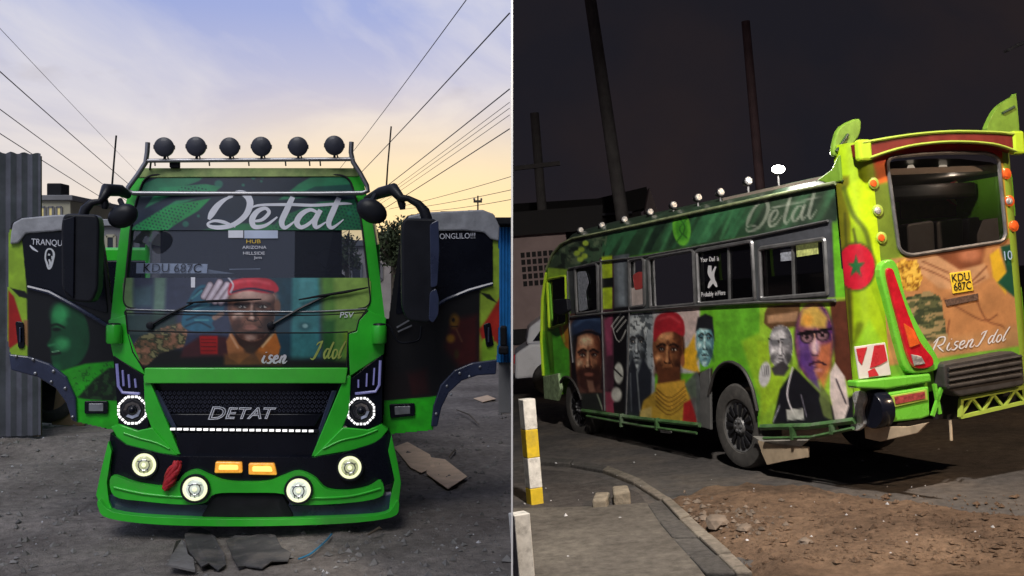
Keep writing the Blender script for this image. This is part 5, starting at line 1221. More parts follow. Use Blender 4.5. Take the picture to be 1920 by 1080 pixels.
    p.poly([(1174, 700), (1186, 668), (1196, 700), (1206, 672), (1222, 700), (1220, 786), (1172, 780)], (34, 38, 46), 4); p.line([(1194, 696), (1200, 770)], 3, (110, 116, 120), 2); p.line([(1182, 700), (1184, 770)], 2, (90, 96, 104), 2)
    # portrait 3: red beret, yellow scarf
    p.poly([(1224, 584), (1312, 574), (1312, 700), (1224, 700)], (186, 184, 186), 4); p.poly([(1270, 580), (1312, 574), (1312, 640), (1280, 640)], (192, 160, 152), 10, .6)
    p.poly([(1276, 660), (1290, 650), (1302, 628), (1304, 656), (1318, 660), (1306, 680), (1312, 700), (1280, 690)], (222, 172, 44), 4)
    p.ell(1254, 650, 30, 50, (70, 40, 28), soft=.15); p.face(1252, 662, 56, 112, (72, 38, 24), (146, 92, 58), (206, 148, 102))
    p.poly([(1226, 640), (1228, 600), (1244, 586), (1268, 586), (1282, 604), (1282, 630), (1262, 622), (1240, 626)], (158, 34, 44), 3, sm=True); p.line([(1234, 600), (1256, 594), (1274, 604)], 5, (196, 66, 74), 4, .8)
    p.ell(1280, 676, 4, 12, (150, 92, 60), soft=.5)
    p.poly([(1234, 690), (1274, 688), (1280, 740), (1232, 742)], (92, 52, 32), 4)
    p.poly([(1198, 786), (1206, 752), (1228, 734), (1256, 746), (1284, 728), (1302, 748), (1312, 796)], (176, 142, 52), 4)
    p.poly([(1230, 720), (1284, 712), (1290, 744), (1258, 772), (1228, 746)], (196, 152, 56), 4)
    for k in range(5): p.line([(1230, 728 + k * 8), (1256, 746 + k * 8), (1286, 724 + k * 8)], 2.6, (110, 78, 24), 2, .8)
    p.poly([(1282, 756), (1304, 744), (1312, 796), (1280, 792)], (160, 36, 38), 3); p.poly([(1200, 770), (1222, 762), (1222, 790), (1200, 788)], (196, 178, 120), 4, .7); p.line([(1304, 752), (1308, 790)], 3, (214, 200, 190), 2)
    # portrait 4: pale blue face, dark hair, suit
    p.poly([(1304, 700), (1336, 690), (1336, 800), (1308, 798)], (52, 42, 40), 4); p.face(1322, 640, 34, 92, (70, 110, 122), (140, 186, 190), (206, 232, 230))
    p.poly([(1304, 622), (1308, 596), (1322, 588), (1336, 594), (1340, 640), (1334, 618), (1312, 616)], (30, 30, 34), 3); p.poly([(1284, 720), (1306, 696), (1322, 720), (1330, 692), (1336, 800), (1310, 798), (1292, 740)], (86, 92, 92), 4, .9); p.line([(1314, 704), (1322, 770)], 5, (40, 28, 32), 3)
    # plain green with a yellow cast
    p.poly([(1342, 572), (1430, 566), (1432, 640), (1414, 700), (1390, 672), (1344, 670)], (96, 168, 44), 4); p.poly([(1390, 640), (1430, 620), (1436, 730), (1420, 740)], (148, 186, 44), 8, .8)
    # portraits 5 and 6: grey man under a brown brim, and the man in glasses in strong colours
    p.poly([(1424, 566), (1600, 556), (1600, 800), (1424, 800)], (140, 182, 52), 4)
    p.poly([(1420, 640), (1470, 640), (1466, 740), (1430, 780)], (150, 186, 44), 5)
    p.poly([(1434, 586), (1440, 574), (1500, 568), (1500, 612), (1446, 618), (1432, 606)], (92, 66, 44), 3); p.poly([(1438, 592), (1496, 584), (1496, 602), (1440, 606)], (176, 136, 104), 4, .9)
    p.face(1464, 652, 46, 80, (92, 90, 94), (176, 172, 176), (222, 218, 220), eyes=False); p.line([(1440, 634), (1452, 640), (1466, 636), (1482, 634)], 2.2, (30, 30, 32)); p.ell(1452, 642, 7, 6, (110, 110, 114), soft=.4); p.ell(1474, 640, 7, 6, (110, 110, 114), soft=.4)
    p.poly([(1446, 690), (1468, 676), (1480, 690), (1470, 705), (1452, 704)], (60, 56, 60), 4); p.ell(1434, 702, 11, 24, (196, 194, 196), rot=8, soft=.25); 
    for k in range(4): p.line([(1428 + k * 4, 686), (1430 + k * 4, 704)], 1.2, (96, 96, 100), 1)
    p.poly([(1448, 796), (1462, 730), (1490, 690), (1520, 720), (1560, 760), (1600, 740), (1602, 800)], (24, 24, 30), 4)
    p.poly([(1556, 566), (1602, 560), (1602, 730), (1566, 690)], (84, 46, 34), 5)
    p.ell(1527, 636, 38, 70, (60, 40, 60), soft=.15); p.face(1526, 642, 70, 138, (72, 38, 84), (140, 84, 96), (214, 166, 140), turn=.04, eyes=False)
    p.poly([(1494, 620), (1516, 640), (1530, 700), (1540, 736), (1520, 716), (1500, 680)], (86, 56, 128), 8, .85); p.poly([(1536, 650), (1560, 640), (1558, 690), (1544, 730), (1530, 700)], (196, 112, 70), 8, .85); p.poly([(1500, 610), (1504, 580), (1530, 570), (1552, 596), (1548, 616)], (206, 172, 74), 8, .85); p.ell(1514, 600, 10, 12, (226, 150, 60), soft=.9, a=.7)
    p.ell(1528, 650, 9, 14, (214, 190, 200), soft=.9, a=.7); p.line([(1518, 684), (1534, 678), (1548, 684)], 4, (44, 22, 36), 2); p.ell(1534, 694, 9, 3, (196, 130, 120), soft=.7)
    for gx, gy in ((1513, 632), (1542, 628)): p.ell(gx, gy, 13, 12, (26, 20, 26), soft=.25); p.ell(gx, gy + 1, 10, 8.5, (128, 96, 104), soft=.4); p.ell(gx, gy + 1, 4, 3.5, (20, 14, 16), soft=.5); p.line([(gx - 8, gy - 3), (gx, gy - 6), (gx + 8, gy - 3)], 2.6, (24, 16, 20))
    p.line([(1496, 626), (1527, 622), (1558, 616)], 4.5, (20, 16, 20))
    p.poly([(1556, 700), (1566, 680), (1584, 706), (1592, 760), (1582, 792), (1566, 790), (1556, 740)], (206, 190, 186), 3); p.line([(1568, 712), (1586, 756)], 3, (60, 50, 60), 2); p.poly([(1540, 722), (1556, 744), (1562, 790), (1544, 780), (1536, 750)], (96, 110, 62), 4, .9)
    p.line([(1486, 690), (1476, 740), (1490, 780)], 3, (206, 200, 206), 2); p.line([(1502, 740), (1512, 780)], 2, (120, 116, 130), 2); p.line([(1462, 760), (1450, 790)], 2, (160, 160, 170), 2)
    p.poly([(1474, 768), (1506, 766), (1508, 786), (1476, 788)], (196, 196, 190), 2, .9)
    p.noise(16, .16, 14); p.noise(6, .12, 15)
    return p.C
skin = grid_panel('side_panel', np.arange(.19, 6.72, .0145), np.arange(.27, 2.54, .0145), lambda U, V: np.stack([np.zeros_like(U), U, V], 1), side_keep, side_paint, M_npaint, NB, lambda U, V: plan(np.stack([np.zeros_like(U), U, V], 1)), None)
# windows: alloy frames, tinted panes set back
for i, w_ in enumerate(WINS):
    fr = MB().tube([S(x, y, .006) for x, y in list(rnd(w_, 5, 3)) + [rnd(w_, 5, 3)[0]]], .020, 6).build('side_window', M_alu if i < 5 else M_lime, NB, 0, 50)
    MB().add([S(x, y, -.02) for x, y in w_], [(0, 1, 2, 3)]).build('pane', M_nglass, fr)
for a, b in (((1366, 461), (1368, 566)), ((1486, 457), (1489, 556))): MB().bar(S(*a, -.01), S(*b, -.01), .02, .02).build('window_bar', M_alu, NB)
ftr = lambda name, pts, off, r, m, n=6: MB().tube([S(x, y, off) for x, y in pts], r, n).build(name, m, NB, 0, 60)
ftr('window_rail', [(1566, 563), (1420, 567), (1310, 573), (1215, 581), (1128, 588), (1070, 594)], .012, .016, M_alu)
ftr('window_rail', [(1552, 414), (1420, 442), (1300, 464), (1206, 481), (1128, 490), (1066, 504)], .012, .012, M_alu)
ftr('roof_gutter', [(1566, 343), (1500, 356), (1400, 377.5), (1300, 399), (1200, 421), (1110, 440), (1075, 447), (1052, 458), (1036, 476), (1024, 505)], .012, .018, mat('gutter_paint', (.22, .26, .14), .5, var=.4, vscale=10))
ftr('cab_edge', [(1064, 508), (1065, 560), (1068, 612), (1074, 680)], .01, .012, M_alu); ftr('cab_edge', [(1024, 512), (1017, 560), (1015, 640), (1019, 704)], .01, .022, M_lime)
ftr('door_edge', [(1127, 486), (1129, 600), (1134, 770)], .012, .012, M_alu); ftr('door_edge', [(1178, 482), (1180, 600), (1174, 780)], .012, .010, M_alu)
# red figure and sticker marks in the windows
M_stick = mat('white_sticker', (.62, .62, .66), .5, var=.1)
red = mat('red_print', (.38, .05, .05), .5, var=.3); sk_ = mat('pale_print', (.5, .42, .40), .5, var=.3)
MB().prism([S(x, y, -.006) for x, y in ((1184, 540), (1206, 538), (1208, 572), (1185, 575))], (.003, 0, 0)).build('window_print', sk_, NB)
MB().prism([S(x, y, -.003) for x, y in rnd([(1186, 515), (1200, 508), (1208, 516), (1207, 540), (1190, 544)], 5, 3)], (.003, 0, 0)).build('window_print', red, NB)
MB().prism([S(x, y, -.006) for x, y in rnd([(1082, 510), (1098, 508), (1104, 530), (1098, 548), (1102, 580), (1086, 584)], 4, 3)], (.003, 0, 0)).build('window_print', mat('grey_print', (.25, .27, .32), .5, var=.5, vscale=30), NB)
def stext(name, s, px, py, size, m, sx=1, slope=0.0, off=-.012):
    return text(name, s, size, m, NB, frame3(S(px, py, off), S(px + 15, py - slope * 15, off) - S(px - 15, py + slope * 15, off), (0, 0, 1)), sx=sx)
for wd, x, y in (('Your', 1320, 487.5), ('Dad', 1335, 486), ('is', 1346, 485), ('Probably', 1326, 552), ('in', 1343, 550.5), ('Here', 1353, 549.5)): stext('window_lettering', wd, x, y, .066, M_stick, .95, .08)
ribbons('couple_sticker', [[(1331, 498, 6), (1331, 512, 8), (1336, 524, 7), (1332, 532, 7), (1328, 540, 3)], [(1342, 500, 3), (1337, 512, 5), (1337, 524, 7), (1341, 532, 6), (1344, 538, 3)]], lambda x, y, o: S(x, y, -.012 + o), M_stick, NB, .001)
MB().prism([S(x, y, -.01) for x, y in ((1463, 469), (1485, 466), (1487, 488), (1464, 490))], (.003, 0, 0)).build('window_sticker', mat('grey_sticker', (.3, .32, .38), .5, var=.5, vscale=40), NB)
MB().prism([S(x, y, -.01) for x, y in ((1492, 458), (1533, 451), (1534, 476), (1494, 482))], (.003, 0, 0)).build('window_sticker', mat('lime_sticker_glow', (.42, .46, .16), .5, var=.6, vscale=30, emit=(.5, .55, .2), estr=.12), NB)  # lime sticker has a faint glow added to its colour
# skirt rails and steps
M_rail = mat('step_rail_paint', (.05, .12, .04), .45, var=.5, vscale=8, dirt=(.3, .32, .28), dirt_amt=.5)
ftr('step_rail', [(1092, 770), (1200, 785), (1312, 797)], .03, .026, M_rail); ftr('step_rail', [(1100, 780), (1200, 798), (1306, 812)], .05, .016, M_rail)
ftr('step_rail', [(1428, 801), (1520, 799), (1604, 788)], .03, .030, M_rail); ftr('step_rail', [(1432, 822), (1520, 820), (1600, 803)], .05, .016, M_rail)
for a, b in (((1165, 776), (1166, 800)), ((1232, 784), (1233, 806)), ((1486, 800), (1488, 824)), ((1560, 796), (1562, 814))): MB().bar(S(*a, .05), S(*b, .05), .05, .03).build('step_bracket', M_rail, NB)
MB().prism([S(x, y, .03) for x, y in ((1238, 806), (1256, 808), (1256, 813), (1238, 811))], (.02, 0, 0)).build('side_marker', M_silver, NB)
# mudflap and dark wheel-arch lining
o = MB().prism([S(x, y, .02) for x, y in ((1420, 826), (1515, 838), (1514, 858), (1470, 865), (1438, 872), (1428, 850))], (.02, 0, 0)).build('mudflap', M_beige, NB, .004)
MB().prism([S(x, y, .02) for x, y in ((1412, 818), (1516, 820), (1528, 814), (1500, 838), (1470, 840), (1424, 826))], (.015, 0, 0)).build('mudflap_bracket', mat('dirty_white', (.45, .44, .40), .7, var=.4), NB)
MB().prism([S(x, y, .012) for x, y in ((1312, 700), (1330, 690), (1332, 806), (1312, 800))], (.03, 0, 0)).build('arch_edge', mat('arch_grey', (.10, .10, .10), .6, var=.3), NB, .006)
for AR, rr in ((ARCH_R, .018), (ARCH_F, .016)):
    MB().tube([S(x, y, .01) for x, y in spline(AR[1:-1], 4)], rr, 6).build('arch_trim', M_nrub, NB, 0, 60)
MB().prism([S(x, y, -.45) for x, y in ((1290, 640), (1440, 640), (1440, 800), (1290, 800))], (.02, 0, 0)).build('arch_lining', M_matte, NB)
# tanks and boxes hanging under the floor behind the rear wheel
MB().box((.3, 1.25, .62), (.5, .5, .3)).build('underfloor_box', M_matte, NB, .02); MB().box((.35, 3.4, .5), (.5, 1.5, .28)).build('fuel_tank', M_matte, NB, .04)
# wheels
def wheel_r(px, py, r):
    c = S(px, py, -.04); tw = .22
    wz = MB().lathe(c, (-1, 0, 0), [(-tw, r * .6), (-tw, r * .94), (-tw + .03, r), (-.03, r), (0, r * .95), (.012, r * .80), (.0, r * .64), (-.03, r * .60)], 40).build('wheel', M_tread, NB, 0, 35)
    MB().lathe(c, (-1, 0, 0), [(-.05, r * .62), (-.012, r * .61), (-.03, r * .55), (-.05, r * .25), (-.03, r * .22), (-.005, r * .18), (-.0, r * .03)], 32).build('rim', M_rimn, wz, 0, 35)
    for k in range(14):
        a = 2 * math.pi * k / 14; d = Vector((0, math.cos(a), math.sin(a))); q = Vector((0, -math.sin(a), math.cos(a)))
        pts = [c + Vector((.024, 0, 0)) + d * r * rr + q * w_ for rr, w_ in ((.26, -.012), (.53, -.024), (.53, .024), (.26, .012))]
        MB().prism([p_ - Vector((.018, 0, 0)) for p_ in pts], (.012, 0, 0)).build('rim_slot', M_matte, wz)
    for k in range(6):
        a = 2 * math.pi * k / 6; MB().lathe(c + Vector((.0, math.cos(a) * r * .12, math.sin(a) * r * .12)), (-1, 0, 0), [(-.01, .014), (.012, .012), (.014, .003)], 6).build('wheel_nut', M_steel, wz)
    return wz
wheel_r(1384, 799, .405); wheel_r(1084, 763, .405)
for u_ in (1.96, 5.62): MB().lathe((BW - .28, u_, .40), (1, 0, 0), [(0, .25), (0, .38), (.03, .4), (.2, .4), (.22, .38), (.22, .25)], 28).build('wheel', M_tread, NB, 0, 35)
MB().box((BW / 2, 1.96, .4), (1.2, .14, .14)).build('axle', M_matte, NB)
# roof, far side, front and floor
rw = 2.5
arc = [(0.0, rw), (.05, rw + .06), (.2, rw + .11), (.55, rw + .15), (BW / 2, rw + .16), (BW - .55, rw + .15), (BW - .2, rw + .11), (BW - .05, rw + .06), (BW, rw)]
vs = []; ys = (.12, 1.5, 3, 4.5, 5.4, 5.85, 6.1, 6.3)
for y in ys: dz = 0 if y < 5.2 else -(y - 5.2) ** 2 * .42; vs += [(x, y, z + dz) for x, z in arc]
n = len(arc); MB().add(vs, [(i * n + j, i * n + j + 1, (i + 1) * n + j + 1, (i + 1) * n + j) for i in range(len(ys) - 1) for j in range(n - 1)]).build('roof', M_ndark, NB, 0, 50)
MB().prism([(BW, .1, .55), (BW, 6.3, .55), (BW, 6.3, 1.55), (BW, .1, 1.55)], (-.04, 0, 0)).prism([(BW, .1, 2.15), (BW, 6.2, 2.15), (BW, 6.0, 2.5), (BW, .1, 2.5)], (-.04, 0, 0)).build('far_side', M_ngreen, NB)
mb = MB()
for y in (.2, 1.4, 2.5, 3.6, 4.7, 5.8): mb.box((BW - .02, y, 1.85), (.04, .1, .64)); 
mb.build('far_pillar', M_ngreen, NB)
MB().box((BW / 2, 3.3, .6), (BW - .66, 6.0, .06)).build('floor', M_matte, NB)
MB().prism([(.0, 6.36, .45), (.0, 6.46, 1.2), (0, 6.42, 1.6), (0, 6.36, 2.0), (0, 6.2, 2.2), (0, 6.14, 2.2), (0, 6.2, .45)], (BW, 0, 0)).build('front_end', M_ngreen, NB, .02)
# seats inside
for y in (1.0, 1.75, 2.5, 3.25, 4.0):
    for x in (.32, BW - .4):
        MB().box((x, y, 1.0), (.5, .42, .12)).box((x, y - .2, 1.42), (.5, .1, .78)).build('seat', mat('seat_vinyl', (.028, .027, .034), .6, var=.3, vscale=9) if (y, x) == (1.0, .32) else bpy.data.materials['seat_vinyl'], NB, .04)
MB().box((.25, 5.5, 1.35), (.4, .1, .7)).build('seat', M_seat, NB, .05)
# driver's mirror seen through the cab window
MB().prism([S(x, y, .16) for x, y in rnd([(1036, 562), (1062, 560), (1064, 584), (1050, 592), (1038, 586)], 4, 3)], (.06, 0, 0)).build('door_mirror', M_black, NB, .01)
MB().tube([S(1048, 590, .13), S(1046, 606, .04)], .015, 6).build('mirror_arm', M_black, NB)
# front wing bits
MB().prism([S(x, y, .03) for x, y in ((1018, 706), (1046, 700), (1050, 730), (1044, 752), (1020, 748))], (.05, 0, 0)).build('front_wing', mat('pale_wing', (.26, .36, .20), .5, var=.5, vscale=14), NB, .01)

# --- rear corner column
RC = .2
def corner_pos(T, V, c0=True):
    a = T * math.pi / 2; return np.stack([RC - RC * np.cos(a), RC - RC * np.sin(a), V], 1)
def corner_paint(X, Y):
    p = Paint(X, Y, (150, 182, 26))
    p.poly([(1556, 330), (1592, 330), (1600, 620), (1584, 720), (1574, 560)], (104, 104, 24), 6)
    for q in ([(1584, 400), (1592, 560), (1600, 700)], [(1600, 430), (1608, 470)]): p.line(q, 5, (62, 64, 22), 4, .8)
    p.poly([(1598, 420), (1580, 360), (1600, 340), (1640, 330), (1660, 520), (1640, 480), (1622, 430)], (176, 206, 24), 6)
    p.line([(1582, 352), (1598, 400), (1622, 432), (1632, 470)], 9, (70, 84, 30), 6, .8)
    p.line([(1612, 610), (1600, 660)], 14, (84, 96, 20), 8, .7); p.poly([(1600, 650), (1630, 600), (1690, 700), (1690, 740), (1590, 740)], (140, 190, 40), 8, .9)
    p.ell(1605, 500, 38, 47, (60, 66, 28), soft=.12, a=.8); p.ell(1605, 500, 35, 43, (186, 28, 48), soft=.06)
    st = []
    for k in range(10):
        a = R_(-90 + 36 * k); r = 1 if k % 2 == 0 else .42; st.append((1605 + 17 * r * math.cos(a), 500 + 22 * r * math.sin(a)))
    p.poly(st, (34, 92, 50), 3)
    p.noise(14, .12, 3); return p.C
cp = lambda U, V: corner_pos(U, V)
grid_panel('rear_corner', np.linspace(0, 1, 34), np.arange(.78, 2.80, .016), cp, None, corner_paint, M_ncorner, NB, lambda U, V: plan(cp(U, V)))
c2 = lambda U, V: np.stack([BW - RC + RC * np.sin(U * math.pi / 2) , RC - RC * np.cos(U * math.pi / 2), V], 1)
grid_panel('rear_corner', np.linspace(0, 1, 14), np.arange(.60, 2.80, .05), c2, None, lambda X, Y: Paint(X, Y, (140, 170, 60)).C, M_ncorner, NB, lambda U, V: plan(c2(U, V)))
# --- rear wall
RWIN = rnd([(1662, 296), (1720, 290), (1790, 286), (1852, 287), (1872, 296), (1886, 440), (1880, 452), (1705, 479), (1686, 470)], [16, 30, 30, 20, 14, 12, 10, 18, 16], 4)
def rear_keep(U, V):
    X, Y = plan(np.stack([U.ravel(), np.zeros(U.size), V.ravel()], 1)); return (~in_poly(X, Y, RWIN)).reshape(U.shape)
def rear_paint(X, Y):
    p = Paint(X, Y, (186, 132, 84))
    # window surround
    p.poly([(1600, 240), (1930, 230), (1940, 470), (1600, 500)], (140, 168, 40), 4); p.poly([(1636, 300), (1700, 268), (1920, 256), (1920, 330), (1880, 290), (1680, 290), (1650, 330)], (206, 62, 34), 10)
    p.poly([(1700, 276), (1890, 264), (1890, 296), (1690, 300)], (190, 34, 46), 8); p.poly([(1640, 310), (1664, 300), (1670, 340), (1646, 350)], (210, 104, 40), 9)
    p.poly([(1876, 300), (1910, 290), (1916, 430), (1888, 440)], (190, 142, 60), 8); p.poly([(1634, 350), (1668, 340), (1690, 480), (1650, 500)], (106, 128, 42), 7)
    # lower picture: figure in fatigues and scarf
    p.poly([(1660, 488), (1930, 440), (1930, 700), (1700, 720), (1664, 560)], (178, 126, 82), 5)
    p.poly([(1750, 470), (1850, 450), (1840, 500), (1800, 510), (1760, 500)], (120, 70, 46), 8); p.ell(1818, 478, 20, 13, (196, 128, 96), soft=.9, a=.8)
    p.poly([(1715, 488), (1756, 478), (1800, 506), (1846, 494), (1856, 520), (1810, 545), (1760, 540), (1726, 512)], (190, 146, 108), 5)
    for q in ([(1724, 500), (1770, 520), (1800, 540)], [(1730, 490), (1780, 512)], [(1850, 500), (1820, 530)], [(1846, 520), (1800, 548)], [(1770, 560), (1840, 600), (1870, 590)], [(1830, 560), (1850, 600), (1880, 612), (1892, 630)], [(1780, 600), (1776, 640), (1790, 660)]): p.line(q, 3, (110, 64, 44), 3, .8)
    n = vnoise(X, Y, 6, 17); fl_ = in_poly(X, Y, [(1674, 500), (1690, 486), (1720, 488), (1730, 520), (1722, 545), (1692, 545), (1676, 520)]); p.mix(np.where(fl_, .9, 0), (190, 144, 48)); p.mix(np.where(fl_ & (n > .55), .8, 0), (226, 190, 84)); p.mix(np.where(fl_ & (n < .38), .7, 0), (110, 70, 26))
    cam_ = [(1694, 560), (1740, 545), (1764, 556), (1774, 620), (1784, 660), (1734, 662), (1716, 640)]; ins = in_poly(X, Y, cam_); n2 = vnoise(X * .6 + Y * .2, Y * 2.0, 12, 23); p.mix(np.where(ins, .95, 0), (150, 134, 96)); p.mix(np.where(ins & (n2 > .5), .85, 0), (76, 84, 56)); p.mix(np.where(ins & (n2 > .62), .8, 0), (48, 58, 42))
    p.poly([(1856, 478), (1872, 466), (1890, 520), (1886, 552), (1862, 520)], (206, 166, 44), 4); p.poly([(1876, 462), (1930, 450), (1930, 556), (1900, 556), (1870, 530), (1888, 510)], (28, 76, 56), 4)
    p.poly([(1740, 640), (1930, 610), (1930, 700), (1740, 700)], (182, 140, 96), 16, .7); p.ell(1900, 640, 20, 26, (140, 112, 76), soft=.9, a=.7)
    p.poly([(1640, 690), (1780, 668), (1930, 646), (1930, 760), (1660, 800)], (112, 166, 52), 3)
    p.noise(18, .14, 7); return p.C
rp_ = lambda U, V: np.stack([U, np.zeros_like(U), V], 1)
grid_panel('rear_panel', np.arange(RC, BW - RC + .013, .0135), np.arange(.80, 2.80, .0135), rp_, rear_keep, rear_paint, M_ncorner, NB, lambda U, V: plan(rp_(U, V)))
rwf = MB().tube([B(x, y, .006) for x, y in RWIN + [RWIN[0]]], .016, 6).build('rear_window', M_alu, NB, 0, 50)
MB().add([B(x, y, -.01) for x, y in RWIN], [tuple(range(len(RWIN)))]).build('pane', M_rglass, rwf)
# inside, seen through the rear glass
M_ceil = mat('roof_lining', (.24, .20, .17), .7, var=.15, vscale=3)
MB().box((BW / 2, 1.0, 2.56), (BW - .1, 1.8, .05)).build('roof_lining', M_ceil, NB)
MB().box((BW / 2, .52, 2.42), (BW - .12, .2, .13)).build('luggage_rack', mat('brown_rack', (.035, .025, .022), .6, var=.3), NB, .03)
for x in (1708, 1768, 1818): MB().lathe(B(x, 316 - (x - 1708) * .06, -.42), (0, 0, 1), [(-.02, .03), (.0, .035), (.03, .02)], 10).build('ceiling_lamp', mat('lit_ceiling_lamp', (.5, .45, .4), .5, var=.1, emit=(1, .85, .65), estr=.5), NB, 0, 40)
for x0, x1 in ((1700, 1752), (1756, 1806), (1816, 1884)):
    MB().prism([B(x, y, -.45) for x, y in rnd([(x0, 420 - (x0 - 1700) * .1), (x1, 412 - (x0 - 1700) * .1), (x1 + 4, 500), (x0 + 4, 505)], 8, 3)], (0, .12, 0)).build('rear_seat', bpy.data.materials['seat_vinyl'], NB, .02)
ey = MB().prism([B(x, y, -.7) for x, y in rnd([(1690, 372), (1890, 350), (1890, 400), (1690, 412)], 6, 3)], (0, .02, 0)).build('printed_board', mat('brown_print', (.05, .025, .015), .6, var=.6, vscale=8), NB)
for rx, ry, m_, k in ((36, 26, mat('print_red', (.55, .08, .09), .5, var=.5, vscale=16), 0), (28, 24, mat('print_lime', (.6, .62, .25), .5, var=.3, vscale=16), 1), (20, 19, M_matte, 2)):
    MB().prism([B(1806 + rx * math.cos(a), 362 + ry * math.sin(a), -.69 + .004 * k) for a in np.linspace(0, 2 * math.pi, 25)[:-1]], (0, .003, 0)).build('print_ring', m_, NB)
il = bpy.data.lights.new('cabin_light', 'POINT'); il.energy = 5; il.color = (1, .86, .7); il.shadow_soft_size = .04
io = bpy.data.objects.new('cabin_light', il); COL.objects.link(io); io.parent = NB; io.location = B(1768, 312, -.42) + Vector((0, -.1, -.08))
# visor over the rear window
VIS = [(1612, 268), (1760, 246), (1900, 250), (1908, 284), (1860, 270), (1780, 266), (1700, 276), (1640, 298), (1616, 292)]
vz = MB().prism([B(x, y, .10) for x, y in VIS], (0, .11, 0)).build('rear_visor', M_dkred, NB, .008)
MB().tube([B(x, y, .105) for x, y in spline([(1616, 268), (1700, 254), (1780, 247), (1860, 248), (1900, 251)], 5)], .014, 6).build('visor_edge', M_limeline, vz, 0, 60)
MB().tube([B(x, y, .105) for x, y in spline([(1630, 296), (1700, 275), (1780, 266), (1860, 270), (1906, 284)], 5)], .013, 6).build('visor_edge', M_limeline, vz, 0, 60)
for x0, x1 in ((1610, 1624), (1896, 1912)): MB().bar(B((x0 + x1) / 2, 262 if x0 < 1700 else 246, .08), B((x0 + x1) / 2 + 3, 302 if x0 < 1700 else 290, .08), .07, .12).build('visor_end', M_lime, vz, .02)
# green fins at the roof corners
M_fin = mat('fin_green', (.15, .28, .03), .4, var=.35, vscale=6, coat=.3)
for pts, sp in (([(1564, 292), (1566, 262), (1578, 236), (1612, 222), (1613, 250), (1600, 270), (1584, 286)], [(1568, 284), (1590, 252)]), ([(1853, 248), (1858, 222), (1874, 198), (1902, 180), (1906, 182), (1912, 262), (1900, 262)], [(1880, 212), (1902, 200)])):
    f_ = MB().prism([B(x, y, -.16) for x, y in spline(pts, 3, True)], (0, .05, 0)).build('roof_fin', M_fin, NB, .012)
    MB().tube([B(x, y, -.15) for x, y in sp], .012, 6).build('fin_rib', M_ndark, f_, 0, 60)
MB().prism([S(x, y, .01) for x, y in ((1556, 345), (1530, 338), (1558, 318), (1572, 290), (1576, 340))], (.1, 0, 0)).build('roof_corner_cap', M_fin, NB, .01)
# round marker lamps
for i, (x, y) in enumerate(((1637, 344), (1645, 395), (1652, 446), (1886, 326), (1892, 377), (1900, 424))):
    o = MB().lathe(B(x, y, .0), (0, -1, 0), [(0, .048), (.014, .046), (.018, .036)], 16).build('marker_lamp', M_limeline if i < 3 else M_tail2, NB, 0, 40)
    MB().lathe(B(x, y, .014), (0, -1, 0), [(0, .032), (.012, .026), (.016, .004)], 14).build('lens', (M_tail2, M_silver, M_tail2)[i % 3], o, 0, 40)
# tail lamp cluster with green bezel
bz = MB().prism([B(x, y, .05) for x, y in spline([(1650, 506), (1668, 486), (1684, 500), (1700, 560), (1728, 620), (1756, 664), (1762, 690), (1730, 700), (1700, 694), (1684, 650), (1664, 570)], 4, True)], (0, .07, 0)).build('lamp_bezel', M_hgreen, NB, .012)
tl = MB().prism([B(x, y, .075) for x, y in spline([(1664, 516), (1674, 504), (1684, 530), (1704, 588), (1726, 640), (1750, 672), (1746, 688), (1718, 690), (1704, 670), (1690, 620)], 4, True)], (0, .05, 0)).build('tail_lamp', M_tail, NB, .01)
MB().prism([B(x, y, .088) for x, y in ((1696, 606), (1714, 618), (1726, 645), (1708, 652))], (0, .02, 0)).build('orange_lens', M_tail2, tl, .006)
MB().prism([B(x, y, .088) for x, y in ((1710, 664), (1728, 668), (1736, 682), (1716, 686))], (0, .02, 0)).build('clear_lens', M_silver, tl, .006)
# plate and marks
pb = MB().prism([B(x, y, .012) for x, y in ((1782, 512), (1820, 507), (1826, 545), (1788, 551))], (0, .012, 0)).build('number_plate', M_yel, NB, .004)
def btext(s, px, py, size, m, parent, sx=1, sl=.12): return text('rear_lettering', s, size, m, parent, frame3(B(px, py, .016), B(px + 15, py - sl * 15, .016) - B(px - 15, py + sl * 15, .016), B(px - 2, py - 15, .016) - B(px + 2, py + 15, .016)), sx=sx)
btext('KDU', 1801.5, 520.5, .092, M_matte, NB, 1.0); btext('687C', 1805, 537, .092, M_matte, NB, .92)
MB().prism([B(x, y, .01) for x, y in ((1772, 562), (1834, 550), (1834, 562), (1776, 574))], (0, .006, 0)).build('name_strip', mat('brown_strip', (.10, .06, .045), .5, var=.6, vscale=60), NB)
btext('10', 1889, 480, .11, mat('pale_blue_mark', (.3, .42, .6), .5, var=.2), NB, 1.0)
ribbons('script_lettering', strokes_script(1750, 636, 26, .3, [[(a, b - a * .16, c * .55) for a, b, c in st] for st in RISEN]), lambda x, y, o: B(x, y, o), M_stick, NB, .004)
ribbons('script_lettering', strokes_script(1836, 622, 26, .3, [[(a * .9, b - a * .16, c * .55) for a, b, c in st] for st in IDOL]), lambda x, y, o: B(x, y, o), M_stick, NB, .004)
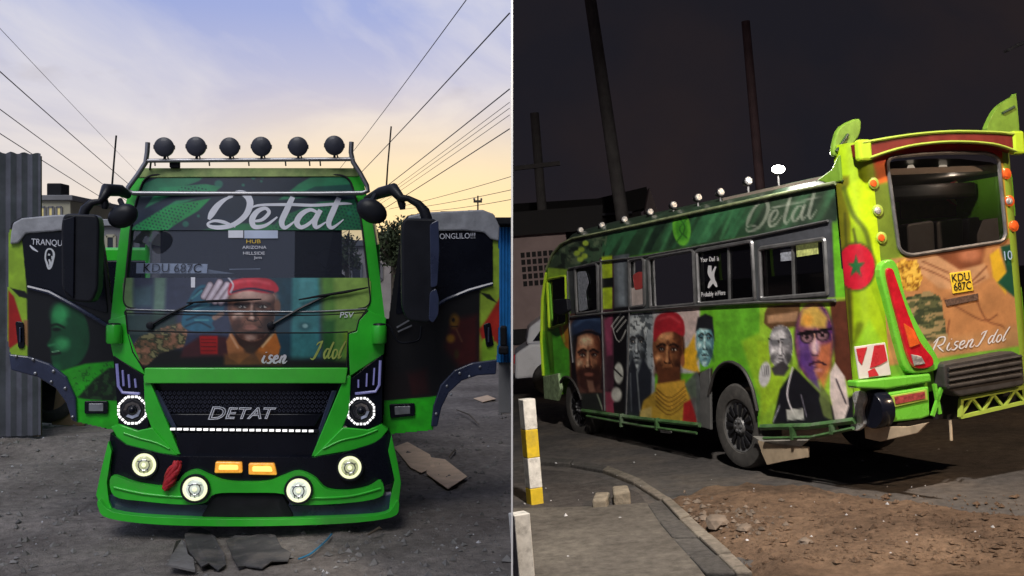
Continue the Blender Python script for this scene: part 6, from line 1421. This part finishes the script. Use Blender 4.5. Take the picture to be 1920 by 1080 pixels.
# red and white chevron board on the corner
hb = MB().prism([(lambda q: q)(B(x, y, .03)) for x, y in ((1603, 650), (1660, 642), (1671, 703), (1612, 711))], (0, .015, 0)).build('chevron_board', mat('white_reflector', (.62, .60, .58), .3, var=.1), NB, .003)
for pts in ([(1606, 654), (1626, 651), (1616, 684), (1610, 676)], [(1640, 648), (1658, 646), (1664, 676), (1650, 684), (1632, 690)], [(1628, 696), (1640, 690), (1648, 704), (1630, 707)]):
    MB().prism([B(x, y, .036) for x, y in pts], (0, .005, 0)).build('chevron_stripe', mat('red_reflector', (.5, .03, .04), .3, var=.2) if 'red_reflector' not in bpy.data.materials else bpy.data.materials['red_reflector'], hb)
# bumper, reflector, step pad, lattice
MB().prism([B(x, y, .06) for x, y in ((1606, 714), (1745, 700), (1748, 716), (1664, 730), (1608, 728))], (0, .12, 0)).build('bumper_ledge', M_hgreen, NB, .015)
bb = MB().prism([B(x, y, .05) for x, y in ((1666, 736), (1742, 724), (1744, 780), (1728, 786), (1672, 792), (1662, 760))], (0, .25, 0)).build('rear_bumper', M_hgreen, NB, .015)
rf = MB().prism([B(x, y, .062) for x, y in ((1672, 742), (1738, 730), (1740, 750), (1676, 764))], (0, .02, 0)).build('reflector_frame', M_limeline, NB, .003)
MB().prism([B(x, y, .068) for x, y in ((1678, 744), (1734, 734), (1735, 747), (1680, 758))], (0, .01, 0)).build('reflector', mat('dull_red_reflector', (.30, .05, .05), .4, var=.7, vscale=30), rf)
sp = MB().prism([B(x, y, .12) for x, y in rnd([(1770, 682), (1900, 658), (1918, 668), (1922, 722), (1800, 744), (1774, 728)], 6, 3)], (0, .14, 0)).build('step_pad', M_nrub, NB, .015)
for k in range(4): MB().tube([B(1778, 692 + k * 11, .125), B(1914, 668 + k * 11.5, .125)], .016, 6).build('pad_rib', M_nrub, sp, 0, 60)
lt = MB()
for a, b in (((1802, 748), (1920, 726)), ((1800, 782), (1920, 754)), ((1802, 748), (1800, 782))): MB().bar(B(*a, .06), B(*b, .06), .03, .028).build('lattice_bar', M_limeline, NB)
zz = [(1802, 778), (1822, 746), (1842, 772), (1862, 740), (1882, 764), (1902, 732), (1922, 754)]
for a, b in zip(zz[:-1], zz[1:]): MB().bar(B(*a, .06), B(*b, .06), .02, .02).build('lattice_bar', M_limeline, NB)
MB().prism([B(x, y, -.05) for x, y in ((1745, 716), (1922, 690), (1922, 756), (1800, 786), (1750, 786))], (0, .05, 0)).build('rear_crossmember', M_matte, NB)
for a, b in (((1752, 720), (1762, 776)), ((1768, 718), (1748, 780))): MB().bar(B(*a, .05), B(*b, .05), .025, .025).build('lattice_brace', M_hgreen, NB)
MB().box((.45, .3, .62), (.7, .3, .12)).build('tow_beam', M_matte, NB)
# round exhaust shell at the corner with silver tape
ex = MB().lathe(S(1634, 768, -.02), (-1, 0, 0), [(-.1, .15), (0, .15), (.015, .14), (.01, .02)], 24).build('corner_shell', M_gloss, NB, 0, 40)
MB().prism([S(x, y, .02) for x, y in spline([(1598, 738), (1616, 734), (1622, 750), (1616, 770), (1620, 796), (1606, 808), (1594, 800), (1602, 772)], 3, True)], (.03, 0, 0)).build('silver_tape', M_silver, NB, .006)
MB().prism([S(x, y, -.1) for x, y in ((1620, 800), (1700, 800), (1740, 792), (1720, 812), (1650, 828), (1622, 822))], (.02, 0, 0)).build('underside_flap', M_beige, NB, .004)
MB().tube([B(1782, 788, .0), B(1784, 826, .0)], .012, 6).build('hanging_strap', M_beige, NB)
# lamps along the roof edge, one of them lit
M_lit = emis('lit_lamp', (1, .97, .88), 40)
for i, (x, y) in enumerate(((1088, 432), (1128, 423), (1170, 412), (1218, 398), (1262, 385), (1308, 371), (1350, 361), (1402, 340), (1458, 319))):
    d_b = S(x, y + (10 if i < 7 else 20), -.06); hd = S(x, y, -.06)
    lm = MB().lathe(hd, (0, -1, .15), [(-.05, .028), (.0, .045), (.02, .045), (.024, .03)], 12).build('roof_lamp', M_black, NB, 0, 40)
    if i == 8: MB().lathe(hd + Vector((-.01, -.022, .004)), (0, -1, .15), [(0, .036), (.014, .032), (.018, .004)], 16, 1.9).build('lit_lens', M_lit, lm, 0, 40)
    MB().tube([hd, Vector((hd.x, hd.y, 2.53))], .01, 5).build('stem', M_alu, lm)
    if i < 8: MB().lathe(hd + Vector((0, -.022, .004)), (0, -1, .15), [(0, .036), (.008, .03), (.01, .004)], 12).build('lens', M_silver, lm, 0, 40)
    else:
        ld_ = bpy.data.lights.new('roof_lamp_light', 'POINT'); ld_.energy = 22; ld_.color = (1, .96, .88); ld_.shadow_soft_size = .05
        lo = bpy.data.objects.new('roof_lamp_light', ld_); COL.objects.link(lo); lo.parent = lm; lo.location = hd + Vector((0, -.10, .09))

# ------------------------------------------------------------------ night side: street
def gz(x, y):
    """height of the tilted street under (x, y)"""
    return RT.z - (RW.x * (x - RT.x) + RW.y * (y - RT.y)) / RW.z
def GR(px, py, h=0.0):
    return hit(px, py, RT + RW * h, RW)
M_asph = ground_mat('worn_asphalt', (.052, .049, .050), (.078, .071, .068), (.12, .10, .086), 1.2, .85, .5, speck=(.10, .09, .08))
M_ndirt = ground_mat('brown_dirt', (.085, .055, .038), (.15, .098, .066), (.22, .145, .096), 1.6, .95, 1.0, speck=(.24, .17, .12))
M_pave = ground_mat('old_concrete', (.062, .055, .048), (.088, .079, .070), (.115, .104, .09), 1.4, .9, .4)
rd_ = sheet('road', axis(.006, 118, .006, 6.5, .12, 10), axis(-1.24, 188, 5, 14, .12, 12), lambda X, Y: gz(X, Y) + (vnoise(X, Y, 1.1, 3) - .5) * .02, M_asph)
tag(rd_, 'dark worn asphalt of the night street under the departing minibus', kind='structure')
# loose dirt verge in the foreground
edge = [(1228, 952), (1262, 932), (1320, 922), (1400, 908), (1480, 912), (1560, 922), (1640, 936), (1740, 950), (1960, 982), (2300, 1040), (2300, 1300), (1560, 1300), (1420, 1085), (1350, 1022), (1290, 985)]
EP = [(GR(*q).x, GR(*q).y) for q in edge]
def dirt_z(X, Y):
    d = np.full(X.shape, 1e9); ins = in_poly(X, Y, EP)
    for i in range(len(EP)): q, _ = seg_dist(X, Y, *EP[i], *EP[(i + 1) % len(EP)]); d = np.minimum(d, q)
    d = np.where(ins, d, -d); n = vnoise(X, Y, .28, 5); n2 = vnoise(X, Y, .09, 6); n3 = vnoise(X * .5 + Y * .4, Y * 2.2, .5, 7)
    return gz(X, Y) + np.clip(d + (n - .5) * .25, -.15, .16) * .38 + (n - .5) * .05 * (d > 0) + (n3 - .5) * .09 * np.clip(d * 4, 0, 1) + (n2 - .5) * .028 * np.clip(d * 5, 0, 1) - .004
gd = sheet('dirt_verge', np.arange(.5, 6.4, .026), np.arange(5.2, 9.6, .026), dirt_z, M_ndirt, keep=lambda X, Y: in_poly(X, Y, [(x + (x - 3) * .05, y + (y - 7) * .05) for x, y in EP]))
tag(gd, 'rough reddish brown dirt verge in the right foreground', kind='structure')
# pavement: slabs and kerb stones
pv = empty('pavement', None); tag(pv, 'old concrete pavement at the lower left of the night street', kind='structure')
def slab(name, pts, h, m, parent, base=-.02, bevel=.012):
    P = [GR(*q) for q in pts]; return MB().prism([p_ + RW * base for p_ in P], RW * (h - base)).build(name, m, parent, bevel)
slab('slab', [(961.5, 962), (1040, 961), (1130, 958), (1214, 952), (1240, 990), (1290, 1046), (1330, 1100), (961.5, 1100)], .045, M_pave, pv)
slab('slab', [(961.5, 885), (1010, 884), (1110, 894), (1200, 930), (1214, 950), (1130, 956), (1040, 959), (961.5, 960)], .030, ground_mat('dark_pavement', (.040, .036, .036), (.058, .052, .050), (.08, .07, .065), 1.5, .9, .5), pv)
M_kdark = ground_mat('dark_kerb', (.045, .043, .042), (.062, .058, .056), (.08, .075, .07), 2, .9, .4); M_klight = ground_mat('pale_kerb', (.10, .09, .075), (.15, .13, .11), (.19, .17, .14), 2, .9, .4)
inner = [(1214, 956), (1236, 990), (1262, 1022), (1292, 1056), (1326, 1092)]; mid = [(1240, 948), (1276, 988), (1310, 1022), (1346, 1056), (1382, 1092)]; outer = [(1256, 946), (1296, 982), (1334, 1018), (1374, 1054), (1414, 1092)]
for i in range(4):
    sh_ = lambda a, b, t: (a[0] + (b[0] - a[0]) * t, a[1] + (b[1] - a[1]) * t)
    slab('kerb_stone', [sh_(inner[i], inner[i + 1], .03), mid[i], sh_(mid[i], mid[i + 1], .97), sh_(inner[i], inner[i + 1], .97)], .050 + .006 * (i % 2), M_kdark, pv)
    slab('kerb_stone', [sh_(mid[i], mid[i + 1], .02), outer[i], sh_(outer[i], outer[i + 1], .98), mid[i + 1]], .062 + .008 * ((i + 1) % 2), M_klight, pv)
far_k = [(962, 880), (1010, 872), (1070, 876), (1130, 888), (1190, 912), (1240, 944)]; far_o = [(962, 872), (1012, 864), (1076, 868), (1140, 880), (1204, 906), (1256, 940)]
for i in range(5): slab('kerb_stone', [far_k[i], far_k[i + 1], far_o[i + 1], far_o[i]], .035 + .008 * (i % 2), M_klight if i > 2 else M_kdark, pv)
# concrete blocks
for nm, pts, h, lb in (('concrete_block', [(1112, 962), (1140, 960), (1146, 946), (1118, 947)], .09, 'left of the two broken concrete blocks on the pavement edge'), ('concrete_block', [(1152, 956), (1184, 953), (1180, 940), (1150, 942)], .12, 'right, taller of the two concrete blocks on the pavement edge')):
    P = [GR(*q) for q in pts]; o = MB().prism([p_ + RW * .02 for p_ in P], RW * h).build(nm, mat('block_concrete', (.20, .17, .13), .9, var=.4, vscale=12, bump=.5, bscale=30) if 'block_concrete' not in bpy.data.materials else bpy.data.materials['block_concrete'], None, .018); tag(o, lb, 'block')
# painted posts
M_pw = mat('post_white', (.62, .61, .58), .6, var=.25, vscale=14, dirt=(.12, .11, .10), dirt_amt=.8); M_py = mat('post_yellow', (.62, .44, .02), .6, var=.2, vscale=14, dirt=(.2, .16, .08), dirt_amt=.5)
def post(px, py, top_py, wpx, bands, label):
    b = GR(px, py); Y = b.y; Hh = (py - top_py) * Y / FP / RW.z; r = wpx * Y / FP / 2
    e = empty('bollard', Matrix.Translation(b) @ MR.to_3x3().to_4x4(), label, 'bollard', 'painted posts on the pavement')
    for z0, z1, m in bands: MB().box((0, 0, Hh * (z0 + z1) / 2), (r * 2, r * 2, Hh * (z1 - z0))).build('band', m, e, .006)
    return e
post(1004, 950, 748, 25, [(0, .18, M_py), (.181, .46, M_pw), (.461, .72, M_py), (.721, 1, M_pw)], 'white and yellow banded post standing on the pavement')
post(986, 1120, 962, 32, [(0, 1, M_pw)], 'plain white post cut off at the lower edge of the picture')
# debris
def gz1(x, y): return gz(x, y) + .01
def posr(r):
    t = r.random(); px = 1240 + 200 * t + r.normal() * 30; py = 945 + 60 * t + r.normal() * 18; p_ = GR(px, py); return p_.x, p_.y
dz1 = lambda x, y: float(dirt_z(np.array([x]), np.array([y]))[0])
M_rub = mat('rubble', (.13, .10, .078), .9, var=.5, vscale=6)
stones('rubble', 300, posr, .005, .034, M_rub, 12, 'broken rubble and stones along the kerb', lambda x, y: max(gz1(x, y), dz1(x, y)))
def posd(r):
    px = 1300 + 620 * r.random(); py = 930 + 150 * r.random() ** .7; p_ = GR(px, py); return p_.x, p_.y
stones('clods', 1500, posd, .006, .03, M_ndirt, 14, 'small clods and grit scattered on the dirt verge', lambda x, y: max(gz1(x, y), dz1(x, y)))
def posa(r):
    px = 965 + 950 * r.random(); py = 840 + 230 * r.random(); p_ = GR(px, py); return p_.x, p_.y
stones('litter_specks', 60, posa, .006, .018, M_bits, 15, 'tiny pale litter specks on the night street', lambda x, y: max(gz1(x, y) + .03, dz1(x, y)))
for i, (px, py, s, lb) in enumerate(((1345, 1000, .10, 'largest pale stone among the rubble by the kerb'), (1395, 1005, .06, 'rounded stone right of the largest pale stone'), (1510, 1034, .05, 'small stone on the dirt verge right of the rubble'), (1320, 985, .05, 'small pale stone at the kerb end of the rubble'))):
    p_ = GR(px, py); r = np.random.default_rng(i + 40); bm = bmesh.new(); bmesh.ops.create_icosphere(bm, subdivisions=2, radius=s)
    for v in bm.verts: v.co *= .75 + .4 * r.random(); v.co.z *= .6
    me = bpy.data.meshes.new('stone'); bm.to_mesh(me); bm.free(); o = link('stone', me, M_rub); o.location = (p_.x, p_.y, max(gz1(p_.x, p_.y), dz1(p_.x, p_.y)) + s * .2); tag(o, lb, 'stone')

# background of the street
def slabpx(name, pts, Y, depth, m, parent=None, bevel=0): return MB().prism([at(x, y, Y) for x, y in pts], (0, depth, 0)).build(name, m, parent, bevel)
M_pinkw = mat('pinkish_plaster', (.42, .31, .30), .85, var=.2, vscale=1.2, dirt=(.25, .19, .18), dirt_amt=.5)
M_darkroof = mat('dark_roof', (.018, .016, .018), .8, var=.4, vscale=1)
vw = empty('plastered_building', None, 'pinkish plastered building with ventilation openings behind the cab of the departing minibus', 'building')
slabpx('wall', [(961, 440), (1060, 432), (1090, 700), (961, 700)], 24, 4, M_pinkw, vw)
slabpx('roof', [(961, 398), (1130, 384), (1128, 430), (961, 442)], 23.7, 4.6, M_darkroof, vw)
for r_ in range(5):
    for c_ in range(6):
        x, y = 976 + c_ * 10.5 + r_ * 1.2, 474 + r_ * 13.4 - c_ * .9
        slabpx('vent_shade_plate', [(x, y), (x + 7.5, y - .6), (x + 8, y + 9), (x + .6, y + 9.6)], 23.98, .015, M_darkroof, vw)  # dark plates on the wall face stand in for the shade inside vents
slabpx('base_band', [(961, 618), (1060, 612), (1062, 640), (961, 646)], 23.9, .08, M_darkroof, vw)
hr = empty('dark_roofed_house', None, 'dark house with sloping roof and pale gable tip beyond the departing minibus', 'building')
slabpx('wall', [(1000, 400), (1200, 380), (1230, 640), (1000, 660)], 34, 6, mat('night_wall', (.05, .042, .045), .9, var=.3, vscale=1), hr)
slabpx('roof', [(961, 382), (1120, 372), (1212, 350), (1222, 386), (1180, 398), (961, 412)], 33.6, 7, M_darkroof, hr)
slabpx('eave', [(1010, 408), (1185, 396), (1186, 400), (1010, 413)], 33.4, .1, mat('eave_board', (.10, .10, .12), .8, var=.2), hr)
slabpx('gable_tip', [(1209, 400), (1218, 352), (1234, 400)], 33.2, .4, mat('pale_gable', (.30, .24, .24), .8, var=.2, vscale=3), hr)
slabpx('window_strip', [(1000, 425), (1130, 416), (1130, 428), (1000, 437)], 33.9, .05, M_darkroof, hr)
# poles
def npole(pts, r, Y, m, label, arms=()):
    e = empty('street_pole', None, label, 'pole', 'poles along the night street')
    a, b = at(*pts[0], Y), at(*pts[1], Y); g = a - (b - a).normalized() * ((a.z - gz(a.x, a.y)) / max((b - a).normalized().z, .1))
    MB().tube([g, b], [r * 1.1, r * .9], 10).build('shaft', m, e, 0, 60)
    for p0, p1, w_ in arms: MB().bar(at(*p0, Y - .15), at(*p1, Y - .15), w_, w_).build('crossarm', m, e)
    return e
M_cpole = mat('concrete_pole', (.13, .12, .12), .85, var=.3, vscale=3)
npole([(1160, 362), (1104, -20)], .17, 26, M_cpole, 'thick concrete pole rising from behind the front of the departing minibus')
npole([(1425, 345), (1398, 40)], .11, 24, mat('reddish_pole', (.15, .09, .10), .8, var=.3, vscale=3), 'thin reddish pole rising behind the lit roof lamp', [])
npole([(1020, 440), (1002, 212)], .14, 28, M_cpole, 'shorter pole with a cross arm at the left edge of the night street', [((964, 316), (1050, 306), .12)])
# street lamp head at the upper right
sl = empty('street_lamp', None, 'slender street lamp arm with pale head at the upper right of the night sky', 'street lamp')
g = at(1990, 540, 20); g.z = gz(g.x, g.y)
MB().tube([g, at(1962, 60, 20), at(1930, 74, 20)], [.1, .06, .04], 8).build('mast', M_cpole, sl, 0, 60)
MB().prism([at(x, y, 20) for x, y in rnd([(1888, 92), (1910, 80), (1934, 71), (1936, 76), (1908, 88), (1892, 96)], 2, 2)], (0, .2, 0)).build('lamp_head', mat('pale_lamp_head', (.4, .4, .42), .5, var=.1), sl, .01)
# parked car at the left edge
cr_ = empty('parked_car', None, 'pale car parked behind the cab of the departing minibus at the left edge', 'car')
CYd = 18.0; c0 = at(963, 700, CYd); gx = gz(.1, CYd)
M_car = mat('pale_car_paint', (.6, .62, .68), .3, var=.1, vscale=2, coat=.4)
def carp(pts, y0, y1, m, nm, bevel=.03): return MB().prism([(.05 + x, CYd + y0, gz(.05 + x, CYd) + z) for x, z in pts], (0, y1 - y0, 0)).build(nm, m, cr_, bevel)
carp([(0, .35), (3.9, .35), (3.95, .75), (3.6, .95), (.25, .95), (0, .8)], 0, 1.6, M_car, 'body', .05)
carp([(.2, .95), (3.2, .95), (2.6, 1.42), (.55, 1.45), (.25, 1.25)], .06, 1.54, M_car, 'cabin', .05)
carp([(.32, 1.0), (2.9, 1.0), (2.5, 1.36), (.6, 1.38)], .045, .06, M_gloss, 'side_glass', 0)
for x in (.62, 3.1): MB().lathe((.05 + x, CYd - .01, gz(x, CYd) + .31), (0, -1, 0), [(-.15, .2), (-.15, .3), (0, .31), (.02, .28), (.0, .18), (.01, .02)], 24).build('wheel', M_rubber, cr_, 0, 40)
carp([(-.02, .62), (.03, .62), (.03, .78), (-.02, .78)], .1, .4, M_tail, 'tail_lamp', .01)

# yard ground behind the viewpoint
yb = sheet('ground', np.linspace(-.005, 60, 8), np.linspace(-40, -1.3, 8), lambda X, Y: X * 0 - .02, M_dirt); tag(yb, 'dirt of the yard behind the viewpoint', kind='structure')
# night sky shell over the street, added to shut out the dusk daylight
M_nsky = bpy.data.materials.new('night_sky'); M_nsky.use_nodes = True; n, l = M_nsky.node_tree.nodes, M_nsky.node_tree.links; n.remove(n['Principled BSDF'])
em = n.new('ShaderNodeEmission'); ge = n.new('ShaderNodeNewGeometry'); zz_ = n.new('ShaderNodeTexNoise'); zz_.inputs['Scale'].default_value = .028; zz_.inputs['Detail'].default_value = 4
rp2 = n.new('ShaderNodeValToRGB'); l.new(ge.outputs['Position'], zz_.inputs['Vector']); l.new(zz_.outputs['Fac'], rp2.inputs[0])
rp2.color_ramp.elements[0].position = .36; rp2.color_ramp.elements[0].color = (.0125, .0118, .0165, 1); rp2.color_ramp.elements[1].position = .66; rp2.color_ramp.elements[1].color = (.0205, .0150, .0165, 1)
l.new(rp2.outputs[0], em.inputs[0]); l.new(em.outputs[0], n['Material Output'].inputs['Surface'])
x0, x1, y0, y1, z0, z1 = WT / 2 + .001, 119, -1.25, 189, -2, 69
vs = []; nn_ = 9
prof = [(x1, z0)] + [(x0 + (x1 - x0) * math.cos(a), 8 + (z1 - 8) * math.sin(a)) for a in np.linspace(0, math.pi / 2, nn_)]
for y in (y0, y1): vs += [(x, y, z) for x, z in prof] + [(x0, y, z0)]
k = len(prof) + 1
lw = [(WY0 + .002, -2.0), (y1, -2.0), (y1, z1), (y0, z1), (y0, -2.0), (-1.2, -2.0), (-1.2, 2.1), (WY0, 4.4)]  # dark sheet added over the divider's night face, cuts bright reflections
ns = MB().add([(x0, y, z) for y, z in lw], [tuple(range(8))]).add(vs, [(i, i + 1, k + i + 1, k + i) for i in range(k - 2)] + [tuple(range(k)), tuple(range(k, 2 * k))]).build('sky', M_nsky); tag(ns, 'dark cloudy night sky shell over the street, added to shut out dusk daylight', kind='structure')

# street lamps that light the night street (they stand outside the picture)
def street_light(e, loc, target, energy, col, size, blend=.6):
    L = bpy.data.lights.new('street_lamp_light', 'SPOT'); L.energy = energy; L.color = col; L.spot_size = R_(size); L.spot_blend = blend; L.shadow_soft_size = .16
    o = bpy.data.objects.new('street_lamp_light', L); COL.objects.link(o); o.parent = e; o.location = loc
    d = Vector(target) - (e.matrix_world @ Vector(loc)); o.rotation_euler = d.to_track_quat('-Z', 'Y').to_euler()
e = empty('divider_lamp', Matrix.Translation(Vector((.008, 4.45, 6.3))), 'unseen street lamp on an arm from the added divider, above the picture', 'street lamp')  # unseen lamp on the added divider, which keeps its light off the dusk side
MB().tube([(0, 0, -.5), (.25, 0, .1), (.6, 0, .12)], .03, 8).build('arm', M_steel, e, 0, 60)
MB().box((.85, 0, .12), (.55, .26, .1)).build('lamp_head', M_steel, e, .02)
street_light(e, (.85, 0, .0), (2.2, 10.6, 1.1), 3500, (1, .93, .84), 95)
g = Vector((9.0, 3.5, gz(9.0, 3.5))); e = empty('street_lamp', Matrix.Translation(g), 'amber street lamp standing right of the picture over the dirt verge', 'street lamp')
MB().tube([(0, 0, -.2), (0, 0, 5.8), (-.0, .1, 6.0), (-.4, .3, 6.1)], [.08, .06, .05, .04], 8).build('mast', M_cpole, e, 0, 60)
MB().box((-.6, .4, 6.1), (.5, .3, .1)).build('lamp_head', M_steel, e, .02)
street_light(e, (-.6, .4, 5.98), (4.8, 7.4, 0), 2300, (1, .70, .45), 80)
